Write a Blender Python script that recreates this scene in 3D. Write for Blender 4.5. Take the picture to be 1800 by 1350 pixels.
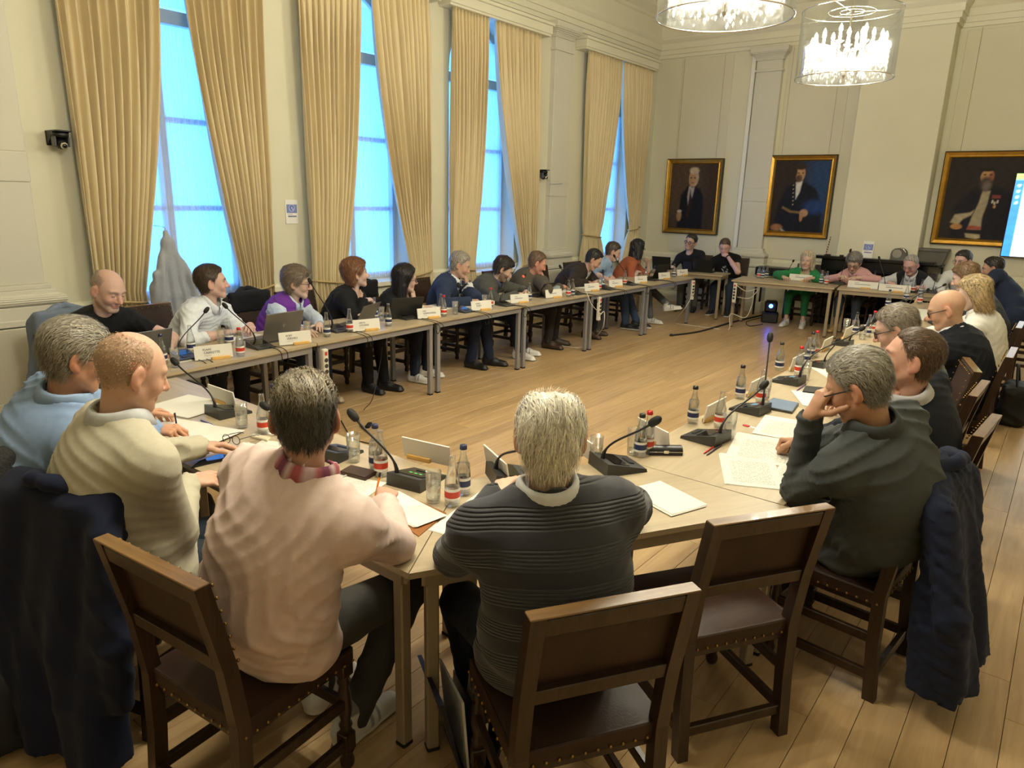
import bpy, bmesh, math, random
import numpy as np
from mathutils import Vector, Matrix
random.seed(7)
for _o in list(bpy.data.objects): bpy.data.objects.remove(_o)
SC = bpy.context.scene
COL = SC.collection
PI = math.pi

# ---------------------------------------------------------------- camera
YAW, PITCH, ROLL, FPX, CAMH = -0.66500807, -0.26222946, 0.02602511, 1231.77, 1.92
_f = np.array([math.sin(YAW)*math.cos(PITCH), math.cos(YAW)*math.cos(PITCH), math.sin(PITCH)])
_r = np.array([math.cos(YAW), -math.sin(YAW), 0.0]); _u = np.cross(_r, _f)
_r, _u = _r*math.cos(ROLL)+_u*math.sin(ROLL), _u*math.cos(ROLL)-_r*math.sin(ROLL)
cd = bpy.data.cameras.new('camera'); cam = bpy.data.objects.new('camera', cd); COL.objects.link(cam)
cd.sensor_width = 36.0; cd.lens = FPX/1800*36.0; cd.clip_start = 0.05; cd.clip_end = 200
cam.matrix_world = Matrix(((_r[0],_u[0],-_f[0],0),(_r[1],_u[1],-_f[1],0),(_r[2],_u[2],-_f[2],CAMH),(0,0,0,1)))
SC.camera = cam

# ---------------------------------------------------------------- world, exposure
w = bpy.data.worlds.new('evening_sky'); SC.world = w; w.use_nodes = True
bg = w.node_tree.nodes['Background']; bg.inputs[0].default_value = (0.10, 0.36, 0.95, 1); bg.inputs[1].default_value = 5.0
SC.view_settings.view_transform = 'Standard'; SC.view_settings.look = 'None'
SC.cycles.transparent_max_bounces = 24; SC.cycles.max_bounces = 8; SC.cycles.diffuse_bounces = 3; SC.cycles.glossy_bounces = 3
SC.view_settings.exposure = 0.27; SC.view_settings.gamma = 1.0
SC.view_settings.use_curve_mapping = False
LAMP_W = 31.0       # watts of each of a chandelier's eight point lamps
LAMP_COL = (1.0, 0.935, 0.745)
SCREEN_E = 2.4

# ---------------------------------------------------------------- materials
def _nodes(name):
    m = bpy.data.materials.new(name); m.use_nodes = True
    nt = m.node_tree
    return m, nt, nt.nodes['Principled BSDF'], nt.nodes['Material Output']
def N(nt, t, **kw):
    n = nt.nodes.new(t)
    for k, v in kw.items():
        if k in n.inputs: n.inputs[k].default_value = v
        else: setattr(n, k, v)
    return n
def rgba(c): return (c[0], c[1], c[2], 1)
def srgb(r, g, b):
    f = lambda v: (v/255/12.92) if v/255 <= .04045 else ((v/255+.055)/1.055)**2.4
    return (f(r), f(g), f(b))
_mats = {}
def mat(name, col=(.8,.8,.8), rough=.6, metal=0, var=.08, scale=12, bump=0, bscale=80, coat=0, spec=.5, sheen=0, stretch=(1,1,1), vcol=False, emit=None, es=0, alpha=1, rand=0):
    if name in _mats: return _mats[name]
    m, nt, p, out = _nodes(name)
    p.inputs['Roughness'].default_value = rough; p.inputs['Metallic'].default_value = metal
    p.inputs['Coat Weight'].default_value = coat; p.inputs['Specular IOR Level'].default_value = spec
    p.inputs['Sheen Weight'].default_value = sheen
    L = nt.links.new
    tc = N(nt, 'ShaderNodeTexCoord'); mp = N(nt, 'ShaderNodeMapping'); mp.inputs['Scale'].default_value = stretch
    L(tc.outputs['Object'], mp.inputs['Vector'])
    nz = N(nt, 'ShaderNodeTexNoise', Scale=scale, Detail=4.0); L(mp.outputs[0], nz.inputs['Vector'])
    hsv = N(nt, 'ShaderNodeHueSaturation'); mr = N(nt, 'ShaderNodeMapRange')
    mr.inputs['From Min'].default_value = .25; mr.inputs['From Max'].default_value = .75
    mr.inputs['To Min'].default_value = 1-var; mr.inputs['To Max'].default_value = 1+var
    L(nz.outputs['Fac'], mr.inputs['Value'])
    if rand:
        oi = N(nt, 'ShaderNodeObjectInfo'); mr2 = N(nt, 'ShaderNodeMapRange'); mr2.inputs['To Min'].default_value = 1-rand; mr2.inputs['To Max'].default_value = 1+rand
        mu = N(nt, 'ShaderNodeMath', operation='MULTIPLY'); L(oi.outputs['Random'], mr2.inputs['Value']); L(mr.outputs[0], mu.inputs[0]); L(mr2.outputs[0], mu.inputs[1]); L(mu.outputs[0], hsv.inputs['Value'])
    else: L(mr.outputs[0], hsv.inputs['Value'])
    if vcol:
        at = N(nt, 'ShaderNodeVertexColor'); at.layer_name = 'Col'; L(at.outputs['Color'], hsv.inputs['Color'])
    else: hsv.inputs['Color'].default_value = rgba(col)
    L(hsv.outputs[0], p.inputs['Base Color'])
    if bump:
        n2 = N(nt, 'ShaderNodeTexNoise', Scale=bscale, Detail=3.0); L(mp.outputs[0], n2.inputs['Vector'])
        bp = N(nt, 'ShaderNodeBump', Strength=bump, Distance=.004); L(n2.outputs['Fac'], bp.inputs['Height']); L(bp.outputs[0], p.inputs['Normal'])
    if emit: p.inputs['Emission Color'].default_value = rgba(emit); p.inputs['Emission Strength'].default_value = es
    if alpha < 1: p.inputs['Alpha'].default_value = alpha
    _mats[name] = m
    return m
def wood(name, c1, c2, rough=.45, axis=0, scale=1.0, coat=0, rand=0, bump=.15):
    """wood with grain running along an object axis"""
    if name in _mats: return _mats[name]
    m, nt, p, out = _nodes(name); L = nt.links.new
    tc = N(nt, 'ShaderNodeTexCoord'); mp = N(nt, 'ShaderNodeMapping')
    s = [14*scale]*3; s[axis] = 1.1*scale; mp.inputs['Scale'].default_value = s
    oi = N(nt, 'ShaderNodeObjectInfo')
    ad = N(nt, 'ShaderNodeVectorMath', operation='ADD'); ml = N(nt, 'ShaderNodeVectorMath', operation='SCALE'); 
    cb = N(nt, 'ShaderNodeCombineXYZ'); L(oi.outputs['Random'], cb.inputs[0]); L(oi.outputs['Random'], cb.inputs[1]); L(oi.outputs['Random'], cb.inputs[2])
    L(cb.outputs[0], ml.inputs[0]); ml.inputs['Scale'].default_value = 37.0
    L(tc.outputs['Object'], ad.inputs[0]); L(ml.outputs[0], ad.inputs[1]); L(ad.outputs[0], mp.inputs['Vector'])
    nz = N(nt, 'ShaderNodeTexNoise', Scale=1.6, Detail=6.0, Roughness=.62, Distortion=.6); L(mp.outputs[0], nz.inputs['Vector'])
    cr = N(nt, 'ShaderNodeValToRGB'); cr.color_ramp.elements[0].position = .3; cr.color_ramp.elements[1].position = .72
    cr.color_ramp.elements[0].color = rgba(c1); cr.color_ramp.elements[1].color = rgba(c2); L(nz.outputs['Fac'], cr.inputs[0])
    hsv = N(nt, 'ShaderNodeHueSaturation'); mr2 = N(nt, 'ShaderNodeMapRange'); mr2.inputs['To Min'].default_value = 1-rand; mr2.inputs['To Max'].default_value = 1+rand
    L(oi.outputs['Random'], mr2.inputs['Value']); L(mr2.outputs[0], hsv.inputs['Value']); L(cr.outputs[0], hsv.inputs['Color']); L(hsv.outputs[0], p.inputs['Base Color'])
    bp = N(nt, 'ShaderNodeBump', Strength=bump, Distance=.002); L(nz.outputs['Fac'], bp.inputs['Height']); L(bp.outputs[0], p.inputs['Normal'])
    p.inputs['Roughness'].default_value = rough; p.inputs['Coat Weight'].default_value = coat
    _mats[name] = m
    return m
def clear_glass(name, tint=(1,1,1), base=.06, rough=.03):
    """thin clear glass: see-through with a fresnel sheen"""
    if name in _mats: return _mats[name]
    m, nt, p, out = _nodes(name); L = nt.links.new; nt.nodes.remove(p)
    tr = N(nt, 'ShaderNodeBsdfTransparent'); tr.inputs[0].default_value = rgba(tint)
    gl = N(nt, 'ShaderNodeBsdfGlossy', Roughness=rough); lw = N(nt, 'ShaderNodeLayerWeight', Blend=.35)
    mr = N(nt, 'ShaderNodeMapRange'); mr.inputs['To Min'].default_value = base; mr.inputs['To Max'].default_value = .75
    mx = N(nt, 'ShaderNodeMixShader'); L(lw.outputs['Facing'], mr.inputs['Value']); L(mr.outputs[0], mx.inputs[0]); L(tr.outputs[0], mx.inputs[1]); L(gl.outputs[0], mx.inputs[2]); L(mx.outputs[0], out.inputs[0])
    _mats[name] = m
    return m

# ---------------------------------------------------------------- mesh building
class MB:
    def __init__(s): s.v = []; s.f = []; s.mi = []; s.cur = 0; s.smooth = []
    def add(s, vs, fs, smooth=False):
        b = len(s.v); s.v += [tuple(map(float, q)) for q in vs]; s.f += [tuple(b+i for i in q) for q in fs]; s.mi += [s.cur]*len(fs); s.smooth += [smooth]*len(fs); return s
    def box(s, x0, x1, y0, y1, z0, z1):
        return s.add([(x0,y0,z0),(x1,y0,z0),(x1,y1,z0),(x0,y1,z0),(x0,y0,z1),(x1,y0,z1),(x1,y1,z1),(x0,y1,z1)],
                     [(0,3,2,1),(4,5,6,7),(0,1,5,4),(1,2,6,5),(2,3,7,6),(3,0,4,7)])
    def bbox(s, x0, x1, y0, y1, z0, z1, b=.004):
        """box with chamfered vertical edges and top/bottom edges"""
        vs = []; fs = []
        def ring(z, i): 
            X0, X1, Y0, Y1 = x0+i, x1-i, y0+i, y1-i
            return [(X0+b,Y0,z),(X1-b,Y0,z),(X1,Y0+b,z),(X1,Y1-b,z),(X1-b,Y1,z),(X0+b,Y1,z),(X0,Y1-b,z),(X0,Y0+b,z)]
        rs = [ring(z0,b*.7), ring(z0+b,0), ring(z1-b,0), ring(z1,b*.7)]
        for q in rs: vs += q
        fs.append(tuple(range(7,-1,-1))); fs.append(tuple(range(24,32)))
        for k in range(3):
            for i in range(8): fs.append((k*8+i, k*8+(i+1)%8, (k+1)*8+(i+1)%8, (k+1)*8+i))
        return s.add(vs, fs)
    def hexa(s, bot, top):
        n = len(bot)
        return s.add(list(bot)+list(top), [tuple(range(n-1,-1,-1)), tuple(range(n,2*n))]+[(i,(i+1)%n,n+(i+1)%n,n+i) for i in range(n)])
    def prism(s, poly, z0, z1): return s.hexa([(x,y,z0) for x,y in poly], [(x,y,z1) for x,y in poly])
    def lathe(s, prof, n=16, c=(0,0,0), cap=True, smooth=True):
        vs = []; fs = []
        for r, z in prof:
            for i in range(n): a = 2*PI*i/n; vs.append((c[0]+r*math.cos(a), c[1]+r*math.sin(a), c[2]+z))
        for k in range(len(prof)-1):
            for i in range(n): fs.append((k*n+i, k*n+(i+1)%n, (k+1)*n+(i+1)%n, (k+1)*n+i))
        s.add(vs, fs, smooth)
        if cap:
            b = len(s.v)-len(vs)
            for ring, rev in ((0,True),(len(prof)-1,False)):
                if prof[ring][0] > 1e-5:
                    q = [b+ring*n+i for i in range(n)]
                    s.f.append(tuple(reversed(q)) if rev else tuple(q)); s.mi.append(s.cur); s.smooth.append(False)
        return s
    def tube(s, pts, r, n=8, cap=True, smooth=True):
        pts = [Vector(q) for q in pts]; m = len(pts); rr = r if isinstance(r, (list, tuple)) else [r]*m
        vs = []; fs = []; up = None
        for i, q in enumerate(pts):
            t = (pts[min(i+1,m-1)]-pts[max(i-1,0)]).normalized()
            if up is None: up = Vector((0,0,1)) if abs(t.z) < .9 else Vector((1,0,0))
            a = (up - t*up.dot(t)).normalized(); up = a; b = t.cross(a)
            for k in range(n): an = 2*PI*k/n; vs.append(q + (a*math.cos(an)+b*math.sin(an))*rr[i])
        for i in range(m-1):
            for k in range(n): fs.append((i*n+k, i*n+(k+1)%n, (i+1)*n+(k+1)%n, (i+1)*n+k))
        s.add(vs, fs, smooth)
        if cap: s.add(vs[:n], [tuple(range(n-1,-1,-1))]); s.add(vs[-n:], [tuple(range(n))])
        return s
    def ball(s, c, r, n=10, m=7):
        rx, ry, rz = r if isinstance(r, (list, tuple)) else (r, r, r)
        vs = []; fs = []
        for j in range(m+1):
            th = PI*j/m
            for i in range(n): a = 2*PI*i/n; vs.append((c[0]+rx*math.sin(th)*math.cos(a), c[1]+ry*math.sin(th)*math.sin(a), c[2]-rz*math.cos(th)))
        for j in range(m):
            for i in range(n): fs.append((j*n+i, j*n+(i+1)%n, (j+1)*n+(i+1)%n, (j+1)*n+i))
        return s.add(vs, fs, True)
    def xf(s, M, i0=0):
        s.v[i0:] = [tuple(M @ Vector(q)) for q in s.v[i0:]]; return s
    def mesh(s, name, mats):
        me = bpy.data.meshes.new(name); me.from_pydata(s.v, [], s.f)
        for m in (mats if isinstance(mats, (list, tuple)) else [mats]): me.materials.append(m)
        me.polygons.foreach_set('material_index', s.mi); me.polygons.foreach_set('use_smooth', s.smooth); me.update()
        return me
    def build(s, name, mats, parent=None): return link(name, s.mesh(name, mats), parent)
def link(name, data, parent=None):
    o = bpy.data.objects.new(name, data); COL.objects.link(o)
    if parent is not None: o.parent = parent
    return o
def tag(o, label=None, cat=None, group=None, kind=None):
    if label: o['label'] = label
    if cat: o['category'] = cat
    if group: o['group'] = group
    if kind: o['kind'] = kind
    return o
def thing(name, label, cat, loc=(0,0,0), rz=0, group=None):
    o = link(name, None); o.location = loc; o.rotation_euler = (0,0,rz); o.empty_display_size = .1
    return tag(o, label, cat, group)
def struct(name, mb, m, parent=None):
    o = mb.build(name, m, parent)
    if parent is None: o['kind'] = 'structure'
    return o
def copy_tree(o, parent=None):
    c = o.copy(); COL.objects.link(c); c.parent = parent
    for ch in list(o.children): copy_tree(ch, c)
    return c
def bez(p0, p1, p2, p3, n=12):
    p0, p1, p2, p3 = map(Vector, (p0,p1,p2,p3))
    return [((1-t)**3*p0+3*(1-t)**2*t*p1+3*(1-t)*t*t*p2+t**3*p3) for t in (i/n for i in range(n+1))]
def text_mesh(name, body, size, mat_, parent, loc, rot, ext=.0004, align='LEFT', width=None):
    cu = bpy.data.curves.new(name, 'FONT'); cu.body = body; cu.size = size; cu.extrude = ext; cu.align_x = align; cu.align_y = 'CENTER'; cu.resolution_u = 2
    o = bpy.data.objects.new(name, cu); COL.objects.link(o)
    dg = bpy.context.evaluated_depsgraph_get(); me = bpy.data.meshes.new_from_object(o.evaluated_get(dg)); me.name = name
    bpy.data.objects.remove(o); bpy.data.curves.remove(cu)
    me.materials.clear(); me.materials.append(mat_)
    o = link(name, me, parent); o.location = loc; o.rotation_euler = rot
    return o
# ================================================================ ROOM
XL, YB, XR, YF, ZC = -6.75, 12.8, 2.95, -5.0, 5.55
WALL = mat('cream_wall_paint', srgb(222,217,192), rough=.75, var=.03, scale=1.5, bump=.03, bscale=200)
TRIMM = mat('cream_trim_paint', srgb(228,223,200), rough=.55, var=.02, scale=3)
CEILM = mat('ceiling_plaster', srgb(236,230,210), rough=.85, var=.02)
GAPM = mat('floor_gap', srgb(70,50,30), rough=.9)
PLANK = wood('oak_plank', srgb(170,138,96), srgb(200,169,124), rough=.34, axis=1, scale=.9, rand=.10, bump=.08)
# ---- floor and its planks
fl = struct('floor', MB().box(XL-.4, XR+.2, YF-.2, YB+.2, -.12, -.012), GAPM)
PW = .15; plank_meshes = {}
def plank_mesh(L):
    k = round(L, 2)
    if k not in plank_meshes:
        plank_meshes[k] = MB().bbox(.0009, PW-.0009, .0009, k-.0009, -.012, 0, .0014).mesh('plank', PLANK)
    return plank_meshes[k]
rest = MB(); rng = random.Random(3)
x = -.04 - PW*46
lens = (1.8, 2.0, 2.2, 2.4)
while x < XR:
    y = YF + rng.uniform(-2, 0)
    while y < YB:
        L = rng.choice(lens); y1 = min(y+L, YB+.15)
        near = -4.95 < x < .55 and y1 > .9 and y < 12.2 and not (x < -3.2 and y < 1.0)
        if near and y1 == y+L:
            o = link('plank', plank_mesh(L), fl); o.location = (x, y, 0)
        else: rest.bbox(x+.0009, x+PW-.0009, y+.0009, y1-.0009, -.012, 0, .0014)
        y = y1
    x += PW
o = rest.build('outer_planks', PLANK, fl); o['kind'] = 'stuff'
# ---- window wall with four arched openings
WIN = [3.43, 5.66, 7.84, 11.22]; HW, ZS, ZSP = .72, .84, 3.50
wl = MB(); RD = .34
edges = [YF]
for c in WIN: edges += [c-HW, c+HW]
edges += [YB]
for i in range(0, len(edges), 2): wl.box(XL-RD, XL, edges[i], edges[i+1], 0, ZC)
for c in WIN:
    wl.box(XL-RD, XL, c-HW, c+HW, 0, ZS)
    arc = [(c+HW*math.cos(a), ZSP+HW*math.sin(a)) for a in [PI*k/16 for k in range(17)]]   # right -> left
    for k in range(16):
        (ya, za), (yb, zb) = arc[k], arc[k+1]
        wl.hexa([(XL-RD,ya,za),(XL,ya,za),(XL,yb,zb),(XL-RD,yb,zb)], [(XL-RD,ya,ZC),(XL,ya,ZC),(XL,yb,ZC),(XL-RD,yb,ZC)])
struct('wall_left', wl, WALL)
struct('ceiling', MB().box(XL-.4, XR+.2, YF-.2, YB+.2, ZC, ZC+.15), CEILM)
struct('wall_right', MB().box(XR, XR+.2, YF, YB, 0, ZC), WALL)
struct('wall_front', MB().box(XL-.4, XR+.2, YF-.2, YF, 0, ZC), WALL)
wb = struct('wall_back', MB().box(XL-.4, XR+.2, YB, YB+.2, 0, ZC), WALL)
PANM = mat('wall_panel_cloth', srgb(218,212,188), rough=.85, var=.02, scale=2)
for x0, x1 in ((-6.25,-5.28), (-4.33,-3.33), (-1.80,-.55)):
    MB().bbox(x0, x1, YB-.012, YB+.002, .96, 4.40, .004).build('wall_panel', PANM, wb)
CHX0, CHX1, CHY = -3.06, -1.90, YB-.40
struct('wall_chimney', MB().bbox(CHX0, CHX1, CHY, YB+.01, 0, ZC, .006), WALL)
# ---- mouldings: a profile of (out, z) swept along each wall
PROF = [(0,4.44),(.03,4.44),(.03,4.50),(.055,4.50),(.055,4.58),(.08,4.58),(.08,4.68),(.10,4.70),(.13,4.74),(.13,4.78),(.05,4.80),(.05,5.06),(.08,5.08),(.08,5.12),(.12,5.16),(.18,5.22),(.20,5.28),(.28,5.32),(.30,5.40),(.36,5.46),(.36,ZC),(0,ZC)]
DADO = [(0,.74),(.02,.74),(.03,.765),(.055,.78),(.06,.80),(.045,.815),(.05,.83),(.05,.90),(.03,.92),(0,.93)]
BASE = [(0,0),(.035,0),(.035,.14),(.028,.15),(.028,.165),(.015,.185),(0,.19)]
def sweep(mb, prof, a, b, nrm, e0=0, e1=0):
    """a,b wall points (x,y); nrm unit outwards; e0/e1 mitre: +1 lengthens with projection, -1 shortens"""
    d = Vector((b[0]-a[0], b[1]-a[1])).normalized(); n = len(prof); vs = []
    for o, z in prof: vs.append((a[0]+nrm[0]*o-d[0]*o*e0, a[1]+nrm[1]*o-d[1]*o*e0, z))
    for o, z in prof: vs.append((b[0]+nrm[0]*o+d[0]*o*e1, b[1]+nrm[1]*o+d[1]*o*e1, z))
    mb.add(vs, [(i, i+1, n+i+1, n+i) for i in range(n-1)])
    mb.add(vs[:n], [tuple(range(n))]); mb.add(vs[n:], [tuple(range(n-1,-1,-1))])
def around(prof):
    mb = MB()
    sweep(mb, prof, (XL,YF), (XL,YB), (1,0), 0, -1)
    sweep(mb, prof, (XL,YB), (CHX0,YB), (0,-1), -1, -1)
    sweep(mb, prof, (CHX0,YB), (CHX0,CHY), (-1,0), -1, 1)
    sweep(mb, prof, (CHX0,CHY), (CHX1,CHY), (0,-1), 1, 1)
    sweep(mb, prof, (CHX1,CHY), (CHX1,YB), (1,0), 1, -1)
    sweep(mb, prof, (CHX1,YB), (XR,YB), (0,-1), -1, -1)
    return mb
struct('trim_1', around(PROF), TRIMM)
mb = MB()
segs = [(YF, 1.42), (2.36, WIN[0]-HW)]+[(WIN[i]+HW, WIN[i+1]-HW) for i in range(2)]+[(WIN[2]+HW, 9.2), (9.98, WIN[3]-HW), (WIN[3]+HW, YB)]
for a, b in segs: sweep(mb, DADO, (XL,a), (XL,b), (1,0), 0, 0)
sweep(mb, DADO, (XL,YB), (-5.0,YB), (0,-1)); sweep(mb, DADO, (-4.2,YB), (CHX0,YB), (0,-1)); sweep(mb, DADO, (CHX1,YB), (XR,YB), (0,-1))
struct('trim_2', mb, TRIMM)
mb = MB(); sweep(mb, BASE, (XL,YF), (XL,YB), (1,0)); struct('baseboard_left', mb, TRIMM)
mb = MB(); sweep(mb, BASE, (XL,YB), (CHX0,YB), (0,-1)); sweep(mb, BASE, (CHX1,YB), (XR,YB), (0,-1)); struct('baseboard_back', mb, TRIMM)
# ---- pilasters
PILM = mat('grey_cream_pilaster_paint', srgb(214,210,194), rough=.6, var=.02, scale=2)
def pilaster(nm, axis, c, w, d=.09):
    mb = MB()
    def ring(o, z0, z1):
        h = w/2
        if axis == 'y': mb.bbox(XL-.01, XL+d+o, c-h-o, c+h+o, z0, z1, .006)
        else: mb.bbox(c-h-o, c+h+o, YB-d-o, YB+.01, z0, z1, .006)
    ring(0, 1.12, 1.93); ring(.006, 1.93, 2.16); ring(0, 2.16, 4.06); ring(.02, 4.06, 4.10); ring(0, 4.10, 4.24)
    for k in range(6): a = k/5; ring(.015+.075*(1-math.cos(a*PI/2)), 4.24+k*.02, 4.262+k*.02)
    ring(.10, 4.36, 4.44)
    ring(.035, 1.08, 1.12); ring(.055, 1.04, 1.08)
    for k in range(8): a = -PI/2+PI*(k+.5)/8; ring(.07+.05*math.cos(a), 1.00+.04*math.sin(a)-.008, 1.00+.04*math.sin(a)+.009)
    ring(.10, .84, .955); ring(.115, .80, .85); ring(.13, .20, .79); ring(.15, 0, .20)
    struct(nm, mb, PILM)
pilaster('wall_pilaster', 'y', 1.89, .56); pilaster('wall_pilaster', 'y', 9.58, .46); pilaster('wall_pilaster', 'x', -4.62, .44)
struct('trim_3', MB().bbox(-4.945, -4.875, YB-.05, YB, .30, 4.44, .004), mat('white_conduit', srgb(238,236,228), rough=.4, var=.01))
# ---- windows
FRAME = mat('window_frame_paint', srgb(205,205,205), rough=.5, var=.02)
def sheer_mat():
    m, nt, p, out = _nodes('sheer_net_curtain'); L = nt.links.new; nt.nodes.remove(p)
    tr = N(nt, 'ShaderNodeBsdfTransparent'); tl = N(nt, 'ShaderNodeBsdfTranslucent'); tl.inputs[0].default_value = (.9,.93,.97,1)
    df = N(nt, 'ShaderNodeBsdfDiffuse'); df.inputs[0].default_value = (.85,.88,.92,1)
    m1 = N(nt, 'ShaderNodeMixShader'); m1.inputs[0].default_value = .22; m2 = N(nt, 'ShaderNodeMixShader')
    wv = N(nt, 'ShaderNodeTexWave', Scale=9.0, Distortion=1.5); wv.bands_direction = 'Y'; tc = N(nt, 'ShaderNodeTexCoord'); L(tc.outputs['Object'], wv.inputs['Vector'])
    mr = N(nt, 'ShaderNodeMapRange'); mr.inputs['To Min'].default_value = .62; mr.inputs['To Max'].default_value = .80; L(wv.outputs['Fac'], mr.inputs['Value'])
    L(tl.outputs[0], m1.inputs[1]); L(df.outputs[0], m1.inputs[2]); L(mr.outputs[0], m2.inputs[0]); L(tr.outputs[0], m2.inputs[1]); L(m1.outputs[0], m2.inputs[2]); L(m2.outputs[0], out.inputs[0])
    return m
SHEER = sheer_mat(); PANE = clear_glass('window_glass', (.93,.96,1), .05)
for wi, c in enumerate(WIN):
    fr = MB(); X0, X1 = XL-.30, XL-.245
    for s in (-1, 1): fr.box(X0, X1, c+s*HW-(.07 if s > 0 else 0), c+s*HW+(0 if s > 0 else .07), ZS, ZSP)
    arc_o = [(c+HW*math.cos(PI*k/16), ZSP+HW*math.sin(PI*k/16)) for k in range(17)]; arc_i = [(c+(HW-.07)*math.cos(PI*k/16), ZSP+(HW-.07)*math.sin(PI*k/16)) for k in range(17)]
    for k in range(16):
        q = (arc_o[k], arc_o[k+1], arc_i[k+1], arc_i[k]); fr.hexa([(X0,y,z) for y,z in q], [(X1,y,z) for y,z in q])
    fr.box(X0-.01, X1+.03, c-HW, c+HW, 3.38, 3.50); fr.box(X0, X1, c-HW, c+HW, ZS, ZS+.09); fr.box(X0, X1+.01, c-.045, c+.045, ZS, 3.40)
    wo = struct('window_%d' % (wi+1), fr, FRAME)
    for s in (-1, 1):
        y0, y1 = (c-HW+.06, c-.04) if s < 0 else (c+.04, c+HW-.06)
        for zz in (1.72, 2.54): MB().box(X0+.005, X1-.005, y0, y1, zz-.025, zz+.025).build('glazing_bar', FRAME, wo)
        for z0, z1 in ((ZS+.08,1.70),(1.74,2.52),(2.56,3.39)): MB().box(X0+.02, X0+.026, y0, y1, z0, z1).build('pane', PANE, wo)
    pg = [(c+(HW-.06)*math.cos(PI*k/16), ZSP+(HW-.06)*math.sin(PI*k/16)) for k in range(17)]
    MB().hexa([(X0+.02,y,z) for y,z in pg], [(X0+.026,y,z) for y,z in pg]).build('fanlight_pane', PANE, wo)
    MB().bbox(XL-.30, XL+.06, c-HW-.05, c+HW+.05, ZS-.05, ZS+.005, .006).build('window_sill', TRIMM, wo)
    # net curtains, gathered on rods: lower, and small one in the fanlight
    for z0, z1 in ((ZS+.03, 3.36), (3.52, 3.98)):
        nu, nv = 150, 6; vs = []; hw = HW-.03 if z0 < 2 else HW-.12
        ph = random.uniform(0, 6)
        for j in range(nv+1):
            for i in range(nu+1):
                u = i/nu; vs.append((XL-.215+.012*math.sin(u*150+ph+1.3*math.sin(u*23))*(.7+.3*j/nv), c-hw+2*hw*u, z0+(z1-z0)*j/nv))
        sh = MB().add(vs, [(j*(nu+1)+i, j*(nu+1)+i+1, (j+1)*(nu+1)+i+1, (j+1)*(nu+1)+i) for j in range(nv) for i in range(nu)], True).build('net_curtain', SHEER, wo)
# ---- pelmets
for k, (y0, y1) in enumerate(((2.40,4.50), (4.62,6.78), (6.92,9.08), (10.0,12.42))):
    mb = MB().bbox(XL, XL+.22, y0, y1, 4.20, 4.31, .006); mb.bbox(XL, XL+.245, y0-.02, y1+.02, 4.31, 4.35, .006); mb.bbox(XL, XL+.205, y0+.01, y1-.01, 4.17, 4.20, .004)
    struct('trim_%d' % (4+k), mb, TRIMM)
# ---- heavy curtains
def fabric_curtain():
    m, nt, p, out = _nodes('gold_cream_curtain_cloth'); L = nt.links.new
    tc = N(nt, 'ShaderNodeTexCoord'); mp = N(nt, 'ShaderNodeMapping'); mp.inputs['Scale'].default_value = (1,1,.06); L(tc.outputs['Object'], mp.inputs['Vector'])
    nz = N(nt, 'ShaderNodeTexNoise', Scale=22.0, Detail=4.0); L(mp.outputs[0], nz.inputs['Vector'])
    cr = N(nt, 'ShaderNodeValToRGB'); cr.color_ramp.elements[0].color = rgba(srgb(208,186,140)); cr.color_ramp.elements[1].color = rgba(srgb(228,211,170)); L(nz.outputs['Fac'], cr.inputs[0]); L(cr.outputs[0], p.inputs['Base Color'])
    p.inputs['Roughness'].default_value = .5; p.inputs['Sheen Weight'].default_value = .3
    return m
CURT = fabric_curtain(); ROPE = mat('curtain_tie_rope', srgb(190,165,115), rough=.7)
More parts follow.
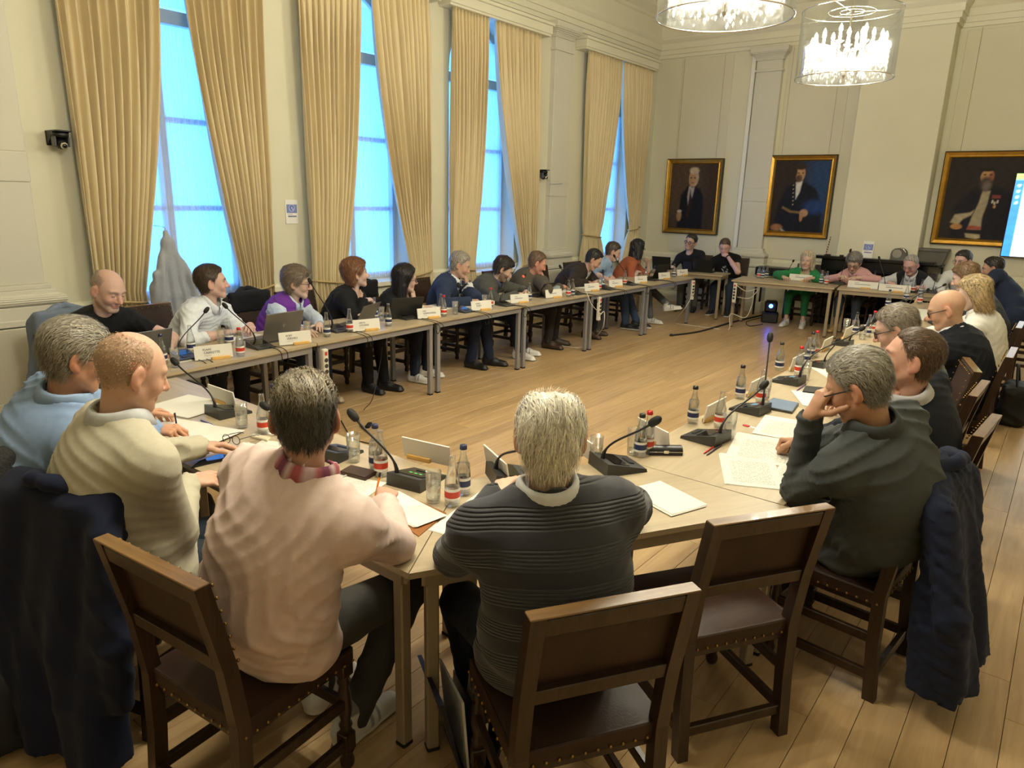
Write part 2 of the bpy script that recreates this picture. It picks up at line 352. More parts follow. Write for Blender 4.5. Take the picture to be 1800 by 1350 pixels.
def curtain(label, o0, i0, o1, i1, ztie, ztop=4.19, xo=.13, tie=False, seed=0):
    """o0,i0 outer/inner y at top; o1,i1 at the tie height"""
    rg = random.Random(seed); nu, nv = 132, 44; vs = []
    pl = [rg.uniform(.75,1.3) for _ in range(11)]; acc = np.cumsum([0]+pl); acc = acc/acc[-1]
    zs = [ztop-(ztop-.06)*j/nv for j in range(nv+1)]
    ph = [rg.uniform(0,6.28) for _ in range(4)]
    for z in zs:
        if z >= ztie: t = ((ztop-z)/(ztop-ztie)); tt = t**1.55; comp = 1-.45*t
        else: t = (ztie-z)/ztie; tt = 1-.55*min(1, t*1.6)**.7; comp = .62+.2*t
        o_, i_ = o0+(o1-o0)*tt, i0+(i1-i0)*tt
        for i in range(nu+1):
            u = i/nu; k = min(int(np.searchsorted(acc, u, 'right'))-1, 10); lu = (u-acc[k])/(acc[k+1]-acc[k])
            phase = 2*PI*(k+lu)
            amp = (.042+.012*math.sin(k*2.1+ph[0]))*(.55+.45*min(1, (ztop-z)/.5))*(1.05 if tt < .6 else .9)
            d = amp*math.cos(phase) + .010*math.cos(2*phase+ph[1]+z) + .012*math.sin(u*5+z*1.7+ph[2])*(1-abs(2*u-1))
            yy = o_+(i_-o_)*u + .012*math.sin(phase*1+z*2+ph[3])*comp
            xx = XL+xo+d
            if tie: xx = xx - .05*math.exp(-((z-ztie)/.16)**2)*math.cos(phase)*.5
            vs.append((xx, yy, z))
    mb = MB().add(vs, [(j*(nu+1)+i, j*(nu+1)+i+1, (j+1)*(nu+1)+i+1, (j+1)*(nu+1)+i) for j in range(nv) for i in range(nu)], True)
    root = thing('curtain', label, 'curtain', group='heavy window curtains')
    o = mb.build('drape', CURT, root); md = o.modifiers.new('thick', 'SOLIDIFY'); md.thickness = .004
    hd = MB()
    for k in range(9): y = o0+(i0-o0)*(k+.5)/9; hd.tube([(XL+.12,y,ztop-.02),(XL+.12,y,ztop+.03)], .005, 6)
    hd.tube([(XL+.12,min(o0,i0),ztop+.015),(XL+.12,max(o0,i0),ztop+.015)], .009, 6)
    hd.build('heading_rail', FRAME, root)
    lo, hi = min(o1,i1), max(o1,i1); c = (lo+hi)/2; hw = (hi-lo)/2+.02
    MB().tube([(XL+xo+.075*math.cos(a)+.0, c+hw*math.sin(a), ztie+.03*math.sin(a)*(1 if o1 > i1 else -1)) for a in [2*PI*k/20 for k in range(21)]], .011, 6).build('tie_rope', ROPE, root)
curtain('cream curtain just right of the near wall camera', 2.50, 3.37, 2.53, 2.94, .92, seed=1)
curtain('cream curtain left of the small white wall notice', 4.33, 3.53, 4.27, 3.93, .92, seed=2)
curtain('cream curtain right of the small white wall notice', 4.76, 5.59, 4.79, 5.22, .92, seed=3)
curtain('cream curtain behind the seated woman with long dark hair', 6.60, 5.71, 6.64, 6.28, .92, seed=4)
curtain('cream curtain behind the grey-haired man in navy suit', 7.03, 7.72, 7.03, 7.50, .92, seed=5)
curtain('cream curtain just left of the far wall camera', 8.92, 7.87, 8.93, 8.58, .92, seed=6)
curtain('rope-tied cream curtain at the left of the farthest window', 10.18, 11.20, 10.30, 10.84, 1.28, tie=True, seed=7)
curtain('rope-tied cream curtain beside the room corner and portrait', 12.32, 11.26, 12.22, 11.88, 1.38, tie=True, seed=8)
# ================================================================ FURNITURE
def ray(x, y): return _f + _r*(x-900)/FPX - _u*(y-675)/FPX
CAMP = np.array([0, 0, CAMH])
def onz(x, y, z=.74): d = ray(x, y); return CAMP + d*(z-CAMH)/d[2]
def onx(x, y, X): d = ray(x, y); return CAMP + d*X/d[0]
def ony(x, y, Y): d = ray(x, y); return CAMP + d*Y/d[1]
TZ = .74
OAK = wood('pale_oak_laminate', srgb(166,149,120), srgb(190,173,142), rough=.38, axis=0, scale=.8, rand=.03, bump=.05)
EDGEM = mat('table_edge_strip', srgb(190,172,140), rough=.5, var=.03)
ALU = mat('silver_grey_table_metal', srgb(158,158,162), rough=.36, metal=.5, var=.03)
BEIGEM = mat('taupe_table_metal', srgb(158,143,120), rough=.45, metal=.15, var=.03)
BLACKP = mat('black_plastic', srgb(22,22,24), rough=.38, var=.05)
RUBBER = mat('black_rubber', srgb(14,14,14), rough=.7)
def inset(poly, d):
    n = len(poly); out = []
    area = sum(poly[i][0]*poly[(i+1)%n][1]-poly[(i+1)%n][0]*poly[i][1] for i in range(n))
    s = 1 if area > 0 else -1
    for i in range(n):
        p0, p1, p2 = (Vector(poly[(i+k)%n]) for k in (-1,0,1)); a = (p1-p0).normalized(); b = (p2-p1).normalized()
        na, nb = Vector((-a.y,a.x))*s, Vector((-b.y,b.x))*s
        m = (na+nb); out.append(tuple(p1 + m*(d/(1+na.dot(nb)))))
    return out
def table(poly, label, metal=ALU, group='meeting tables', legs=None, z=TZ, rot=None):
    c = Vector((sum(q[0] for q in poly)/len(poly), sum(q[1] for q in poly)/len(poly)))
    e = [Vector(poly[(i+1)%len(poly)])-Vector(poly[i]) for i in range(len(poly))]; le = max(e, key=lambda q: q.length); ang = math.atan2(le.y, le.x)
    root = thing('meeting_table', label, 'table', (c.x, c.y, 0), ang, group)
    R = Matrix.Rotation(-ang, 2)
    P = [tuple(R @ (Vector(q)-c)) for q in poly]
    MB().prism(P, z-.022, z).build('table_top', OAK, root)
    I = inset(P, .035); Io = inset(P, .012)
    for i in range(len(P)):
        a, b = Vector(I[i]), Vector(I[(i+1)%len(P)]); d = (b-a).normalized(); n = Vector((-d.y, d.x))*.011
        q = [a-n, b-n, b+n, a+n]
        MB().prism([tuple(k) for k in q], z-.078, z-.022).build('rail', metal, root)
    for q in (legs or inset(P, .05)):
        h = .022
        MB().bbox(q[0]-h, q[0]+h, q[1]-h, q[1]+h, .012, z-.022, .005).build('leg', metal, root)
        MB().bbox(q[0]-h-.001, q[0]+h+.001, q[1]-h-.001, q[1]+h+.001, 0, .014, .003).build('foot_cap', RUBBER, root)
    return root, R, c, ang
LEFTP = [(1.93,-4.50),(3.36,-4.63),(4.80,-4.70),(6.22,-4.72),(7.62,-4.71),(9.12,-4.70),(10.60,-4.68)]
LLAB = ['table in front of the bald man in black T-shirt', 'table in front of the women in purple vest and black cardigan', 'table in front of the dark-haired woman and grey-haired man in suit',
        'table in front of the bearded man in grey cardigan', 'table in front of the man writing in brown jacket', 'table end beneath the rust-shirted woman by hanging power strip']
def wire_tray(root, p, q):
    mb = MB(); a, b = Vector(p), Vector(q); L = (b-a).length; d = (b-a).normalized(); n = Vector((-d.y, d.x, 0))
    for o in (0, .05, .10): mb.tube([a+n*o+Vector((0,0,-.0 if o != .05 else -.03)), b+n*o+Vector((0,0,-.0 if o != .05 else -.03))], .004, 5)
    for k in range(int(L/.08)): s = a+d*(k*.08+.04); mb.tube([s, s+n*.05+Vector((0,0,-.03)), s+n*.10], .003, 4)
    return mb.build('cable_tray', BLACKP, root)
for k in range(6):
    (y0, x0), (y1, x1) = LEFTP[k], LEFTP[k+1]; g = .004; D = .75
    poly = [(x0,y0+g),(x1,y1-g),(x1-D,y1-g),(x0-D,y0+g)]
    root, R, c, ang = table(poly, LLAB[k], ALU)
    a = R @ (Vector((x0-.13,y0+.1))-c); b = R @ (Vector((x1-.13,y1-.1))-c)
    wire_tray(root, (a.x,a.y,TZ-.085), (b.x,b.y,TZ-.085))
FA, FB = (-1.49,1.39), (-.71,2.74); FA2, FB2 = (-1.88,2.07), (-1.49,2.745)
table([FA, FB, FB2, FA2], 'angled trapezoid table under the white-haired man\'s papers', BEIGEM)
table([(-2.95,1.39), (FA[0]-.004,FA[1]), (FA2[0]-.004,FA2[1]), (-2.95,2.09)], 'trapezoid table in front of the man in pale pink sweater', BEIGEM)
table([(-4.38,1.39), (-2.954,1.39), (-2.954,2.09), (-4.38,2.09)], 'table in front of the bald man in beige sweater', BEIGEM)
RY = [2.748, 4.25, 5.75, 7.25, 8.75, 10.25]
RLAB = ['table by the man holding his forehead', 'right table with bottles before the man in grey pullover', 'right table before the bald man in dark suit', 'right table before the blonde woman in white blouse', 'right table nearest the projection screen']
for k in range(5): table([(-1.50,RY[k]),(-.74,RY[k]),(-.74,RY[k+1]-.004),(-1.50,RY[k+1]-.004)], RLAB[k], BEIGEM)
table([(-4.13,10.75),(-2.66,10.93),(-2.74,11.66),(-4.22,11.48)], 'back table in front of the blonde woman in green', BEIGEM)
table([(-2.62,10.93),(-1.18,11.14),(-1.28,11.87),(-2.72,11.66)], 'back table in front of the woman in pink shirt', BEIGEM)
table([(-5.95,11.02),(-4.48,11.24),(-4.56,11.80),(-6.03,11.58)], 'small side table with laptops of the two technicians', BEIGEM)

# ---- chairs
CW = wood('dark_stained_oak', srgb(34,21,13), srgb(62,40,24), rough=.38, axis=2, scale=2.2, coat=.15, bump=.25)
CTOP = wood('worn_rail_oak', srgb(96,70,40), srgb(140,106,62), rough=.32, axis=0, scale=2.0, coat=.2, bump=.2)
LEATHER = mat('brown_chair_leather', srgb(50,31,21), rough=.5, var=.25, scale=9, bump=.25, bscale=160, spec=.35)
BRASS = mat('brass_nailhead', srgb(150,120,70), rough=.3, metal=.9)
def post(mb, x0, x1, path, d):
    """vertical member with square section following (y,z) path"""
    for (ya, za), (yb, zb) in zip(path, path[1:]):
        mb.hexa([(x0,ya-d,za),(x1,ya-d,za),(x1,ya+d,za),(x0,ya+d,za)], [(x0,yb-d,zb),(x1,yb-d,zb),(x1,yb+d,zb),(x0,yb+d,zb)])
def make_chair():
    root = thing('dining_chair', 'x', 'chair', group='leather and oak meeting chairs')
    HWc = .215
    for s in (-1, 1):
        mb = MB(); x0, x1 = (s*HWc-.021, s*HWc+.021); post(mb, x0, x1, [(-.235,0),(-.215,.25),(-.21,.46),(-.235,.66),(-.295,.945)], .0225); mb.build('rear_leg', CW, root)
        mb = MB().lathe([(.016,0),(.024,.012),(.026,.03),(.018,.05),(.022,.06),(.028,.075)], 10, (s*HWc*.97,.19,0)); mb.bbox(s*HWc*.97-.024, s*HWc*.97+.024, .166, .214, .075, .145, .004)
        mb.lathe([(.024,.145),(.018,.16),(.024,.175),(.016,.19),(.026,.24),(.022,.30),(.016,.33),(.024,.345),(.018,.36),(.024,.37)], 10, (s*HWc*.97,.19,0)); mb.bbox(s*HWc*.97-.024, s*HWc*.97+.024, .166, .214, .37, .435, .004)
        mb.build('leg', CW, root)
        MB().bbox(s*HWc-.012, s*HWc+.012, -.21, .18, .085, .125, .004).build('stretcher', CW, root)
        MB().bbox(s*HWc-.011, s*HWc+.011, -.21, .18, .245, .285, .004).build('stretcher', CW, root)
    MB().bbox(-HWc, HWc, -.24, -.215, .085, .125, .004).build('stretcher', CW, root)
    MB().bbox(-HWc, HWc, .178, .202, .235, .275, .004).build('stretcher', CW, root)
    MB().bbox(-HWc+.005, HWc-.005, -.205, .20, .385, .44, .004).build('seat_frame', CW, root)
    mb = MB(); i0 = 0; mb.bbox(-HWc+.019, HWc-.019, -.020, .020, -.028, .028, .003); mb.xf(Matrix.Translation((0,-.288,.914)) @ Matrix.Rotation(math.radians(12), 4, 'X')); mb.build('top_rail', CW, root)
    mb = MB().bbox(-HWc-.0215, HWc+.0215, -.0225, .0225, 0, .006, .002); mb.xf(Matrix.Translation((0,-.295,.943))); mb.build('worn_rail_top', CTOP, root)
    mb = MB().bbox(-HWc+.019, HWc-.019, -.016, .016, -.024, .024, .003); mb.xf(Matrix.Translation((0,-.238,.672)) @ Matrix.Rotation(math.radians(9), 4, 'X')); mb.build('lower_rail', CW, root)
    mb = MB().bbox(-HWc-.008, HWc+.008, -.009, .009, -.145, .145, .006); mb.xf(Matrix.Translation((0,-.247,.795)) @ Matrix.Rotation(math.radians(12), 4, 'X')); mb.build('back_leather', LEATHER, root)
    # padded seat
    nx = 10; vs = []
    for j in range(nx+1):
        for i in range(nx+1):
            u, v = i/nx*2-1, j/nx*2-1; vs.append((u*.232, .0+v*.215, .470+.022*(1-u**4)*(1-v**4)))
    fs = [(j*(nx+1)+i, j*(nx+1)+i+1, (j+1)*(nx+1)+i+1, (j+1)*(nx+1)+i) for j in range(nx) for i in range(nx)]
    mb = MB().add(vs, fs, True); mb.bbox(-.234, .234, -.217, .217, .415, .472, .006); mb.build('seat', LEATHER, root)
    mb = MB()
    for k in range(12):
        t = -.215+.43*k/11
        for q in ((t,-.219,.425),(t,.219,.425)): mb.ball(q, .0055, 6, 4)
        for q in ((-.236,t*.97,.425),(.236,t*.97,.425)): mb.ball(q, .0055, 6, 4)
    for k in range(10):
        t = -.215+.43*k/9
        for zz in (.665,.925): mb.ball((t, -.238-(zz-.795)*.213+.012, zz), .0055, 6, 4)
    for k in range(7):
        zz = .665+.26*k/6
        for s in (-1, 1): mb.ball((s*.216, -.238-(zz-.795)*.213+.012, zz), .0055, 6, 4)
    o = mb.build('nailheads', BRASS, root); o['kind'] = 'stuff'
    return root
CHAIR0 = make_chair(); _chair_used = [False]
def chair(x, y, rz, label):
    if not _chair_used[0]: o = CHAIR0; _chair_used[0] = True
    else: o = copy_tree(CHAIR0)
    o.location = (x, y, 0); o.rotation_euler = (0, 0, rz); o['label'] = label
    return o

# ---- chandeliers
FILM = None
def film_mat():
    m, nt, p, out = _nodes('clear_mirror_film'); L = nt.links.new; nt.nodes.remove(p)
    tr = N(nt, 'ShaderNodeBsdfTransparent'); tr.inputs[0].default_value = (.86,.88,.90,1); gl = N(nt, 'ShaderNodeBsdfGlossy', Roughness=.08); gl.inputs[0].default_value = (.9,.93,.96,1)
    lw = N(nt, 'ShaderNodeLayerWeight', Blend=.3); mr = N(nt, 'ShaderNodeMapRange'); mr.inputs['To Min'].default_value = .10; mr.inputs['To Max'].default_value = .7
    mx = N(nt, 'ShaderNodeMixShader'); L(lw.outputs['Facing'], mr.inputs['Value']); L(mr.outputs[0], mx.inputs[0]); L(tr.outputs[0], mx.inputs[1]); L(gl.outputs[0], mx.inputs[2]); L(mx.outputs[0], out.inputs[0])
    return m
def crystal_mat():
    m, nt, p, out = _nodes('chandelier_crystal'); L = nt.links.new; nt.nodes.remove(p)
    gl = N(nt, 'ShaderNodeBsdfGlossy', Roughness=.08); tl = N(nt, 'ShaderNodeBsdfTranslucent'); tl.inputs[0].default_value = (.95,.95,.93,1); tr = N(nt, 'ShaderNodeBsdfTransparent')
    a = N(nt, 'ShaderNodeMixShader'); a.inputs[0].default_value = .82; b = N(nt, 'ShaderNodeMixShader'); b.inputs[0].default_value = .34
    L(tl.outputs[0], a.inputs[1]); L(gl.outputs[0], a.inputs[2]); L(tr.outputs[0], b.inputs[1]); L(a.outputs[0], b.inputs[2]); L(b.outputs[0], out.inputs[0]); return m
FILM = film_mat(); CRYST = crystal_mat(); CHROME = mat('polished_chrome', srgb(225,222,215), rough=.12, metal=1, var=.01)
BULB = mat('lit_candle_bulb', (1,.9,.7), emit=(1.0,.84,.58), es=14); CANDLE = mat('white_candle_sleeve', srgb(240,235,220), rough=.5, var=.01)
def chandelier(loc, label):
    root = thing('chandelier', label, 'chandelier', loc, random.uniform(0,1), 'chandeliers in clear drum shades')
    Rr, Hh = .405, .55
    n = 48; vs = []; 
    for z in (0, Hh):
        for i in range(n): a = 2*PI*i/n; vs.append((Rr*math.cos(a), Rr*math.sin(a), z))
    MB().add(vs, [(i,(i+1)%n,n+(i+1)%n,n+i) for i in range(n)], True).build('drum_shade', FILM, root)
    for z in (0, Hh): MB().tube([(Rr*math.cos(a),Rr*math.sin(a),z) for a in [2*PI*k/48 for k in range(49)]], .005, 6, False).build('shade_ring', CHROME, root)
    mb = MB()
    for rr in (.10,.19): mb.tube([(rr*math.cos(a),rr*math.sin(a),Hh-.01) for a in [2*PI*k/32 for k in range(33)]], .004, 5, False)
    for k in range(3): a = 2*PI*k/3; mb.tube([(.02*math.cos(a),.02*math.sin(a),Hh-.01),(Rr*math.cos(a),Rr*math.sin(a),Hh)], .004, 5)
    mb.build('top_spider', CHROME, root)
    MB().lathe([(.004,0),(.02,.03),(.012,.06),(.03,.09),(.01,.12),(.022,.15),(.012,.19),(.034,.22),(.012,.26),(.018,.30),(.008,.36),(.008,ZC-loc[2]-.10),(.03,ZC-loc[2]-.09),(.06,ZC-loc[2]-.03),(.06,ZC-loc[2]+.002)], 12, (0,0,.12)).build('stem', CHROME, root).location.z = -.12
    nb = 18
    for k in range(nb):
        a = 2*PI*k/nb; R1 = .30 if k % 3 else .20; zz = .235 if k % 3 else .29
        ca, sa = math.cos(a), math.sin(a)
        arm = MB().tube(bez((.015*ca,.015*sa,.16),(R1*.5*ca,R1*.5*sa,.05),(R1*ca,R1*sa,.08),(R1*ca,R1*sa,zz-.03),10), .0065, 6)
        arm.lathe([(.006,zz-.035),(.032,zz-.02),(.036,zz-.012),(.01,zz-.01)], 10, (R1*ca,R1*sa,0)); ao = arm.build('arm', CRYST, root)
        MB().lathe([(.011,zz-.01),(.011,zz+.055)], 8, (R1*ca,R1*sa,0)).build('candle_sleeve', CANDLE, ao)
        MB().lathe([(.007,zz+.055),(.014,zz+.07),(.016,zz+.085),(.011,zz+.105),(.002,zz+.125)], 8, (R1*ca,R1*sa,0)).build('bulb', BULB, ao)
    # crystal drops: bead chains and pendants
    dr = MB(); rg = random.Random(5)
    for k in range(260):
        a = rg.uniform(0,2*PI); R1 = .33*math.sqrt(rg.uniform(.1,1)); z = rg.uniform(.03,.20)-.03*(R1/.33); s = rg.uniform(.006,.012)
        c = Vector((R1*math.cos(a), R1*math.sin(a), z)); h = s*rg.uniform(1.2,2.4)
        dr.add([c+Vector((s,0,0)),c+Vector((0,s,0)),c-Vector((s,0,0)),c-Vector((0,s,0)),c+Vector((0,0,h)),c-Vector((0,0,h))], [(0,1,4),(1,2,4),(2,3,4),(3,0,4),(1,0,5),(2,1,5),(3,2,5),(0,3,5)])
    for k in range(36):
        a = 2*PI*k/36
        for j in range(4): c = Vector((.335*math.cos(a), .335*math.sin(a), .205-.045*j)); s = .008; dr.add([c+Vector((s,0,0)),c+Vector((0,s,0)),c-Vector((s,0,0)),c-Vector((0,s,0)),c+Vector((0,0,.018)),c-Vector((0,0,.018))], [(0,1,4),(1,2,4),(2,3,4),(3,0,4),(1,0,5),(2,1,5),(3,2,5),(0,3,5)])
    o = dr.build('crystal_drops', CRYST, root); o['kind'] = 'stuff'
    for k in range(8):
        a = 2*PI*k/8+.2; ld = bpy.data.lights.new('candle_light', 'POINT'); ld.energy = LAMP_W; ld.color = LAMP_COL; ld.shadow_soft_size = .05
        lo = link('candle_light', ld, root); lo.location = (.29*math.cos(a), .29*math.sin(a), .335)
chandelier((-1.93,4.45,3.0), 'clear drum chandelier hanging nearest, cut by the top edge')
chandelier((-1.90,7.08,3.0), 'clear drum chandelier with lit candle bulbs before the chimney wall')
chandelier((-1.93,1.82,3.0), 'clear drum chandelier above the near tables, out at the top')
# ================================================================ IMPLICIT SURFACES (bodies, clothes, coats)
class SDF:
    """grid field in a local frame; primitives are blended, then meshed with surface nets"""
    def __init__(s, lo, hi, h):
        s.pad = 0; s.h = h; s.lo = np.array(lo, float); n = np.ceil((np.array(hi, float)-s.lo)/h).astype(int)+1
        s.n = n; s.V = np.full(n, 1.0, np.float32)
        s.ax = [(s.lo[i]+h*np.arange(n[i])).astype(np.float32) for i in range(3)]
    def win(s, lo, hi):
        i0 = np.clip(np.floor((np.array(lo)-s.lo)/s.h).astype(int), 0, s.n-1); i1 = np.clip(np.ceil((np.array(hi)-s.lo)/s.h).astype(int)+1, 0, s.n)
        sl = tuple(slice(a, b) for a, b in zip(i0, i1))
        if any(a >= b for a, b in zip(i0, i1)): return None, None
        return sl, np.meshgrid(*[s.ax[i][sl[i]] for i in range(3)], indexing='ij', sparse=True)
    def blend(s, sl, d, k, op):
        v = s.V[sl]
        if op == 'u':
            if k > 0: h = np.maximum(k-np.abs(v-d), 0)/k; s.V[sl] = np.minimum(v, d)-h*h*k*.25
            else: s.V[sl] = np.minimum(v, d)
        else:
            d = -d
            if k > 0: h = np.maximum(k-np.abs(v-d), 0)/k; s.V[sl] = np.maximum(v, d)+h*h*k*.25
            else: s.V[sl] = np.maximum(v, d)
    def cone(s, a, b, ra, rb, k=.02, op='u', flat=None):
        """round cone from a to b; flat=(axis vector, factor) squeezes the section"""
        a = np.array(a, float); b = np.array(b, float); R = max(ra, rb)+k+2*s.h+s.pad
        if flat is not None: R *= max(1, 1/flat[1])
        sl, g = s.win(np.minimum(a, b)-R, np.maximum(a, b)+R)
        if sl is None: return s
        ab = b-a; L2 = max(ab@ab, 1e-9)
        px, py, pz = g[0]-a[0], g[1]-a[1], g[2]-a[2]
        t = np.clip((px*ab[0]+py*ab[1]+pz*ab[2])/L2, 0, 1)
        qx, qy, qz = px-t*ab[0], py-t*ab[1], pz-t*ab[2]
        if flat is None: d = np.sqrt(qx*qx+qy*qy+qz*qz)
        else:
            ax, fk = np.array(flat[0], float), flat[1]; ax = ax/np.linalg.norm(ax); dn = qx*ax[0]+qy*ax[1]+qz*ax[2]
            d = np.sqrt(np.maximum(qx*qx+qy*qy+qz*qz-dn*dn, 0)+(dn/fk)**2)*1.0
        s.blend(sl, d-(ra+(rb-ra)*t), k, op); return s
    def ell(s, c, r, k=.02, op='u', R=None):
        """ellipsoid, optional 3x3 rotation (columns are its axes)"""
        c = np.array(c, float); r = np.array(r, float); m = max(r)+k+2*s.h+s.pad if R is not None else r+k+2*s.h+s.pad
        sl, g = s.win(c-m, c+m)
        if sl is None: return s
        p = [g[i]-c[i] for i in range(3)]
        if R is not None: p = [p[0]*R[0][i]+p[1]*R[1][i]+p[2]*R[2][i] for i in range(3)]
        k0 = np.sqrt((p[0]/r[0])**2+(p[1]/r[1])**2+(p[2]/r[2])**2); k1 = np.sqrt((p[0]/r[0]**2)**2+(p[1]/r[1]**2)**2+(p[2]/r[2]**2)**2)
        s.blend(sl, k0*(k0-1)/np.maximum(k1, 1e-6), k, op); return s
    def rbox(s, c, hs, r, k=.01, op='u', R=None):
        c = np.array(c, float); hs = np.array(hs, float); m = np.linalg.norm(hs)+k+2*s.h
        sl, g = s.win(c-m, c+m)
        if sl is None: return s
        p = [g[i]-c[i] for i in range(3)]
        if R is not None: p = [p[0]*R[0][i]+p[1]*R[1][i]+p[2]*R[2][i] for i in range(3)]
        q = [np.abs(p[i])-(hs[i]-r) for i in range(3)]
        d = np.sqrt(np.maximum(q[0], 0)**2+np.maximum(q[1], 0)**2+np.maximum(q[2], 0)**2)+np.minimum(np.maximum(np.maximum(q[0], q[1]), q[2]), 0)-r
        s.blend(sl, d, k, op); return s
    def grid(s): return np.meshgrid(*s.ax, indexing='ij', sparse=True)
    def plane(s, p, n, k=0):
        """keep the half space where (x-p).n < 0"""
        g = s.grid(); n = np.array(n, float); n = n/np.linalg.norm(n)
        d = (g[0]-p[0])*n[0]+(g[1]-p[1])*n[1]+(g[2]-p[2])*n[2]
        if k > 0: h = np.maximum(k-np.abs(s.V-d), 0)/k; s.V = np.maximum(s.V, d)+h*h*k*.25
        else: s.V = np.maximum(s.V, d)
        return s
    def near(s, t=.05): return np.abs(s.V) < t
    def folds(s, amp, freq, seed=0, mask=None, dirs=((.3,.2,1),(.8,.3,.6),(-.6,.5,.7))):
        """cloth folds: warped sine ridges added to the field"""
        rg = np.random.RandomState(seed); m = np.abs(s.V) < .06
        I = np.nonzero(m); p = [s.ax[i][I[i]] for i in range(3)]
        d = np.zeros(len(p[0]), np.float32)
        for q, dv in enumerate(dirs):
            v = np.array(dv, float)+rg.uniform(-.25,.25,3); v /= np.linalg.norm(v); w1 = rg.uniform(-9,9,3); w2 = rg.uniform(-17,17,3)
            warp = 2.3*np.sin(p[0]*w1[0]+p[1]*w1[1]+p[2]*w1[2]+rg.uniform(0,6))+1.3*np.sin(p[0]*w2[0]+p[1]*w2[1]+p[2]*w2[2]+rg.uniform(0,6))
            sn = np.sin(freq*(1+.35*q)*(p[0]*v[0]+p[1]*v[1]+p[2]*v[2])+warp+rg.uniform(0,6))
            env = .5+.5*np.sin(p[0]*w2[1]*.6+p[1]*w2[2]*.6+p[2]*w2[0]*.6+rg.uniform(0,6))
            d -= ((1-np.abs(sn))**1.5-.25)*np.clip(env*1.7-.45,0,1)/(1+.3*q)
        d *= amp
        if mask is not None: d *= mask(*p)
        s.V[I] += d; return s
    def mesh(s, smooth=1):
        V = s.V; S = V < 0; nx, ny, nz = V.shape
        c = np.zeros((nx-1, ny-1, nz-1), np.int8)
        for dx in (0,1):
            for dy in (0,1):
                for dz in (0,1): c += S[dx:nx-1+dx, dy:ny-1+dy, dz:nz-1+dz]
        act = (c > 0) & (c < 8); I = np.argwhere(act)
        if len(I) == 0: return np.zeros((0,3)), np.zeros((0,4), int)
        idx = np.full(act.shape, -1, np.int64); idx[act] = np.arange(len(I))
        P = np.zeros((len(I), 3)); W = np.zeros(len(I)); cor = [(a,b,d) for a in (0,1) for b in (0,1) for d in (0,1)]
        val = {q: V[I[:,0]+q[0], I[:,1]+q[1], I[:,2]+q[2]] for q in cor}
        for q in cor:
            for ax in range(3):
                if q[ax] == 0:
                    q2 = list(q); q2[ax] = 1; q2 = tuple(q2); a, b = val[q], val[q2]; m = (a < 0) != (b < 0)
                    t = np.where(m, a/np.where(m, a-b, 1), 0)
                    for k in range(3): P[:,k] += np.where(m, q[k]+(t if k == ax else 0), 0)
                    W += m
        P = (P/W[:,None]+I)*s.h+s.lo
        F = []
        for ax in range(3):
            o1, o2 = (ax+1)%3, (ax+2)%3
            sl0 = [slice(None)]*3; sl1 = [slice(None)]*3; sl0[ax] = slice(0,-1); sl1[ax] = slice(1,None)
            A, B = S[tuple(sl0)], S[tuple(sl1)]; E = np.argwhere(A != B)
            ok = (E[:,o1] > 0) & (E[:,o2] > 0) & (E[:,o1] < V.shape[o1]-1) & (E[:,o2] < V.shape[o2]-1); E = E[ok]
            if len(E) == 0: continue
            ins = A[E[:,0], E[:,1], E[:,2]]
            def cell(d1, d2): e = E.copy(); e[:,o1] += d1; e[:,o2] += d2; return idx[e[:,0], e[:,1], e[:,2]]
            q = np.stack([cell(-1,-1), cell(0,-1), cell(0,0), cell(-1,0)], 1)
            q[~ins] = q[~ins][:, ::-1]; F.append(q)
        F = np.concatenate(F); F = F[(F >= 0).all(1)]
        for _ in range(smooth):
            A = np.zeros_like(P); n = np.zeros(len(P))
            for i in range(4):
                np.add.at(A, F[:,i], P[F[:,(i+1)%4]]); np.add.at(n, F[:,i], 1)
            P = P*.5+.5*A/np.maximum(n, 1)[:,None]
        return P, F
def np_mesh(name, P, F, mats, col=None, smooth=True):
    me = bpy.data.meshes.new(name); n, m = len(P), len(F); k = F.shape[1]
    me.vertices.add(n); me.vertices.foreach_set('co', np.asarray(P, np.float32).ravel())
    me.loops.add(m*k); me.loops.foreach_set('vertex_index', np.asarray(F, np.int32).ravel())
    me.polygons.add(m); me.polygons.foreach_set('loop_start', np.arange(0, m*k, k, dtype=np.int32))
    me.polygons.foreach_set('use_smooth', np.full(m, smooth, bool))
    for q in (mats if isinstance(mats, (list, tuple)) else [mats]): me.materials.append(q)
    if col is not None:
        ca = me.color_attributes.new('Col', 'FLOAT_COLOR', 'POINT'); cc = np.ones((n, 4), np.float32); cc[:, :3] = col; ca.data.foreach_set('color', cc.ravel())
    me.update(calc_edges=True)
    return me
def nrm(v): v = np.array(v, float); return v/np.linalg.norm(v)
def rotm(yaw=0, pitch=0, roll=0):
    """local axes x right, y forward, z up -> columns; yaw about z (left +), pitch up +, roll to the right +"""
    return np.array((Matrix.Rotation(yaw,3,'Z') @ Matrix.Rotation(pitch,3,'X') @ Matrix.Rotation(roll,3,'Y')), float)
def smooth01(x, a, b): t = np.clip((x-a)/(b-a), 0, 1); return t*t*(3-2*t)
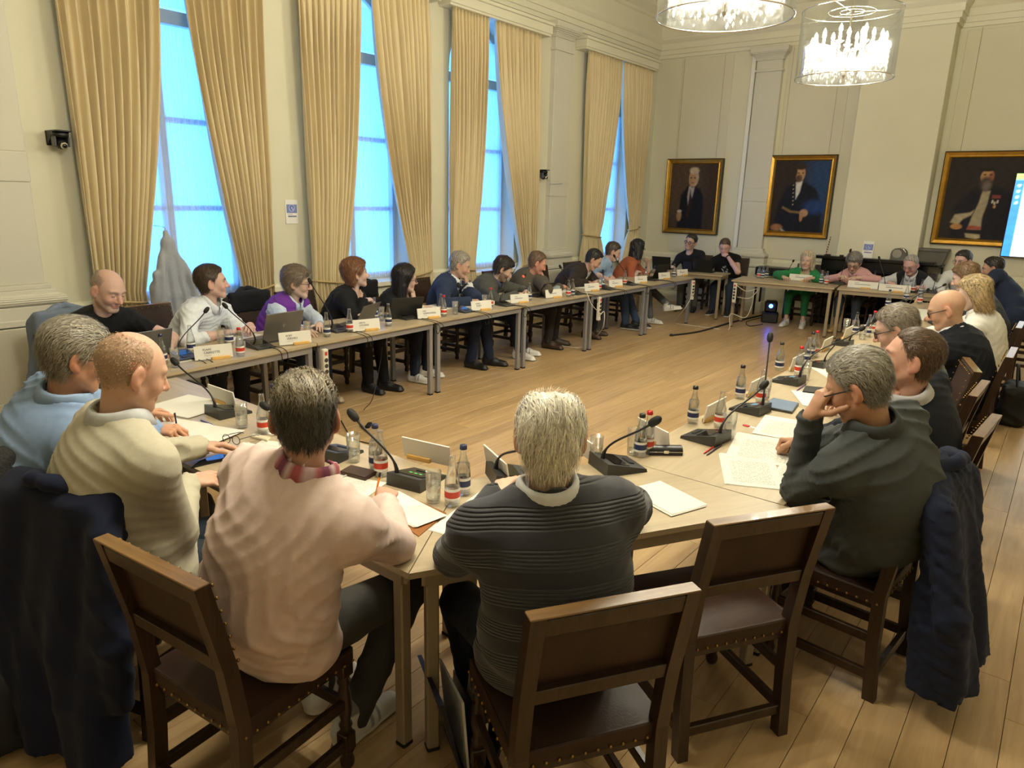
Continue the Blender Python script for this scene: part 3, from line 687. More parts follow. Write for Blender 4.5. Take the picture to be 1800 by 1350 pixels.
# ================================================================ PEOPLE
SKINM = mat('skin', vcol=True, rough=.46, var=.05, scale=60, bump=.06, bscale=350, spec=.4)
HAIRM = mat('hair', vcol=True, rough=.42, var=.25, scale=90, spec=.5)
CLOTHM = mat('knit_and_woven_cloth', vcol=True, rough=.82, var=.06, scale=40, bump=.25, bscale=600, sheen=.03, spec=.25)
TROUSM = mat('trouser_cloth', vcol=True, rough=.8, var=.10, scale=30, bump=.2, bscale=500, spec=.25)
SHOEM = mat('shoe_leather', vcol=True, rough=.45, var=.06, scale=30)
GLASSF = mat('spectacle_frame', srgb(20,18,20), rough=.3); LENS = clear_glass('spectacle_lens', (.97,.98,1), .04)
HAIR_Y = np.array([-.13,-.09,-.03,-.012,.004,.02,.04,.06,.08,.10,.13])
STYLES = {  # hairline height over y (head frame), thickness, top exclusion
 'short':  dict(z=[-.082,-.080,-.060,-.030,-.005,.020,.045,.068,.086,.097,.11], t=.009, top=.009),
 'crop':   dict(z=[-.075,-.070,-.050,-.025,.000,.025,.052,.074,.092,.104,.12], t=.007, top=.004),
 'full':   dict(z=[-.078,-.076,-.062,-.045,-.020,.008,.034,.058,.078,.090,.10], t=.014, top=.012),
 'bald':   dict(z=[-.07,-.065,-.045,-.02,.005,.03,.2,.2,.2,.2,.2], t=.003, top=0, cap=(.055,.02)),
 'fringe': dict(z=[-.085,-.08,-.055,-.025,.0,.025,.05,.2,.2,.2,.2], t=.014, top=0, cap=(.083,.01)),
 'shaved': None,
 'pixie':  dict(z=[-.095,-.092,-.075,-.045,-.020,.000,.020,.045,.062,.075,.09], t=.018, top=.014),
 'bob':    dict(z=[-.12,-.12,-.12,-.11,-.10,-.02,.025,.055,.078,.095,.11], t=.017, top=.010),
 'long':   dict(z=[-.12,-.12,-.12,-.11,-.10,-.03,.02,.05,.078,.095,.11], t=.017, top=.010),
}
def head_mesh(sp, nb, h):
    """head and neck in the head frame (x right, y face, z up), metres at scale 1; nb neck base"""
    g = SDF((-.125,-.165,min(-.19,nb[2]-.05)), (.125,.145,.178), h); fem = sp.get('fem', 0)
    jw = .92 if fem else 1.0
    def skull(g):
        g.ell((0,-.014,.036), (.0765,.098,.087), .0)
        g.ell((0,.026,-.014), (.062*jw,.066,.080), .04)
        for s in (-1,1): g.cone((s*.051*jw,.000,-.052), (s*.020,.060,-.094), .021, .018, .03)
        g.cone((-.010,.068,-.096), (.010,.068,-.096), .018, .018, .02)
    g.pad = .06; skull(g)
    d = nrm(np.array(nb)-np.array((0,-.02,-.05)))
    g.cone((0,-.022,-.035), np.array(nb)+d*.05, .050*jw, .058*jw, .03)
    sk = g.V.copy(); g.pad = 0
    for s in (-1,1):
        g.cone((s*.012,.088,.027), (s*.045,.074,.026), .008, .008, .018)             # brow
        g.ell((s*.033,.101,.004), (.019,.020,.013), .014, 's')                        # socket
        g.ell((s*.0325,.0765,.003), (.0135,.0135,.0135), .004)                        # eyeball with lids
        g.ell((s*.040,.062,-.030), (.022,.022,.024), .022)                            # cheek
        g.cone((s*.013,.093,-.034), (s*.011,.099,-.034), .0085, .0075, .006)          # nostril wing
        R = rotm(s*.45, -.15, 0); g.ell((s*.083,-.012,-.004), (.0090,.023,.036), .006, R=R)  # ear
        g.ell((s*.092,-.002,-.001), (.008,.011,.019), .005, 's', R=R); g.ell((s*.079,-.006,-.033), (.008,.011,.012), .006)
    g.cone((0,.089,.016), (0,.113,-.029), .0075, .0125, .012)                         # nose
    g.cone((-.018,.0825,-.0595), (.018,.0825,-.0595), .0062, .0062, .012); g.cone((-.004,.0875,-.058), (.004,.0875,-.058), .0055, .0055, .010)
    g.cone((-.013,.0835,-.0705), (.013,.0835,-.0705), .0070, .0070, .010)
    g.cone((-.023,.0905,-.0648), (.023,.0905,-.0648), .0014, .0014, .005, 's')
    if sp.get('double'): g.ell((0,.045,-.115), (.045,.045,.025), .03)
    P, F = g.mesh(1)
    # ---- colour
    b = np.array(sp['skin']); C = np.tile(b, (len(P),1)); x, y, z = P.T; ax = np.abs(x)
    red = np.array((1.10,.80,.74))
    def mixc(C, c, w): return C*(1-w[:,None])+np.array(c)*w[:,None]
    w = np.exp(-((ax-.042)/.022)**2-((z+.03)/.028)**2)*(y > .02)*.55*sp.get('flush',1); C = mixc(C, b*red, w)
    w = np.exp(-(x/.018)**2-((z+.024)/.02)**2)*(y > .085)*.7*sp.get('flush',1); C = mixc(C, b*red, w)
    w = ((ax > .074) & (y > -.04) & (y < .02) & (np.abs(z) < .05))*.55; C = mixc(C, b*red*.95, w)
    w = np.exp(-(x/.024)**6-((z+.065)/.0115)**4)*(y > .08); C = mixc(C, b*np.array((.95,.58,.55)) if not fem else np.array((.50,.16,.15)), w*.85)
    w = np.exp(-(x/.025)**6-((z+.0648)/.0022)**2)*(y > .08); C = mixc(C, b*.35, w*.8)
    bc = np.array(sp.get('brow', np.array(sp['hair'])*.6)); w = np.exp(-((ax-.033)/.022)**6-((z-.0265+((ax-.03)*2.2)**2)/.0055)**2)*(y > .05); C = mixc(C, bc, w*.75)
    # eyes
    er = np.hypot((ax-.0325)/.0130, (z-.003)/.0075); ey = (er < 1) & (y > .078)
    if sp.get('eyes','open') == 'open':
        C[ey] = (.62,.58,.55); ir = np.hypot(ax-.0325, z-.003) < .0055; C[ey & ir] = np.array(sp.get('iris',(.07,.045,.03)))
        ln = (np.abs(er-1) < .22) & (z > .003) & (y > .074); C[ln] = b*.28
    else:
        ln = ey & (np.abs(z+.0005) < .003); C[ln] = b*.25; C[ey & ~ln] = b*.82
    if sp.get('beard') is not None:
        bd, amt = sp['beard']; m = (z < -.028) & (z > -.135) & (y > -.005) & ~((np.abs(z+.065) < .010) & (ax < .022)) & ((z < -.048) | (ax > .05) | ((ax < .03) & (z < -.047))) & (ax+.0 < .5)
        n_ = .7+.3*np.sin(x*900)*np.sin(z*800+y*700); C = mixc(C, bd, m*amt*n_)
    st = STYLES[sp['style']]
    if sp['style'] == 'bald':
        zm = np.interp(y, HAIR_Y, st['z']); cz = st['cap'][0]+sp.get('capdz',0); m = smooth01(z-zm, 0, .02)*smooth01((cz-.35*(y-.02)+.25*ax)-z, -.004, .03)*(~((ax > .072) & (np.abs(y+.008) < .03) & (np.abs(z) < .04)))
        C = mixc(C, np.array(sp['hair']), m*.62*(.85+.15*np.sin(x*700+y*500)*np.sin(z*650)))
    return P, F, C, sk, g, st
def hair_mesh(sp, sk, g0, st, h, rg):
    g = SDF(g0.lo, g0.lo, h); g.n = g0.n; g.ax = g0.ax; X, Y, Z = g.grid()
    zmin = np.interp(Y, HAIR_Y, st['z'])+sp.get('recede',0)*smooth01(Y,.0,.06)*.02
    zmin = zmin+smooth01(Y,.02,.06)*(.012*smooth01(np.abs(X),.028,.055)+.0035*np.sin(X*190+rg.uniform(0,6))+.003*np.sin(X*97+Y*60))+.002*np.sin(Y*150+Z*90)
    az = np.arctan2(X, -Y+.02)
    ns = .0022*np.sin(az*31+4*np.sin(Z*55)+rg.uniform(0,6))+.0022*np.sin(az*17+Z*70+rg.uniform(0,6))+.0018*np.sin(X*140+Y*90)+.0012*np.sin(az*53+Z*120)
    t = st['t']*sp.get('thick',1)
    T = t*smooth01(Z-zmin, -.002, .028)+st['top']*smooth01(Z,.03,.11)*sp.get('topv',1)+ns*min(1.6, t/.012)*sp.get('curl',1)
    if 'part' in sp: T = T-.008*np.exp(-((X-sp['part'])/.006)**2)*(Z > .06)*(Y > -.03)
    V = np.maximum(sk-T, -(Z-zmin))
    if 'cap' in st:
        cz, cy = st['cap']; cz += sp.get('capdz',0)
        V = np.maximum(V, np.minimum(Z-(cz-.35*(Y-cy)+.25*np.abs(X)), 1))
    if sp.get('bare'):   # bare patch on the crown (centre, radii)
        c, r = sp['bare']; V = np.maximum(V, -((np.sqrt(((X-c[0])/r[0])**2+((Y-c[1])/r[1])**2+((Z-c[2])/r[2])**2)-1)*min(r)))
    ear = np.sqrt(((np.abs(X)-.088)/.020)**2+((Y+.008)/.027)**2+((Z+.004)/.039)**2)-1
    if sp['style'] not in ('bob','long'): V = np.maximum(V, -ear*.02)
    g.V = V.astype(np.float32)
    P, F = g.mesh(1)
    ext = []
    return P, F
def strands(P, F, rg, n, L, wd, colr, comb, lift=.12, jit=.22):
    """thin tapering ribbons lying on the hair mass"""
    tri = F[:, :3]; a, b, c = P[tri[:,0]], P[tri[:,1]], P[tri[:,2]]; N_ = np.cross(b-a, c-a); ar = np.linalg.norm(N_, axis=1); N_ = N_/np.maximum(ar, 1e-12)[:,None]
    cen = P[F].mean(1); pick = rg.choice(len(F), n, p=ar/ar.sum()); o = cen[pick]+rg.normal(0,.0015,(n,3)); nn = N_[pick]
    def ctr(p): c = np.zeros_like(p); c[:,1] = -.014; c[:,2] = np.minimum(p[:,2], .03); return c
    c0 = ctr(o); rad = o-c0; R0 = np.linalg.norm(rad, axis=1)[:,None]; nn = rad/np.maximum(R0, 1e-6)
    ll = L*rg.uniform(.55,1.25,n)[:,None]; dj = rg.normal(0,jit,(n,3))
    def step(p, f, out):
        d = comb(p)+dj; cc_ = ctr(p); nr = p-cc_; nr /= np.maximum(np.linalg.norm(nr,axis=1),1e-6)[:,None]; d = d-nr*(d*nr).sum(1)[:,None]; d /= np.maximum(np.linalg.norm(d,axis=1),1e-6)[:,None]
        q = p+d*f; cq = ctr(q); v = q-cq; v /= np.maximum(np.linalg.norm(v,axis=1),1e-6)[:,None]; return cq+v*(R0+out), d
    p1, d = step(o, ll*.5, .0008+ll*lift*.5); p2, _ = step(p1, ll*.5, ll*lift*.6-.0005)
    sd = np.cross(d, nn)*wd*rg.uniform(.6,1.3,n)[:,None]; p0 = o-nn*.0015
    V = np.stack([p0-sd, p0+sd, p1-sd*.8, p1+sd*.8, p2], 1).reshape(-1,3); i = (np.arange(n)*5)[:,None]
    T = np.concatenate([i+np.array([[0,1,3]]), i+np.array([[0,3,2]]), i+np.array([[2,3,4]])])
    cc = np.repeat(colr(o, n), 5, axis=0)
    return V, T, cc
FINGERS = {  # per finger (index..little): mcp, pip, dip degrees; thumb: two direction vectors
 'flat': ([(8,8,5)]*4, (.70,.70,-.10), (.45,.88,-.10)),
 'relaxed': ([(22,30,18),(28,36,20),(32,40,22),(36,42,24)], (.62,.72,-.30), (.30,.92,-.25)),
 'curled': ([(45,60,35),(52,66,40),(58,70,42),(62,72,44)], (.55,.70,-.45), (.10,.92,-.35)),
 'fist': ([(72,92,60),(74,95,62),(76,95,62),(78,92,60)], (.45,.70,-.55), (-.45,.75,-.50)),
 'pen': ([(42,52,25),(52,62,32),(66,78,45),(72,84,50)], (.42,.74,-.52), (-.05,.90,-.42)),
 'brow': ([(14,22,12),(18,28,16),(34,60,35),(44,72,40)], (.75,.55,-.38), (.45,.80,-.40)),
}
def hand_arm(pose, side, elbow, sho, sleeve, h, skin, s=1.0):
    """hand frame: wrist at 0, y to the fingers, z the back of the hand, thumb on +x*side; elbow, sho in that frame"""
    elbow = np.array(elbow)/s; sho = np.array(sho)/s; ed = nrm(elbow); el = np.linalg.norm(elbow)
    fs, t1, t2 = FINGERS[pose]; prim = []
    bx = [.030,.0105,-.0095,-.0275]; ln = [(.043,.026,.021),(.047,.030,.022),(.043,.028,.021),(.034,.021,.018)]; rr = [.0092,.0094,.0090,.0080]
    for k in range(4):
        p = np.array((bx[k]*side, .088-.006*abs(k-1), .0)); prim.append(((bx[k]*.55*side,.012,0), p, .0125, .0105, .012))
        a = 0; sp = (1-k)*.06*side
        for j in range(3):
            a += math.radians(fs[k][j]); q = p+ln[k][j]*np.array((sp*math.cos(a), math.cos(a), -math.sin(a)))
            prim.append((p, q, rr[k]-.0008*j, rr[k]-.0008*(j+1), .004)); p = q
    p = np.array((.024*side,.022,-.006)); prim.append(((.010*side,.008,0), p, .015, .0145, .012))
    for d_, l_, r_ in ((t1,.046,.0115),(t2,.034,.0100),(t2,.022,.0085)):
        d_ = nrm((d_[0]*side, d_[1], d_[2])); q = p+d_*l_; prim.append((p, q, r_+.001, r_, .006)); p = q
    prim.append(((0,-.01,0),(.002*side,.045,-.002), .022, .020, .02))
    if sleeve == 'long': arm = [((0,0,0), ed*.09, .026, .030)]
    else: arm = [((0,0,0), elbow*.5, .0255, .037), (elbow*.5, elbow, .037, .041), (elbow, elbow+(sho-elbow)*(.5 if sleeve == 'roll' else .85), .041, .047)]
    pts = np.array([q[0] for q in prim]+[q[1] for q in prim]+[a[0] for a in arm]+[a[1] for a in arm]); lo = pts.min(0)-.06; hi = pts.max(0)+.06
    g = SDF(lo, hi, h)
    for a, b, ra, rb in arm: g.cone(a, b, ra, rb, .02)
    for a, b, ra, rb, k in prim: g.cone(a, b, ra, rb, k, flat=((0,0,1),.82) if ra > .018 else None)
    P, F = g.mesh(1); C = np.tile(np.array(skin), (len(P),1)); x, y, z = P.T
    kn = np.zeros(len(P))
    for q in prim[1::4]: kn = np.maximum(kn, np.exp(-((P-np.array(q[0]))**2).sum(1)/.012**2))
    C = C*(1-.35*kn[:,None])+np.array(skin)*np.array((1.05,.78,.72))*.35*kn[:,None]
    tipm = (y > .11)[:,None]*.25; C = C*(1-tipm)+np.array(skin)*np.array((1.08,.82,.76))*tipm
    return P*s, F, C
def ik(S_, W_, l1, l2, pole):
    d = W_-S_; L = np.linalg.norm(d)
    if L > (l1+l2)*.985: W_ = S_+d/L*(l1+l2)*.985; d = W_-S_; L = np.linalg.norm(d)
    u = d/L; a = (l1*l1-l2*l2+L*L)/(2*L); hh = math.sqrt(max(l1*l1-a*a, 1e-6)); p = np.array(pole, float); p = p-u*(p@u); p = p/max(np.linalg.norm(p),1e-6)
    return S_+u*a+p*hh, W_
def shoe_mesh(kind):
    g = SDF((-.07,-.10,-.01), (.07,.25,.17), .007)
    g.cone((0,-.035,.045), (0,.05,.048), .040, .042, .03); g.cone((0,.05,.042), (.004,.165,.028), .040, .034, .03); g.cone((0,-.04,.05), (0,-.02,.12), .038, .044, .03)
    g.V -= 0; P0 = None
    s2 = SDF((-.07,-.10,-.01), (.07,.25,.17), .007); s2.cone((0,-.04,.018), (0,.05,.018), .041, .040, .02, flat=((0,0,1),.45)); s2.cone((0,.05,.018), (.004,.17,.018), .040, .042, .02, flat=((0,0,1),.42))
    g.V = np.minimum(g.V, s2.V); g.plane((0,0,0), (0,0,-1)); P, F = g.mesh(1); P[:,2] = np.maximum(P[:,2], 0)
    return P, F
SHOE_PF = shoe_mesh('x'); SHOES = {}
def shoe_obj(kind, parent, pos, yaw, pitch=0, s=1.0):
    pal = {'white': ((.72,.70,.66),(.80,.79,.76)), 'black': ((.012,.012,.014),(.008,.008,.008)), 'blackwhite': ((.015,.015,.018),(.72,.71,.68)), 'brown': ((.055,.03,.018),(.02,.012,.008)), 'gold': ((.55,.36,.12),(.30,.20,.08)), 'tan': ((.42,.33,.22),(.25,.18,.10))}[kind]
    if kind not in SHOES:
        P, F = SHOE_PF; C = np.tile(np.array(pal[0]), (len(P),1)); C[P[:,2] < .026] = pal[1]
        st = (np.abs(np.abs(P[:,0])-.035) < .02) & (np.abs(((P[:,1]-.02)*28) % 1-.5) < .18) & (P[:,1] > .02) & (P[:,1] < .10) & (P[:,2] > .03)
        if kind == 'white': C[st] = (.30,.30,.32)
        lace = (np.abs(P[:,0]) < .022) & (P[:,1] > .03) & (P[:,1] < .11) & (P[:,2] > .06) & (np.abs(((P[:,1])*70) % 1-.5) < .25); C[lace] = np.array(pal[0])*.6+.1
        C[(P[:,2] > .125)] = np.array(pal[0])*.3
        SHOES[kind] = np_mesh('shoe', P, F, SHOEM, C)
    o = link('shoe', SHOES[kind], parent); o.location = pos; o.rotation_euler = (pitch, 0, yaw); o.scale = (s,s,s); return o
def person(label, head, hip, face, **sp):
    """head: world head centre; hip: world (x,y) of the seat; face: heading in degrees (0=+X, 90=+Y)"""
    sp.setdefault('skin', (.52,.30,.20)); sp.setdefault('hair', (.10,.06,.035)); sp.setdefault('style','short')
    q = sp.get('q', 1); hv = {0:.018,1:.0135,2:.0095}[q]; hh = {0:.0062,1:.0052,2:.0042}[q]; hn = {0:.0062,1:.0050,2:.0040}[q]
    S = sp.get('S', 1.08); hs = sp.get('hs', 1.12); rz = math.radians(face-90); seed = sp.get('seed', abs(hash(label)) % 9999) if False else sum(ord(c)*(i+1) for i, c in enumerate(label)) % 9999
    rg = np.random.RandomState(seed)
    root = thing('person', label, 'person', (hip[0], hip[1], 0), rz, sp.get('group'))
    Rz = np.array(Matrix.Rotation(-rz, 3, 'Z')); org = np.array((hip[0], hip[1], 0.0))
    toL = lambda p: Rz @ (np.array(p, float)-org)
    Hc = toL(head); PEL = np.array((0,0,sp.get('hipz',.575)))
    hy, hp, hr = [math.radians(a) for a in sp.get('gaze', (0,-10,0))]; RH = rotm(hy, hp, hr)
    dirn = nrm(Hc-PEL); NB = Hc-RH @ np.array((0,.018,.105))*hs-nrm(dirn*.8+np.array((0,0,.35)))*.062*S
    up = nrm(NB-PEL); tw = math.radians(sp.get('twist',0)); fw = np.array((-math.sin(tw), math.cos(tw), 0)); fw = nrm(fw-up*(fw@up)); lat = np.cross(fw, up)   # lat = right
    sb = sp.get('slouch', .045); bow = lambda t: PEL+(NB-PEL)*t-fw*(sb*math.sin(math.pi*min(1,t*1.05)))
    sw = sp.get('sw', .178 if not sp.get('fem') else .155)*S; B = sp.get('belly', .3); W = sp.get('wide', 1.0)
    lift = sp.get('lift', (0,0)); fwd = sp.get('reach', (0,0))
    SR = NB+lat*sw-up*(.070*S-lift[1])+fw*(fwd[1]+.01); SL = NB-lat*sw-up*(.070*S-lift[0])+fw*(fwd[0]+.01)
    # ---- arms
    arms = []
    for side, Sh, key in ((1, SR, 'R'), (-1, SL, 'L')):
        spec = sp.get(key) or {}
        if 'chin' in spec:
            ch_ = Hc+RH @ np.array(spec['chin'])*hs; hd0 = nrm(Rz @ np.array(spec['dir'], float)); spec = dict(spec); spec['at'] = org+Rz.T @ (ch_-hd0*.085)
        wpos = toL(spec['at']) if 'at' in spec else PEL+lat*side*.12+np.array((0,.36,.10))
        pole = spec.get('pole', (side*.85,-.45,-.40)); pole = lat*pole[0]+fw*pole[1]+np.array((0,0,pole[2]))
        E_, W_ = ik(Sh, wpos, .30*S, .265*S, pole)
        if 'el' in spec: E_ = toL(spec['el'])
        fd = nrm(W_-E_); hd = spec.get('dir'); hd = nrm(Rz @ np.array(hd, float)) if hd is not None else fd
        if spec.get('dir') is None and W_[2] < .86: hd = nrm((fd[0], fd[1], min(.02, max(-.22, fd[2]))))
        bk = spec.get('back'); bk = (Rz @ np.array(bk, float)) if bk is not None else np.array((side*.35,0,1.0))
        z_ = nrm(bk-hd*(bk@hd)); x_ = np.cross(hd, z_); arms.append((side, Sh, E_, W_, np.stack([x_, hd, z_], 1), spec.get('pose','relaxed')))
    # ---- body mesh: head, hands, and the hidden core
    nbl = RH.T @ (NB-Hc)/hs; hP, hF, hC, sk, g0, st = head_mesh(sp, nbl, hh)
    VP = [Hc+(hP*hs) @ RH.T]; VF = [hF]; VC = [hC]; n = len(hP); sl = sp.get('sleeve','long')
    for side, Sh, E_, W_, RW, pose in arms:
        p, f, c = hand_arm(pose, -side, RW.T @ (E_-W_), RW.T @ (Sh-W_), sl, hn, sp['skin'], sp.get('hands', 1.0)*S)
        VP.append(W_+p @ RW.T); VF.append(f+n); VC.append(c); n += len(p)
    core = SDF(np.array((-.5,-.45,.0)), np.array((.5,.75,max(NB[2]+.1,.9))), .03)
    core.cone(PEL+up*.04, NB, .075, .05, .05); core.cone(NB, SR, .035, .035, .03); core.cone(NB, SL, .035, .035, .03)
    for side, Sh, E_, W_, RW, pose in arms: core.cone(Sh, E_, .03, .028, .02); core.cone(E_, W_, .028, .025, .02)
    # ---- legs
    legs = sp.get('legs') or [((-.125,.42,.50),(-.13,.40,.085)), ((.125,.42,.50),(.13,.40,.085))]
    legs = [(np.array(k)*np.array((1,S,1)), np.array(a)*np.array((1,S,1))) for k, a in legs]
    for sd, (K, A) in zip((-1,1), legs):
        core.cone(PEL+np.array((sd*.09,.0,-.03)), K, .045, .04, .03); core.cone(K, A, .04, .034, .03)
    p, f = core.mesh(1); VP.append(p); VF.append(f+n); VC.append(np.tile(np.array(sp['skin']), (len(p),1)))
    link('body', np_mesh('body', np.concatenate(VP), np.concatenate(VF), SKINM, np.concatenate(VC)), root)
    # ---- hair
    if st is not None:
        P, F = hair_mesh(sp, sk, g0, st, hh, rg); hc = np.array(sp['hair'])
        ex = []
        if sp['style'] in ('bob','long') or sp.get('locks'):
            lo, hi = np.array((-.16,-.18,-.34)), np.array((.16,.13,.13)); g = SDF(lo, hi, hh*1.3)
            dn = -.30 if sp['style'] == 'long' else -.115
            for s in (-1,1):
                g.cone((s*.068,-.022,.04), (s*.080,-.026,-.05), .022, .026, .02); g.cone((s*.080,-.026,-.05), (s*(.092 if dn < -.2 else .078),-.005 if dn < -.2 else -.012,dn), .026, .024 if dn < -.2 else .020, .02)
                g.cone((s*.055,-.06,.02), (s*.066,-.065,dn), .035, .034, .03)
            g.cone((0,-.08,.03), (0,-.085,dn), .035, .036, .03)
            g.folds(.004, 90, seed, dirs=((1,.1,.1),(.5,.9,.05))); p2, f2 = g.mesh(1); F = np.concatenate([F, f2+len(P)]); P = np.concatenate([P, p2])
        def comb(o):
            c = np.stack([o[:,0]*2.2, -.4-.0*o[:,0], np.full(len(o),-.55)], 1)
            if sp['style'] in ('bob','long'):
                f_ = smooth01(o[:,1], -.02, .05)[:,None]; s_ = np.sign(o[:,0]-sp.get('part',0))[:,None]; c = c*(1-f_)+np.concatenate([s_*1.0, -.25+0*s_, -.7+0*s_], 1)*f_
            top = smooth01(o[:,2], .05, .10)[:,None]; sw_ = sp.get('sweep', (.25,-1,0)); return c*(1-top)+np.array(sw_)*top
        def colr(o, k): return hc*rg.uniform(.5,1.75,k)[:,None]*np.array((1,.98,.95))
        HC = hc*(.76+(.10 if q == 2 else .22)*np.sin(np.arctan2(P[:,0],-P[:,1])*29+P[:,2]*60)+(0 if q == 2 else .18)*np.sin(P[:,0]*170+P[:,1]*120))[:,None]
        if sp.get('hair2') is not None:   # second tone (e.g. darker nape, lighter crown)
            w_ = smooth01(P[:,2], *sp.get('tone', (.0,.07)))[:,None]; HC = np.array(sp['hair2'])*HC/np.maximum(hc,1e-4)*(1-w_)+HC*w_
            _c0 = colr
            def colr(o, k): w2 = smooth01(o[:,2], *sp.get('tone', (.0,.07)))[:,None]; return (hc*w2+np.array(sp['hair2'])*(1-w2))*rg.uniform(.55,1.6,k)[:,None]
        ns = {0:700,1:2200,2:6500}[q]*(1 if sp['style'] != 'bald' else .45); ns = int(ns); L_ = sp.get('len', {'crop':.014,'bald':.006,'fringe':.024,'short':.026,'full':.04,'pixie':.045,'bob':.06,'long':.08}[sp['style']])
        sv, stt, sc = strands(P, F, rg, ns, L_, {0:.0022,1:.0016,2:.0009}[q], colr, comb, sp.get('hlift',.12))
        if sp['style'] == 'bald': P, F, HC, stt = P[:3], F[:0], HC[:3], stt; sc = sc*1.0
        link('hair', np_mesh('hair', Hc+(np.concatenate([P, sv])*hs) @ RH.T, np.concatenate([np.concatenate([F[:,:3], F[:,[0,2,3]]]), stt+len(P)]), HAIRM, np.concatenate([HC, sc])), root)
    # ---- upper garment
    pts = np.array([PEL, NB, SR, SL]+[a[2] for a in arms]+[a[3] for a in arms]); lo = pts.min(0)-.27; hi = pts.max(0)+.22; lo[2] = max(lo[2], .42)
    top = sp.get('top','shirt'); th = {'tee':.0,'shirt':.004,'sweater':.008,'jacket':.016,'cardigan':.012,'blouse':.006}[top]; tc = np.array(sp.get('tcol',(.4,.4,.4)))
    g = SDF(lo, hi, hv); fr = np.stack([lat, fw, up], 1)
    def E(c, r, k=.06): g.ell(c, np.array(r)*S*np.array((W,1,1))+th, k, R=fr)
    E(bow(.0)+up*.01, (.190,.145,.12)); E(bow(.30)+fw*.02*B, (.172+.03*B,.130+.06*B,.15)); E(bow(.60), (.176,.132+.015*B,.17)); E(bow(.84)-fw*.01, (.168,.110,.11))
    if sp.get('fem'):
        for s in (-1,1): E(bow(.66)+lat*s*.07+fw*.075, (.065,.06,.07), .05)
    g.cone(SL+lat*.02-fw*.01, SR-lat*.02-fw*.01, .060*S+th, .060*S+th, .06)
    for Sh in (SR, SL): g.cone(NB+up*.018, Sh, .050*S+th, .058*S+th, .05)
    g.cone(NB-up*.05, NB+up*.02, .064*S+th, .056*S+th, .03)
    for side, Sh, E_, W_, RW, pose in arms:
        fd = nrm(W_-E_); g.cone(Sh, E_, .060*S+th, .051*S+th, .05)
        if sl != 'short': g.cone(E_, E_+(W_-E_)*(1.0 if sl == 'long' else .45), .051*S+th, .038*S+th, .02)
    g.folds(sp.get('fold', .007), 44 if top != 'jacket' else 34, seed, dirs=((.65,.3,.55),(-.7,.35,.6),(.2,.5,.9)))
    for side, Sh, E_, W_, RW, pose in arms:   # extra creases round the elbows and armpits
        m = lambda x, y, z, E_=E_, Sh=Sh: np.exp(-((x-E_[0])**2+(y-E_[1])**2+(z-E_[2])**2)/.09**2)+.7*np.exp(-((x-Sh[0])**2+(y-Sh[1])**2+(z-Sh[2]+.08)**2)/.09**2)
        g.folds(sp.get('fold', .007)*1.2, 80, seed+side, m, dirs=(tuple(nrm(E_-Sh)),tuple(nrm(W_-E_))))
        fd = nrm(W_-E_); L = np.linalg.norm(W_-E_)
        if sl == 'long': g.cone(W_+fd*.045, W_+fd*.20, .058, .08, .0, 's')
        elif sl == 'roll': g.cone(E_+fd*(L*.45+.055), E_+fd*(L*.45+.3), .065, .09, .0, 's')
        else: ua = nrm(E_-Sh); g.cone(Sh+ua*.24*S, Sh+ua*.24*S+ua*.05, .085, .09, .0, 's'); g.cone(E_, W_, .08, .08, .0, 's')
    nk = sp.get('neck','crew')
    if nk == 'crew' and sp.get('collar') is not None: g.ell(NB+up*.062+fw*.026, (.073*S,.075*S,.058*S), .004, 's', R=fr)
    elif nk == 'crew': g.ell(NB+up*.065+fw*.028, (.072,.075,.058), .004, 's', R=fr)
    elif nk == 'vee': g.cone(NB+up*.07+fw*.02, NB+up*.0+fw*.095-up*.04, .068, .035, .0, 's')
    elif nk == 'boat': g.ell(NB+up*.06+fw*.045, (.092,.10,.085), .004, 's', R=fr)
    # front opening / stripes are real relief
    X, Y, Z = g.grid(); rx, ry, rz_ = X-NB[0], Y-NB[1], Z-NB[2]
    dep = sp.get('vdepth', .30)
    def tl(P): d = P-NB; return d@lat, d@fw, d@up
    if top in ('jacket','cardigan'):
        a = rx*lat[0]+ry*lat[1]+rz_*lat[2]; b = rx*fw[0]+ry*fw[1]+rz_*fw[2]; c = rx*up[0]+ry*up[1]+rz_*up[2]
        wv = (c+dep)/dep*.062; ins = (np.abs(a) < wv) & (c > -dep) & (c < .06) & (b > -.01); lap = (np.abs(a) >= wv) & (np.abs(a) < wv+.045) & (c > -dep*.9) & (c < .05) & (b > 0)
        g.V = g.V+ins*.013-lap*.005*(top == 'jacket')
        if top == 'cardigan' or sp.get('open'): g.V = g.V+((np.abs(a) < .012) & (c <= -dep) & (b > 0))*.006
    if sp.get('quilt'):
        c = rx*up[0]+ry*up[1]+rz_*up[2]; g.V = g.V-.012*np.abs(np.sin(c*math.pi/.055))**.6*(np.abs(rx*lat[0]+ry*lat[1]+rz_*lat[2]) < .2)
    P, F = g.mesh(0 if q == 2 else 1); C = np.tile(tc, (len(P),1)); a, b, c = tl(P); shirt = np.array(sp.get('scol', (.72,.73,.75)))
    if top in ('jacket','cardigan'):
        wv = (c+dep)/dep*.062; ins = (np.abs(a) < wv) & (c > -dep) & (c < .045) & (b > .02); C[ins] = shirt
        if sp.get('tie') is not None: C[ins & (np.abs(a) < .016+.020*np.clip(-c/dep,0,1)) & (c < .035)] = sp['tie']
    if sp.get('pattern'): C = sp['pattern'](C, a, b, c, P)
    link({'tee':'t_shirt','shirt':'shirt','sweater':'sweater','jacket':'jacket','cardigan':'cardigan','blouse':'blouse'}[top], np_mesh('top', P, F, sp.get('tmat') or CLOTHM, C), root)
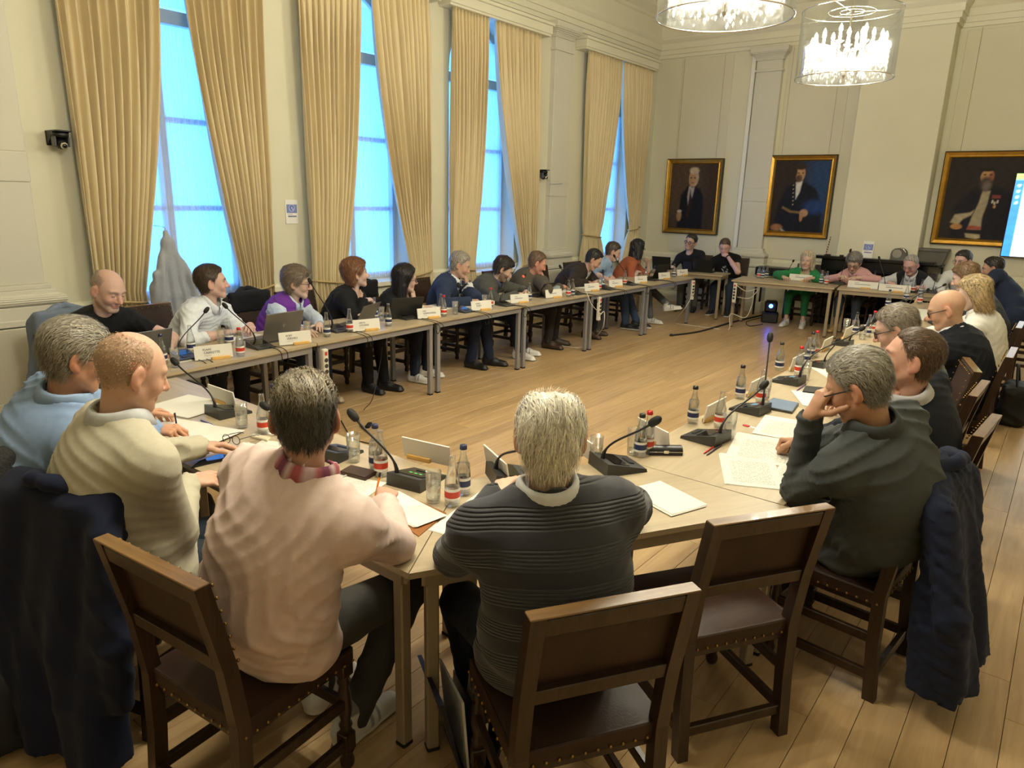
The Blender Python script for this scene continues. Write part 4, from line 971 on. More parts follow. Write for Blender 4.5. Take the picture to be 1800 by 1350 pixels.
    # ---- collar
    if sp.get('collar') is not None:
        cc = sp['collar']; nu = 30; vs = []; ax = nrm(Hc-NB+up*.05)
        ctr = NB+up*.012+fw*.006
        for (r, z, dz) in ((.061,.058,0),(.066,.064,0),(.072,.056,0),(.085,.024,-.014)):
            for i in range(nu+1):
                t = -3.02+6.04*i/nu; fr_ = max(0, math.cos(math.pi-abs(t))); r_ = r*S*(1+.06*fr_)
                # t=0 at the nape, +-pi at the throat
                vs.append(ctr+lat*math.sin(t)*r_-fw*math.cos(t)*r_*1.06+up*(z-.040*fr_**2+dz*(.3+1.6*max(0,-math.cos(t)))))
        f = [(j*(nu+1)+i, j*(nu+1)+i+1, (j+1)*(nu+1)+i+1, (j+1)*(nu+1)+i) for j in range(3) for i in range(nu)]
        P = np.array(vs); C = np.tile(np.array(cc), (len(P),1))
        if sp.get('plaid'):
            C = np.array([sp['plaid'][int(i/1.6) % len(sp['plaid'])] for _ in range(4) for i in range(nu+1)])
        o = link('collar', np_mesh('collar', P, np.array(f), CLOTHM, C), root); md = o.modifiers.new('t','SOLIDIFY'); md.thickness = .003
    # ---- open vest over the shirt
    if sp.get('vest') is not None:
        vc, quilt = sp['vest']; g2 = SDF(lo, hi, hv)
        for c_, r_ in ((bow(.0)+up*.03,(.178,.135,.10)),(bow(.30)+fw*.02*B,(.150+.03*B,.112+.06*B,.14)),(bow(.60),(.158,.118+.015*B,.16)),(bow(.82),(.150,.100,.11))): g2.ell(c_, np.array(r_)*S*np.array((W,1,1))+th+.024, .06, R=fr)
        for Sh in (SR, SL): g2.cone(NB-up*.01, NB+(Sh-NB)*.72, .070*S+th, .080*S+th, .05)
        if quilt:
            for t in (-1,1): g2.cone(NB-fw*.06+up*.03, NB+lat*t*.075+fw*.03+up*.01, .045, .035, .03)
        X, Y, Z = g2.grid(); rx, ry, rz_ = X-NB[0], Y-NB[1], Z-NB[2]; a = rx*lat[0]+ry*lat[1]+rz_*lat[2]; b = rx*fw[0]+ry*fw[1]+rz_*fw[2]; c = rx*up[0]+ry*up[1]+rz_*up[2]
        if quilt: g2.V = g2.V-.010*np.abs(np.sin(c*math.pi/.06))**.6
        g2.V = np.maximum(g2.V, np.where(b > -.02, (sp.get('vgap',.045)-np.abs(a)), -1)); g2.ell(NB+up*.075+fw*.02, (.075,.085,.075), .0, 's', R=fr)
        for side, Sh, E_, W_, RW, pose in arms: g2.cone(Sh+(Sh-NB)*.20-up*.02, E_, .078*S, .075*S, .0, 's')
        P, F = g2.mesh(1); link('vest', np_mesh('vest', P, F, CLOTHM, np.tile(np.array(vc), (len(P),1))), root)
    # ---- trousers and shoes
    lo = np.array((min(-.32, legs[0][0][0]-.12, legs[1][0][0]-.12, legs[0][1][0]-.12, legs[1][1][0]-.12),-.30,.05)); hi = np.array((max(.32, legs[0][0][0]+.12, legs[1][0][0]+.12, legs[1][1][0]+.12),max(.62,legs[0][1][1]+.15,legs[1][1][1]+.15,legs[0][0][1]+.15,legs[1][0][1]+.15),.80)); g = SDF(lo, hi, hv*1.1)
    pc = np.array(sp.get('pcol',(.02,.022,.03))); cuff = sp.get('cuff', .10); fl_ = sp.get('flare', 0)
    g.ell(PEL+np.array((0,.0,-.005)), (.168*S*W,.135*S,.105*S), .03)
    for sd, (K, A) in zip((-1,1), legs):
        hipj = PEL+np.array((sd*.088*S,.01,-.015)); ad = nrm(A-K); e = A if cuff <= .1 else A-ad*(cuff-.1)
        g.cone(hipj, K, .086*S, .066*S, .05); g.cone(K, e, .066*S, (.050+fl_)*S, .025); g.cone(e+ad*.045, e+ad*.2, .052, .06, .0, 's')
    g.folds(.006, 42, seed+5); P, F = g.mesh(1); P[:,2] = np.maximum(P[:,2], .03)
    link('trousers', np_mesh('trousers', P, F, TROUSM, np.tile(pc, (len(P),1))), root)
    if sp.get('shoe') != 'none':
        for sd, (K, A) in zip((-1,1), legs):
            kn = sp.get('shoe','black'); dz = A[2]-.085
            pit = sp.get('toe', (0,0))[0 if sd < 0 else 1]
            shoe_obj(kn, root, (A[0], A[1]-.0, max(0, dz)), math.radians(sp.get('splay',8))*(-sd), math.radians(pit), S)
    # ---- spectacles
    if sp.get('glasses'):
        gm = mat('spectacle_frame_'+str(sp['glasses']), {'dark': srgb(22,20,22), 'brown': srgb(80,45,25), 'thin': srgb(70,62,58)}[sp['glasses']], rough=.3) ; rr = .0016 if sp['glasses'] == 'thin' else .0026
        if q == 0: rr *= 1.2
        mb = MB(); ln = MB()
        for s in (-1,1):
            ring = [(s*.034+.0245*math.cos(a)*(1-.06*math.sin(a)), .101-.10*abs(math.cos(a)*.02+0), .000+.0185*math.sin(a)) for a in [2*PI*k/20 for k in range(21)]]
            mb.tube(ring, rr, 6, False); mb.tube([(s*.058,.099,.007),(s*.074,.085,.009),(s*.083,.0,.010),(s*.084,-.022,-.006)], rr, 6)
            ln.add([(s*.034,.1012,0)]+[(q_[0],q_[1],q_[2]) for q_ in ring[:-1]], [(0,1+k,1+(k+1)%20) for k in range(20)])
        mb.tube([(-.010,.104,.004),(0,.107,.006),(.010,.104,.004)], rr, 6)
        M4 = Matrix.Translation(Vector(Hc)) @ Matrix(RH.tolist()).to_4x4() @ Matrix.Scale(hs, 4)
        go = mb.xf(M4).build('glasses', gm, root); ln.xf(M4).build('lens', LENS, go)
    return dict(root=root, arms=arms, NB=NB, Hc=Hc, RH=RH, up=up, fw=fw, lat=lat, toW=lambda p: org+Rz.T @ np.array(p))
def A3(*v): return np.array(v, float)
def T(x, y, z=.775): return onz(x, y, z)
LX = -5.80
SK1, SK2, SK3, SK4 = (.56,.35,.26), (.60,.41,.32), (.50,.29,.20), (.60,.38,.30)
GREY, DGREY, WHITEH, BROWN, DBROWN, BLACKH, AUBURN, BLOND = (.34,.31,.27), (.16,.145,.125), (.72,.66,.54), (.13,.075,.04), (.055,.032,.02), (.018,.014,.013), (.22,.095,.04), (.55,.42,.24)
PEOPLE = {}
def rib_mat():
    m, nt, p, out = _nodes('ribbed_knit'); L = nt.links.new; at = N(nt, 'ShaderNodeVertexColor'); at.layer_name = 'Col'; L(at.outputs['Color'], p.inputs['Base Color'])
    tc = N(nt, 'ShaderNodeTexCoord'); sx = N(nt, 'ShaderNodeSeparateXYZ'); L(tc.outputs['Object'], sx.inputs[0]); nz = N(nt, 'ShaderNodeTexNoise', Scale=3.0); L(tc.outputs['Object'], nz.inputs['Vector'])
    def mth(op, a, b=None):
        n = N(nt, 'ShaderNodeMath', operation=op)
        for i, v in enumerate((a, b)):
            if v is None: continue
            if isinstance(v, (int, float)): n.inputs[i].default_value = v
            else: L(v, n.inputs[i])
        return n.outputs[0]
    z = mth('ADD', sx.outputs['Z'], mth('MULTIPLY', nz.outputs['Fac'], .03)); z = mth('ADD', z, mth('MULTIPLY', sx.outputs['Y'], .25))
    rib = mth('ABSOLUTE', mth('SINE', mth('MULTIPLY', z, 300))); band = mth('GREATER_THAN', mth('SINE', mth('MULTIPLY', z, 60)), -.25)
    bp = N(nt, 'ShaderNodeBump', Strength=1.0, Distance=.006); L(mth('MULTIPLY', rib, band), bp.inputs['Height']); L(bp.outputs[0], p.inputs['Normal']); p.inputs['Roughness'].default_value = .8; p.inputs['Sheen Weight'].default_value = .25
    return m
RIB = rib_mat()
def P_(key, label, **kw): PEOPLE[key] = person(label, **kw)
# ---------------- window side, facing the room
P_('L1', 'bald man in black T-shirt behind a laptop below near wall camera', head=onx(190,511,-5.40), hip=(-5.72,2.12), face=2, q=2, S=1.12, hs=1.2, style='bald', hair=(.20,.17,.14), capdz=.012, skin=SK4, top='tee', tcol=(.006,.006,.008), sleeve='short', neck='crew', gaze=(14,-20,-4), eyes='down', beard=((.30,.24,.20),.45), belly=.6, wide=1.05, L=dict(at=(-5.02,2.36,.79),pose='relaxed'), R=dict(at=(-5.02,2.00,.79),pose='relaxed'), pcol=(.16,.14,.12), shoe='black')
P_('L2', 'man in white shirt with rolled sleeves turned to his left', head=onx(372,497,-5.50), hip=(-5.72,2.84), face=15, q=2, S=1.10, style='short', hair=(.06,.035,.02), skin=SK4, top='shirt', tcol=(.74,.77,.82), sleeve='roll', neck='crew', collar=(.76,.79,.84), gaze=(50,2,0), twist=10, L=dict(at=onz(440,572,.82),pose='curled',pole=(-.6,-.2,-.7)), R=dict(at=onz(398,585,.78),el=onz(330,600,.775),pose='relaxed'), fold=.010, pcol=(.015,.016,.02), shoe='black')
P_('L3', 'woman with glasses in purple quilted vest over blue shirt', head=onx(522,498,-5.48), hip=(-5.70,3.70), face=12, q=2, S=1.04, fem=1, style='pixie', hair=(.20,.15,.105), skin=SK2, top='shirt', tcol=(.52,.60,.72), collar=(.55,.64,.76), gaze=(34,-6,0), glasses='brown', vest=((.15,.035,.30),True), vgap=.05, L=dict(at=onz(562,572,.79),pose='flat'), R=dict(at=onz(530,580,.79),pose='relaxed'), pcol=(.03,.045,.075), flare=.03, shoe='tan', wide=1.1, belly=.7)
P_('L4', 'auburn short-haired woman in black cardigan turned in profile', head=onx(625,482,-5.52), hip=(-5.70,4.36), face=12, q=2, S=1.04, fem=1, style='pixie', hair=AUBURN, skin=SK2, top='cardigan', tcol=(.007,.007,.008), scol=(.62,.40,.30), vdepth=.13, neck='vee', gaze=(58,4,0), twist=15, R=dict(at=onx(638,528,-5.36),pose='curled',dir=(.3,.9,.05),pole=(.6,-.1,-.8)), L=dict(at=onz(648,551,.79),pose='flat'), pcol=(.006,.006,.007), shoe='black', legs=[((-.13,.42,.50),(-.10,.50,.085)),((.10,.44,.50),(.05,.42,.085))])
P_('L5', 'woman with long dark hair and glasses, chin on her hand', head=onx(712,491,-5.36), hip=(-5.64,4.98), face=18, q=2, S=1.02, fem=1, style='long', hair=(.014,.010,.010), skin=SK2, top='blouse', tcol=(.008,.009,.014), neck='boat', sleeve='roll', gaze=(44,-4,8), glasses='dark', L=dict(chin=(-.01,.085,-.115),el=onz(727,541,.79),pose='curled',dir=(-.25,.05,.85),back=(.9,.3,.2)), R=dict(at=onz(742,541,.785),pose='flat'), pcol=(.012,.016,.035), shoe='white', part=.01)
P_('L6', 'grey-haired man in navy suit and tie, fist at his mouth', head=onx(808,466,-5.46), hip=(-5.66,5.86), face=16, q=1, S=1.10, style='short', hair=GREY, skin=SK1, top='jacket', tcol=(.020,.032,.070), tie=(.010,.012,.030), scol=(.68,.70,.76), collar=(.72,.74,.80), gaze=(26,-22,0), eyes='down', L=dict(chin=(0,.10,-.09),el=onz(836,524,.81),pose='fist',dir=(-.25,-.1,.85),back=(.8,.4,.1)), R=dict(at=onz(826,530,.79),pose='pen'), pcol=(.014,.020,.045), shoe='black', legs=[((-.12,.44,.50),(-.10,.52,.085)),((.12,.44,.50),(.12,.40,.085))])
P_('L7', 'bearded dark-haired man in grey cardigan reading at table', head=onx(884,474,-5.40), hip=(-5.66,6.56), face=18, q=1, S=1.08, style='full', hair=(.028,.020,.017), skin=SK2, top='cardigan', tcol=(.075,.075,.065), scol=(.05,.06,.10), vdepth=.26, collar=(.06,.07,.12), gaze=(26,-30,0), eyes='down', beard=((.05,.035,.03),.9), thick=1.15, L=dict(at=onz(925,513,.79),pose='relaxed'), R=dict(at=onz(908,518,.79),pose='relaxed'), pcol=(.014,.02,.045), shoe='white', legs=[((-.12,.44,.50),(-.10,.50,.085)),((.12,.44,.50),(.13,.52,.085))], slouch=.08)
P_('L8', 'brown-haired man in taupe jacket holding hand to mouth', head=onx(944,463,-5.42), hip=(-5.66,7.36), face=18, q=1, S=1.10, style='short', recede=1, hair=(.17,.10,.06), skin=(.60,.30,.22), flush=1.4, top='jacket', tcol=(.085,.070,.052), scol=(.30,.36,.36), gaze=(26,-24,0), eyes='down', L=dict(chin=(0,.10,-.08),el=onz(962,510,.83),pose='fist',dir=(-.3,-.1,.85),back=(.8,.4,.1)), R=dict(at=onz(984,504,.79),pose='relaxed',pole=(.4,.2,-.9)), pcol=(.025,.02,.017), shoe='brown', vdepth=.24, slouch=.07)
P_('L9', 'dark-haired man in dark brown jacket bent over writing', head=onx(1043,457,-5.28), hip=(-5.66,8.36), face=14, q=1, S=1.08, style='short', recede=.6, hair=BLACKH, skin=SK1, top='jacket', tcol=(.030,.020,.016), scol=(.55,.52,.48), vdepth=.22, gaze=(20,-36,0), eyes='down', L=dict(at=onz(1050,495,.79),pose='relaxed'), R=dict(at=onz(1030,497,.79),pose='pen'), pcol=(.012,.012,.014), shoe='brown', slouch=.08)
P_('L10', 'man in light blue shirt looking down, left of rust-shirted woman', head=onx(1077,443,-5.54), hip=(-5.74,9.32), face=14, q=0, S=1.10, style='short', hair=(.07,.05,.035), skin=SK4, top='shirt', tcol=(.28,.40,.58), collar=(.30,.42,.60), gaze=(24,-24,0), eyes='down', sleeve='roll', L=dict(at=onz(1075,487,.79),pose='pen'), R=dict(at=onz(1066,490,.79),pose='relaxed'), pcol=(.045,.07,.13), shoe='blackwhite', legs=[((-.12,.46,.50),(-.10,.62,.085)),((.12,.46,.50),(.12,.52,.085))])
P_('L11', 'dark bob-haired woman in rust orange shirt with glasses', head=onx(1121,438,-5.50), hip=(-5.70,10.06), face=18, q=0, S=1.04, fem=1, style='bob', hair=(.012,.010,.011), skin=SK2, top='shirt', tcol=(.36,.10,.045), collar=(.38,.11,.05), gaze=(62,-2,0), glasses='thin', sleeve='roll', wide=1.1, belly=.7, L=dict(at=onz(1139,463,.92),pose='curled',pole=(-.5,0,-.8)), R=dict(at=onz(1120,478,.80),pose='relaxed'), pcol=(.12,.13,.14), shoe='white', legs=[((-.10,.44,.53),(.08,.78,.30)),((.12,.44,.50),(.12,.52,.085))], toe=(10,0))
# ---------------- technicians at the side table
P_('T1', 'man with glasses in black T-shirt, head tilted, at side table', head=ony(1214,426,12.0), hip=(-5.40,12.22), face=-78, q=0, S=1.08, style='short', hair=(.03,.022,.018), skin=SK4, top='tee', tcol=(.010,.010,.013), sleeve='short', neck='boat', gaze=(-14,0,-12), glasses='dark', beard=((.08,.05,.04),.35), R=dict(at=ony(1190,484,11.70),pose='relaxed'), L=dict(at=ony(1222,486,11.70),pose='relaxed'), pcol=(.10,.10,.09), shoe='black')
P_('T2', 'man in printed black T-shirt, hand over mouth, at side table', head=ony(1274,434,11.98), hip=(-4.75,12.20), face=-80, q=0, S=1.10, style='crop', hair=(.10,.06,.04), skin=(.62,.38,.34), top='tee', tcol=(.006,.006,.007), sleeve='short', gaze=(4,-26,0), eyes='down', wide=1.08, belly=.6, pattern=lambda C, a, b, c, P: np.where((((np.hypot(a-.0, c+.20) < .055) & (np.hypot(a, c+.20) > .035)) & (np.sin(a*260+c*190) > -.2) & (b > 0))[:,None], np.array((.55,.55,.55)), C), L=dict(chin=(.0,.10,-.07),el=ony(1297,478,11.74),pose='fist',dir=(-.75,-.1,.35),back=(0,-1,.3)), R=dict(at=ony(1256,482,11.70),pose='relaxed'), pcol=(.03,.045,.07), shoe='blackwhite')
# ---------------- back table
P_('B1', 'blonde woman in green jacket and scarf at back table', head=ony(1419,459,11.72), hip=(-3.37,11.95), face=-86, q=1, S=.98, fem=1, style='bob', hair=(.62,.52,.38), skin=SK2, top='jacket', tcol=(.028,.22,.075), scol=(.50,.55,.24), vdepth=.20, gaze=(-4,0,0), locks=1, L=dict(at=ony(1430,489,11.45),pose='relaxed'), R=dict(at=(-3.55,11.40,.79),pose='relaxed'), pcol=(.02,.17,.06), cuff=.22, shoe='white', part=-.015,
   pattern=lambda C, a, b, c, P: np.where(((np.abs(a) < .05) & (c < -.06) & (c > -.24) & (b > 0) & (np.sin(a*300)+np.sin(c*240) > .2))[:,None], np.array((.60,.16,.05)), C))
P_('B2', 'grey-haired woman in pink shirt and glasses writing at back table', head=ony(1501,462,11.72), hip=(-2.58,12.02), face=-92, q=1, S=1.06, fem=1, style='pixie', hair=(.22,.20,.18), hair2=(.12,.11,.10), skin=SK2, top='shirt', tcol=(.66,.36,.37), collar=(.68,.38,.39), gaze=(6,-30,0), eyes='down', glasses='brown', wide=1.15, belly=.6, R=dict(at=ony(1475,487,11.42),pose='pen'), L=dict(at=ony(1512,489,11.42),pose='relaxed'), pcol=(.06,.08,.11), cuff=.26, shoe='gold')
P_('B3', 'white-haired man in dark vest over white shirt at back table', head=ony(1601,466,11.80), hip=(-1.84,12.10), face=-96, q=1, S=1.12, style='crop', hair=(.40,.36,.33), recede=1.2, skin=(.62,.36,.32), top='shirt', tcol=(.62,.63,.66), collar=(.66,.67,.70), gaze=(-10,-26,0), eyes='down', glasses='thin', vest=((.012,.012,.016),False), vgap=.075, wide=1.1, belly=.8, R=dict(at=ony(1562,498,11.50),pose='pen'), L=dict(at=ony(1625,505,11.55),pose='relaxed'), pcol=(.01,.01,.012), shoe='black')
P_('B4', 'dark-haired man with glasses in white shirt by projection screen', head=ony(1692,459,11.75), hip=(-1.16,12.02), face=-108, q=1, S=1.10, style='short', hair=(.03,.025,.028), skin=(.62,.38,.33), top='shirt', tcol=(.72,.72,.72), collar=(.76,.76,.76), gaze=(-10,-8,0), glasses='thin', L=dict(at=ony(1690,520,11.3),pose='relaxed'), R=dict(at=ony(1655,515,11.3),pose='relaxed'), pcol=(.01,.01,.012), shoe='black')
# ---------------- door side, facing the windows
P_('R1', 'dark-haired man with thinning crown in navy suit at right row end', head=onx(1745,472,-.80), hip=(-.42,10.45), face=172, q=1, S=1.12, style='short', bare=((0,-.05,.145),(.034,.04,.05)), hair=(.028,.02,.017), skin=SK3, top='jacket', tcol=(.014,.022,.050), scol=(.6,.62,.68), collar=(.62,.64,.70), gaze=(10,-14,0), R=dict(at=(-1.02,10.60,.79),pose='relaxed'), L=dict(at=(-1.02,10.20,.79),pose='relaxed'), pcol=(.012,.015,.03), shoe='black')
P_('R2', 'brown-haired person in charcoal jacket beyond the blonde woman', head=onz(1697,489,1.22), hip=(-.50,8.65), face=178, q=1, S=1.06, style='full', hair=(.20,.12,.06), skin=SK2, top='jacket', tcol=(.045,.050,.056), scol=(.3,.3,.3), gaze=(0,-20,0), R=dict(at=(-1.05,8.85,.79),pose='relaxed'), L=dict(at=(-1.05,8.45,.79),pose='relaxed'), pcol=(.012,.012,.014), shoe='black')
P_('R3', 'blonde woman in white blouse beyond the bald man with glasses', head=onx(1712,517,-.62), hip=(-.46,7.30), face=176, q=1, S=1.02, fem=1, style='bob', hair=(.50,.37,.19), hair2=(.36,.24,.11), tone=(-.04,.05), skin=SK2, top='blouse', tcol=(.72,.70,.64), collar=(.74,.72,.66), gaze=(0,-18,0), R=dict(at=(-1.0,7.3,.79),pose='relaxed'), L=dict(at=(-1.0,6.9,.79),pose='relaxed'), pcol=(.02,.02,.03), shoe='black')
P_('R4', 'bald man with dark glasses in navy suit holding pens', head=onx(1664,545,-.65), hip=(-.46,5.90), face=174, q=2, S=1.12, hs=1.14, style='shaved', hair=(.3,.25,.2), skin=(.60,.36,.24), top='jacket', tcol=(.006,.008,.014), scol=(.72,.72,.72), collar=(.76,.76,.76), gaze=(12,-22,0), eyes='down', glasses='dark', R=dict(at=(-1.02,6.15,.80),pose='pen'), L=dict(at=onx(1650,574,-.92),pose='pen',dir=(-.6,.2,.5)), pcol=(.008,.009,.014), shoe='black', wide=1.08, belly=.6)
P_('R5', 'grey-haired man in grey-green pullover, hand at his mouth', head=onz(1576,580,1.22), hip=(-.55,4.66), face=172, q=2, S=1.10, hs=1.10, style='short', hair=(.27,.23,.18), skin=SK1, top='sweater', tcol=(.22,.24,.225), gaze=(12,-22,0), eyes='down', glasses='dark', R=dict(chin=(.01,.10,-.085),el=A3(-.98,4.86,.80),pose='fist',dir=(.3,-.2,.9),back=(-1,0,.2)), L=dict(at=(-.98,4.72,.80),pose='relaxed'), pcol=(.02,.022,.03), shoe='black')
P_('R6', 'brown-haired man in navy sweater with white checked collar', head=onz(1602,632,1.26), hip=(-.43,3.82), face=168, q=2, S=1.12, hs=1.10, style='short', thick=.6, topv=.5, recede=.8, hair=(.105,.058,.030), skin=(.66,.36,.26), flush=1.3, top='sweater', tcol=(.010,.014,.024), collar=(.62,.62,.66), gaze=(22,3,0), R=dict(at=(-.86,4.2,.82),pose='relaxed'), L=dict(chin=(-.01,.05,-.15),el=A3(-.80,3.62,.79),pose='curled',dir=(.25,.1,.9),back=(-.3,-1,.2)), pcol=(.015,.016,.02), shoe='black')
R7H = onx(1508,670,-.575)
P_('R7', 'grey-haired man in dark grey shirt resting forehead on his hand', head=onz(1509,680,1.27), hip=(-.48,3.02), face=158, q=2, S=1.12, hs=1.08, style='short', thick=1.1, hair=(.36,.33,.27), hair2=(.20,.18,.15), skin=(.52,.28,.17), top='shirt', tcol=(.062,.070,.070), collar=(.055,.062,.064), gaze=(20,-26,-4), eyes='down', glasses='dark', L=dict(chin=(-.035,.115,.005),el=onz(1402,862,.785),pose='brow',dir=(.30,.05,.92),back=(-.75,-.65,.1)), R=dict(at=onz(1392,782,.79),pose='fist'), pcol=(.035,.040,.042), shoe='black', slouch=.10, belly=.7, wide=1.05, fold=.014)
# ---------------- near side, backs to the camera
F4c = (onz(940,1075,.95)+onz(1215,1035,.95))/2; F4h = F4c[:2]+.37*np.array((-.87,.5))
P_('F4', 'white-haired man in dark ribbed cardigan seen from behind', head=onz(967,770,1.28), hip=(F4h[0],F4h[1]), face=143, q=2, S=1.12, hs=1.04, style='full', topv=.3, thick=.7, hair=(.86,.80,.68), hair2=(.80,.72,.56), len=.06, bare=((0,.005,.140),(.056,.075,.052)), sweep=(.2,-1,-.2), skin=(.70,.45,.32), top='cardigan', tcol=(.013,.013,.020), collar=(.66,.66,.66), tmat=RIB, gaze=(-16,-14,0), eyes='down', vdepth=.3, L=dict(at=onz(880,850,.79),el=onz(800,975,.775),pose='relaxed'), R=dict(at=onz(1085,862,.79),pose='relaxed',pole=(.8,-.5,-.3)), pcol=(.012,.016,.026), shoe='black', legs=[((-.20,.36,.50),(-.14,.34,.085)),((.14,.40,.50),(.14,.38,.085))], slouch=.09, belly=.5, wide=1.05, fold=.004)
P_('F3', 'man in pale pink sweater seen from behind, writing', head=onz(537,735,1.28), hip=(-1.78,1.08), face=104, q=2, S=1.12, hs=1.06, style='short', hair=(.30,.25,.17), hair2=(.050,.042,.034), tone=(.035,.115), curl=1.8, hlift=.2, thick=.8, skin=(.58,.32,.22), top='sweater', tcol=(.68,.52,.47), collar=(.45,.12,.13), plaid=[(.42,.10,.12),(.62,.45,.50),(.50,.16,.18),(.22,.06,.12),(.66,.50,.50)], gaze=(34,-6,0), L=dict(at=(-2.0,1.52,.79),pose='relaxed'), R=dict(at=onz(676,885,.80),el=onz(694,958,.785),pose='pen',dir=(-.6,.7,.1),back=(.5,-.3,.8)), pcol=(.050,.048,.042), shoe='white', legs=[((-.20,.40,.52),(-.12,.30,.085)),((.20,.42,.53),(.10,.22,.085))], fold=.009, wide=1.06, belly=.4, slouch=.08)
P_('F2', 'bald man in beige sweater writing at the near table', head=onz(231,655,1.31), hip=(-2.50,1.02), face=86, q=2, S=1.14, hs=1.10, style='bald', capdz=.028, hair=(.34,.24,.14), skin=(.62,.37,.26), top='sweater', tcol=(.50,.46,.35), collar=(.60,.62,.64), gaze=(0,-20,0), eyes='down', L=dict(at=onz(352,785,.80),pose='relaxed',dir=(.45,.88,-.02),pole=(-.3,-.3,-.8)), R=dict(at=onz(328,850,.79),pose='relaxed',dir=(.2,.95,0)), pcol=(.02,.026,.04), shoe='black', slouch=.09, belly=.7, wide=1.08)
P_('F1', 'grey-haired man in light blue shirt at the near left table', head=onz(134,628,1.28), hip=(-3.14,.98), face=84, q=2, S=1.14, hs=1.08, style='full', thick=.9, hair=(.38,.34,.27), hair2=(.24,.20,.14), skin=(.58,.30,.18), top='shirt', tcol=(.26,.37,.58), collar=(.30,.42,.62), gaze=(-6,-18,0), glasses='brown', L=dict(at=(-3.55,1.55,.79),pose='relaxed'), R=dict(at=onz(290,752,.79),pose='pen',dir=(.75,.6,.05),pole=(.5,-.4,-.6)), pcol=(.03,.03,.035), shoe='black', slouch=.10, belly=.7, wide=1.08, fold=.016)
# ---------------- their chairs
for (x, y, rz, lab) in [
 (-5.80,2.10,-88,'chair of the bald man in black T-shirt'), (-5.82,2.70,-88,'studded leather chair of the man in white shirt'), (-5.82,3.68,-88,'chair of the woman in purple vest'), (-5.82,4.22,-84,'studded leather chair of the woman in black cardigan'),
 (-5.78,5.02,-86,'chair of the woman with long dark hair'), (-5.80,5.86,-88,'chair of the grey-haired man in navy suit'), (-5.80,6.50,-88,'leather chair of the bearded man in grey cardigan'), (-5.80,7.32,-88,'chair of the man in taupe jacket'),
 (-5.80,8.30,-88,'leather chair of the man in dark brown jacket'), (-5.86,9.30,-88,'chair of the man in light blue shirt'), (-5.82,10.06,-88,'chair of the woman in rust orange shirt'),
 (-5.42,12.30,-168+0,'chair of the technician with glasses'), (-4.74,12.28,-172,'chair of the technician in printed T-shirt'), (-3.37,12.02,-178,'chair of the blonde woman in green'), (-2.58,12.10,-182,'chair of the woman in pink shirt'), (-1.84,12.16,-184,'chair of the man in dark vest'), (-1.14,12.06,-196,'chair of the man in white shirt by screen'),
 (-.34,10.45,88,'chair of the man in navy suit at row end'), (-.52,8.70,90,'chair of the person in charcoal jacket'), (-.56,7.50,90,'chair of the blonde woman in white blouse'), (-.52,5.97,90,'dark chair of the bald man in navy suit'), (-.68,5.22,104,'empty leather chair between pullover man and bald man'), (-.58,4.62,88,'chair of the man in grey-green pullover'), (-.47,3.84,86,'chair of the man in navy sweater'), (-.54,3.04,84,'chair under the quilted navy jacket'),
 (-1.84,1.03,6,'oak chair behind the man in pink sweater'), (-2.57,1.03,18,'chair under the long navy coat'), (-3.16,1.02,4,'chair under the dark grey wool coat')]:
    chair(x, y, math.radians(rz), lab)
c4 = F4c[:2]+.295*np.array((-.84,.54)); chair(c4[0], c4[1], math.radians(57.5), 'oak chair behind the white-haired man in cardigan')
c5 = (onz(1260,915,.95)+onz(1450,890,.95))[:2]/2+.295*np.array((-.84,.54)); chair(c5[0], c5[1], math.radians(57.5), 'empty oak chair at the angled table corner')
# ================================================================ ON THE WALLS
GOLD = mat('gilded_frame', srgb(176,132,52), rough=.32, metal=.75, var=.18, scale=14, bump=.2, bscale=60)
DKW = mat('dark_frame_edge', srgb(38,27,18), rough=.5)
def canvas_mat():
    m = mat('oil_paint_canvas', vcol=True, rough=.6, spec=.15, var=.08, scale=30, bump=.15, bscale=120); return m
CANV = canvas_mat()
def painted(nx, nz, layers):
    """vertex-painted canvas: list of (kind, args, colour, softness) in 0..1 coordinates, later on top"""
    u, v = np.meshgrid(np.linspace(0,1,nx), np.linspace(0,1,nz), indexing='ij'); C = np.zeros((nx,nz,3))
    for kind, a, col, soft in layers:
        if kind == 'bg': w_ = np.ones_like(u)
        elif kind == 'e': w_ = 1-smooth01(np.hypot((u-a[0])/a[2], (v-a[1])/a[3]), 1-soft, 1+soft)
        elif kind == 'p':
            d = np.full_like(u, 1e9); n = len(a); ins = np.zeros_like(u, bool)
            for i in range(n):
                (x0,y0),(x1,y1) = a[i], a[(i+1)%n]; ex, ey = x1-x0, y1-y0; t = np.clip(((u-x0)*ex+(v-y0)*ey)/(ex*ex+ey*ey+1e-9),0,1); d = np.minimum(d, np.hypot(u-x0-t*ex, v-y0-t*ey))
                cr = ((y0 > v) != (y1 > v)); xi = x0+(v-y0)/np.where(np.abs(y1-y0) < 1e-9, 1e-9, y1-y0)*(x1-x0); ins ^= cr & (u < xi)
            w_ = smooth01(np.where(ins, d, -d), -soft, soft)
        C = C*(1-w_[...,None])+np.array(col)*w_[...,None]
    rgn = np.random.RandomState(1); C = np.clip(C*(1+.12*np.sin(u*40+3*np.sin(v*23))*np.sin(v*31))[...,None], 0, 1)
    return C.reshape(-1,3)
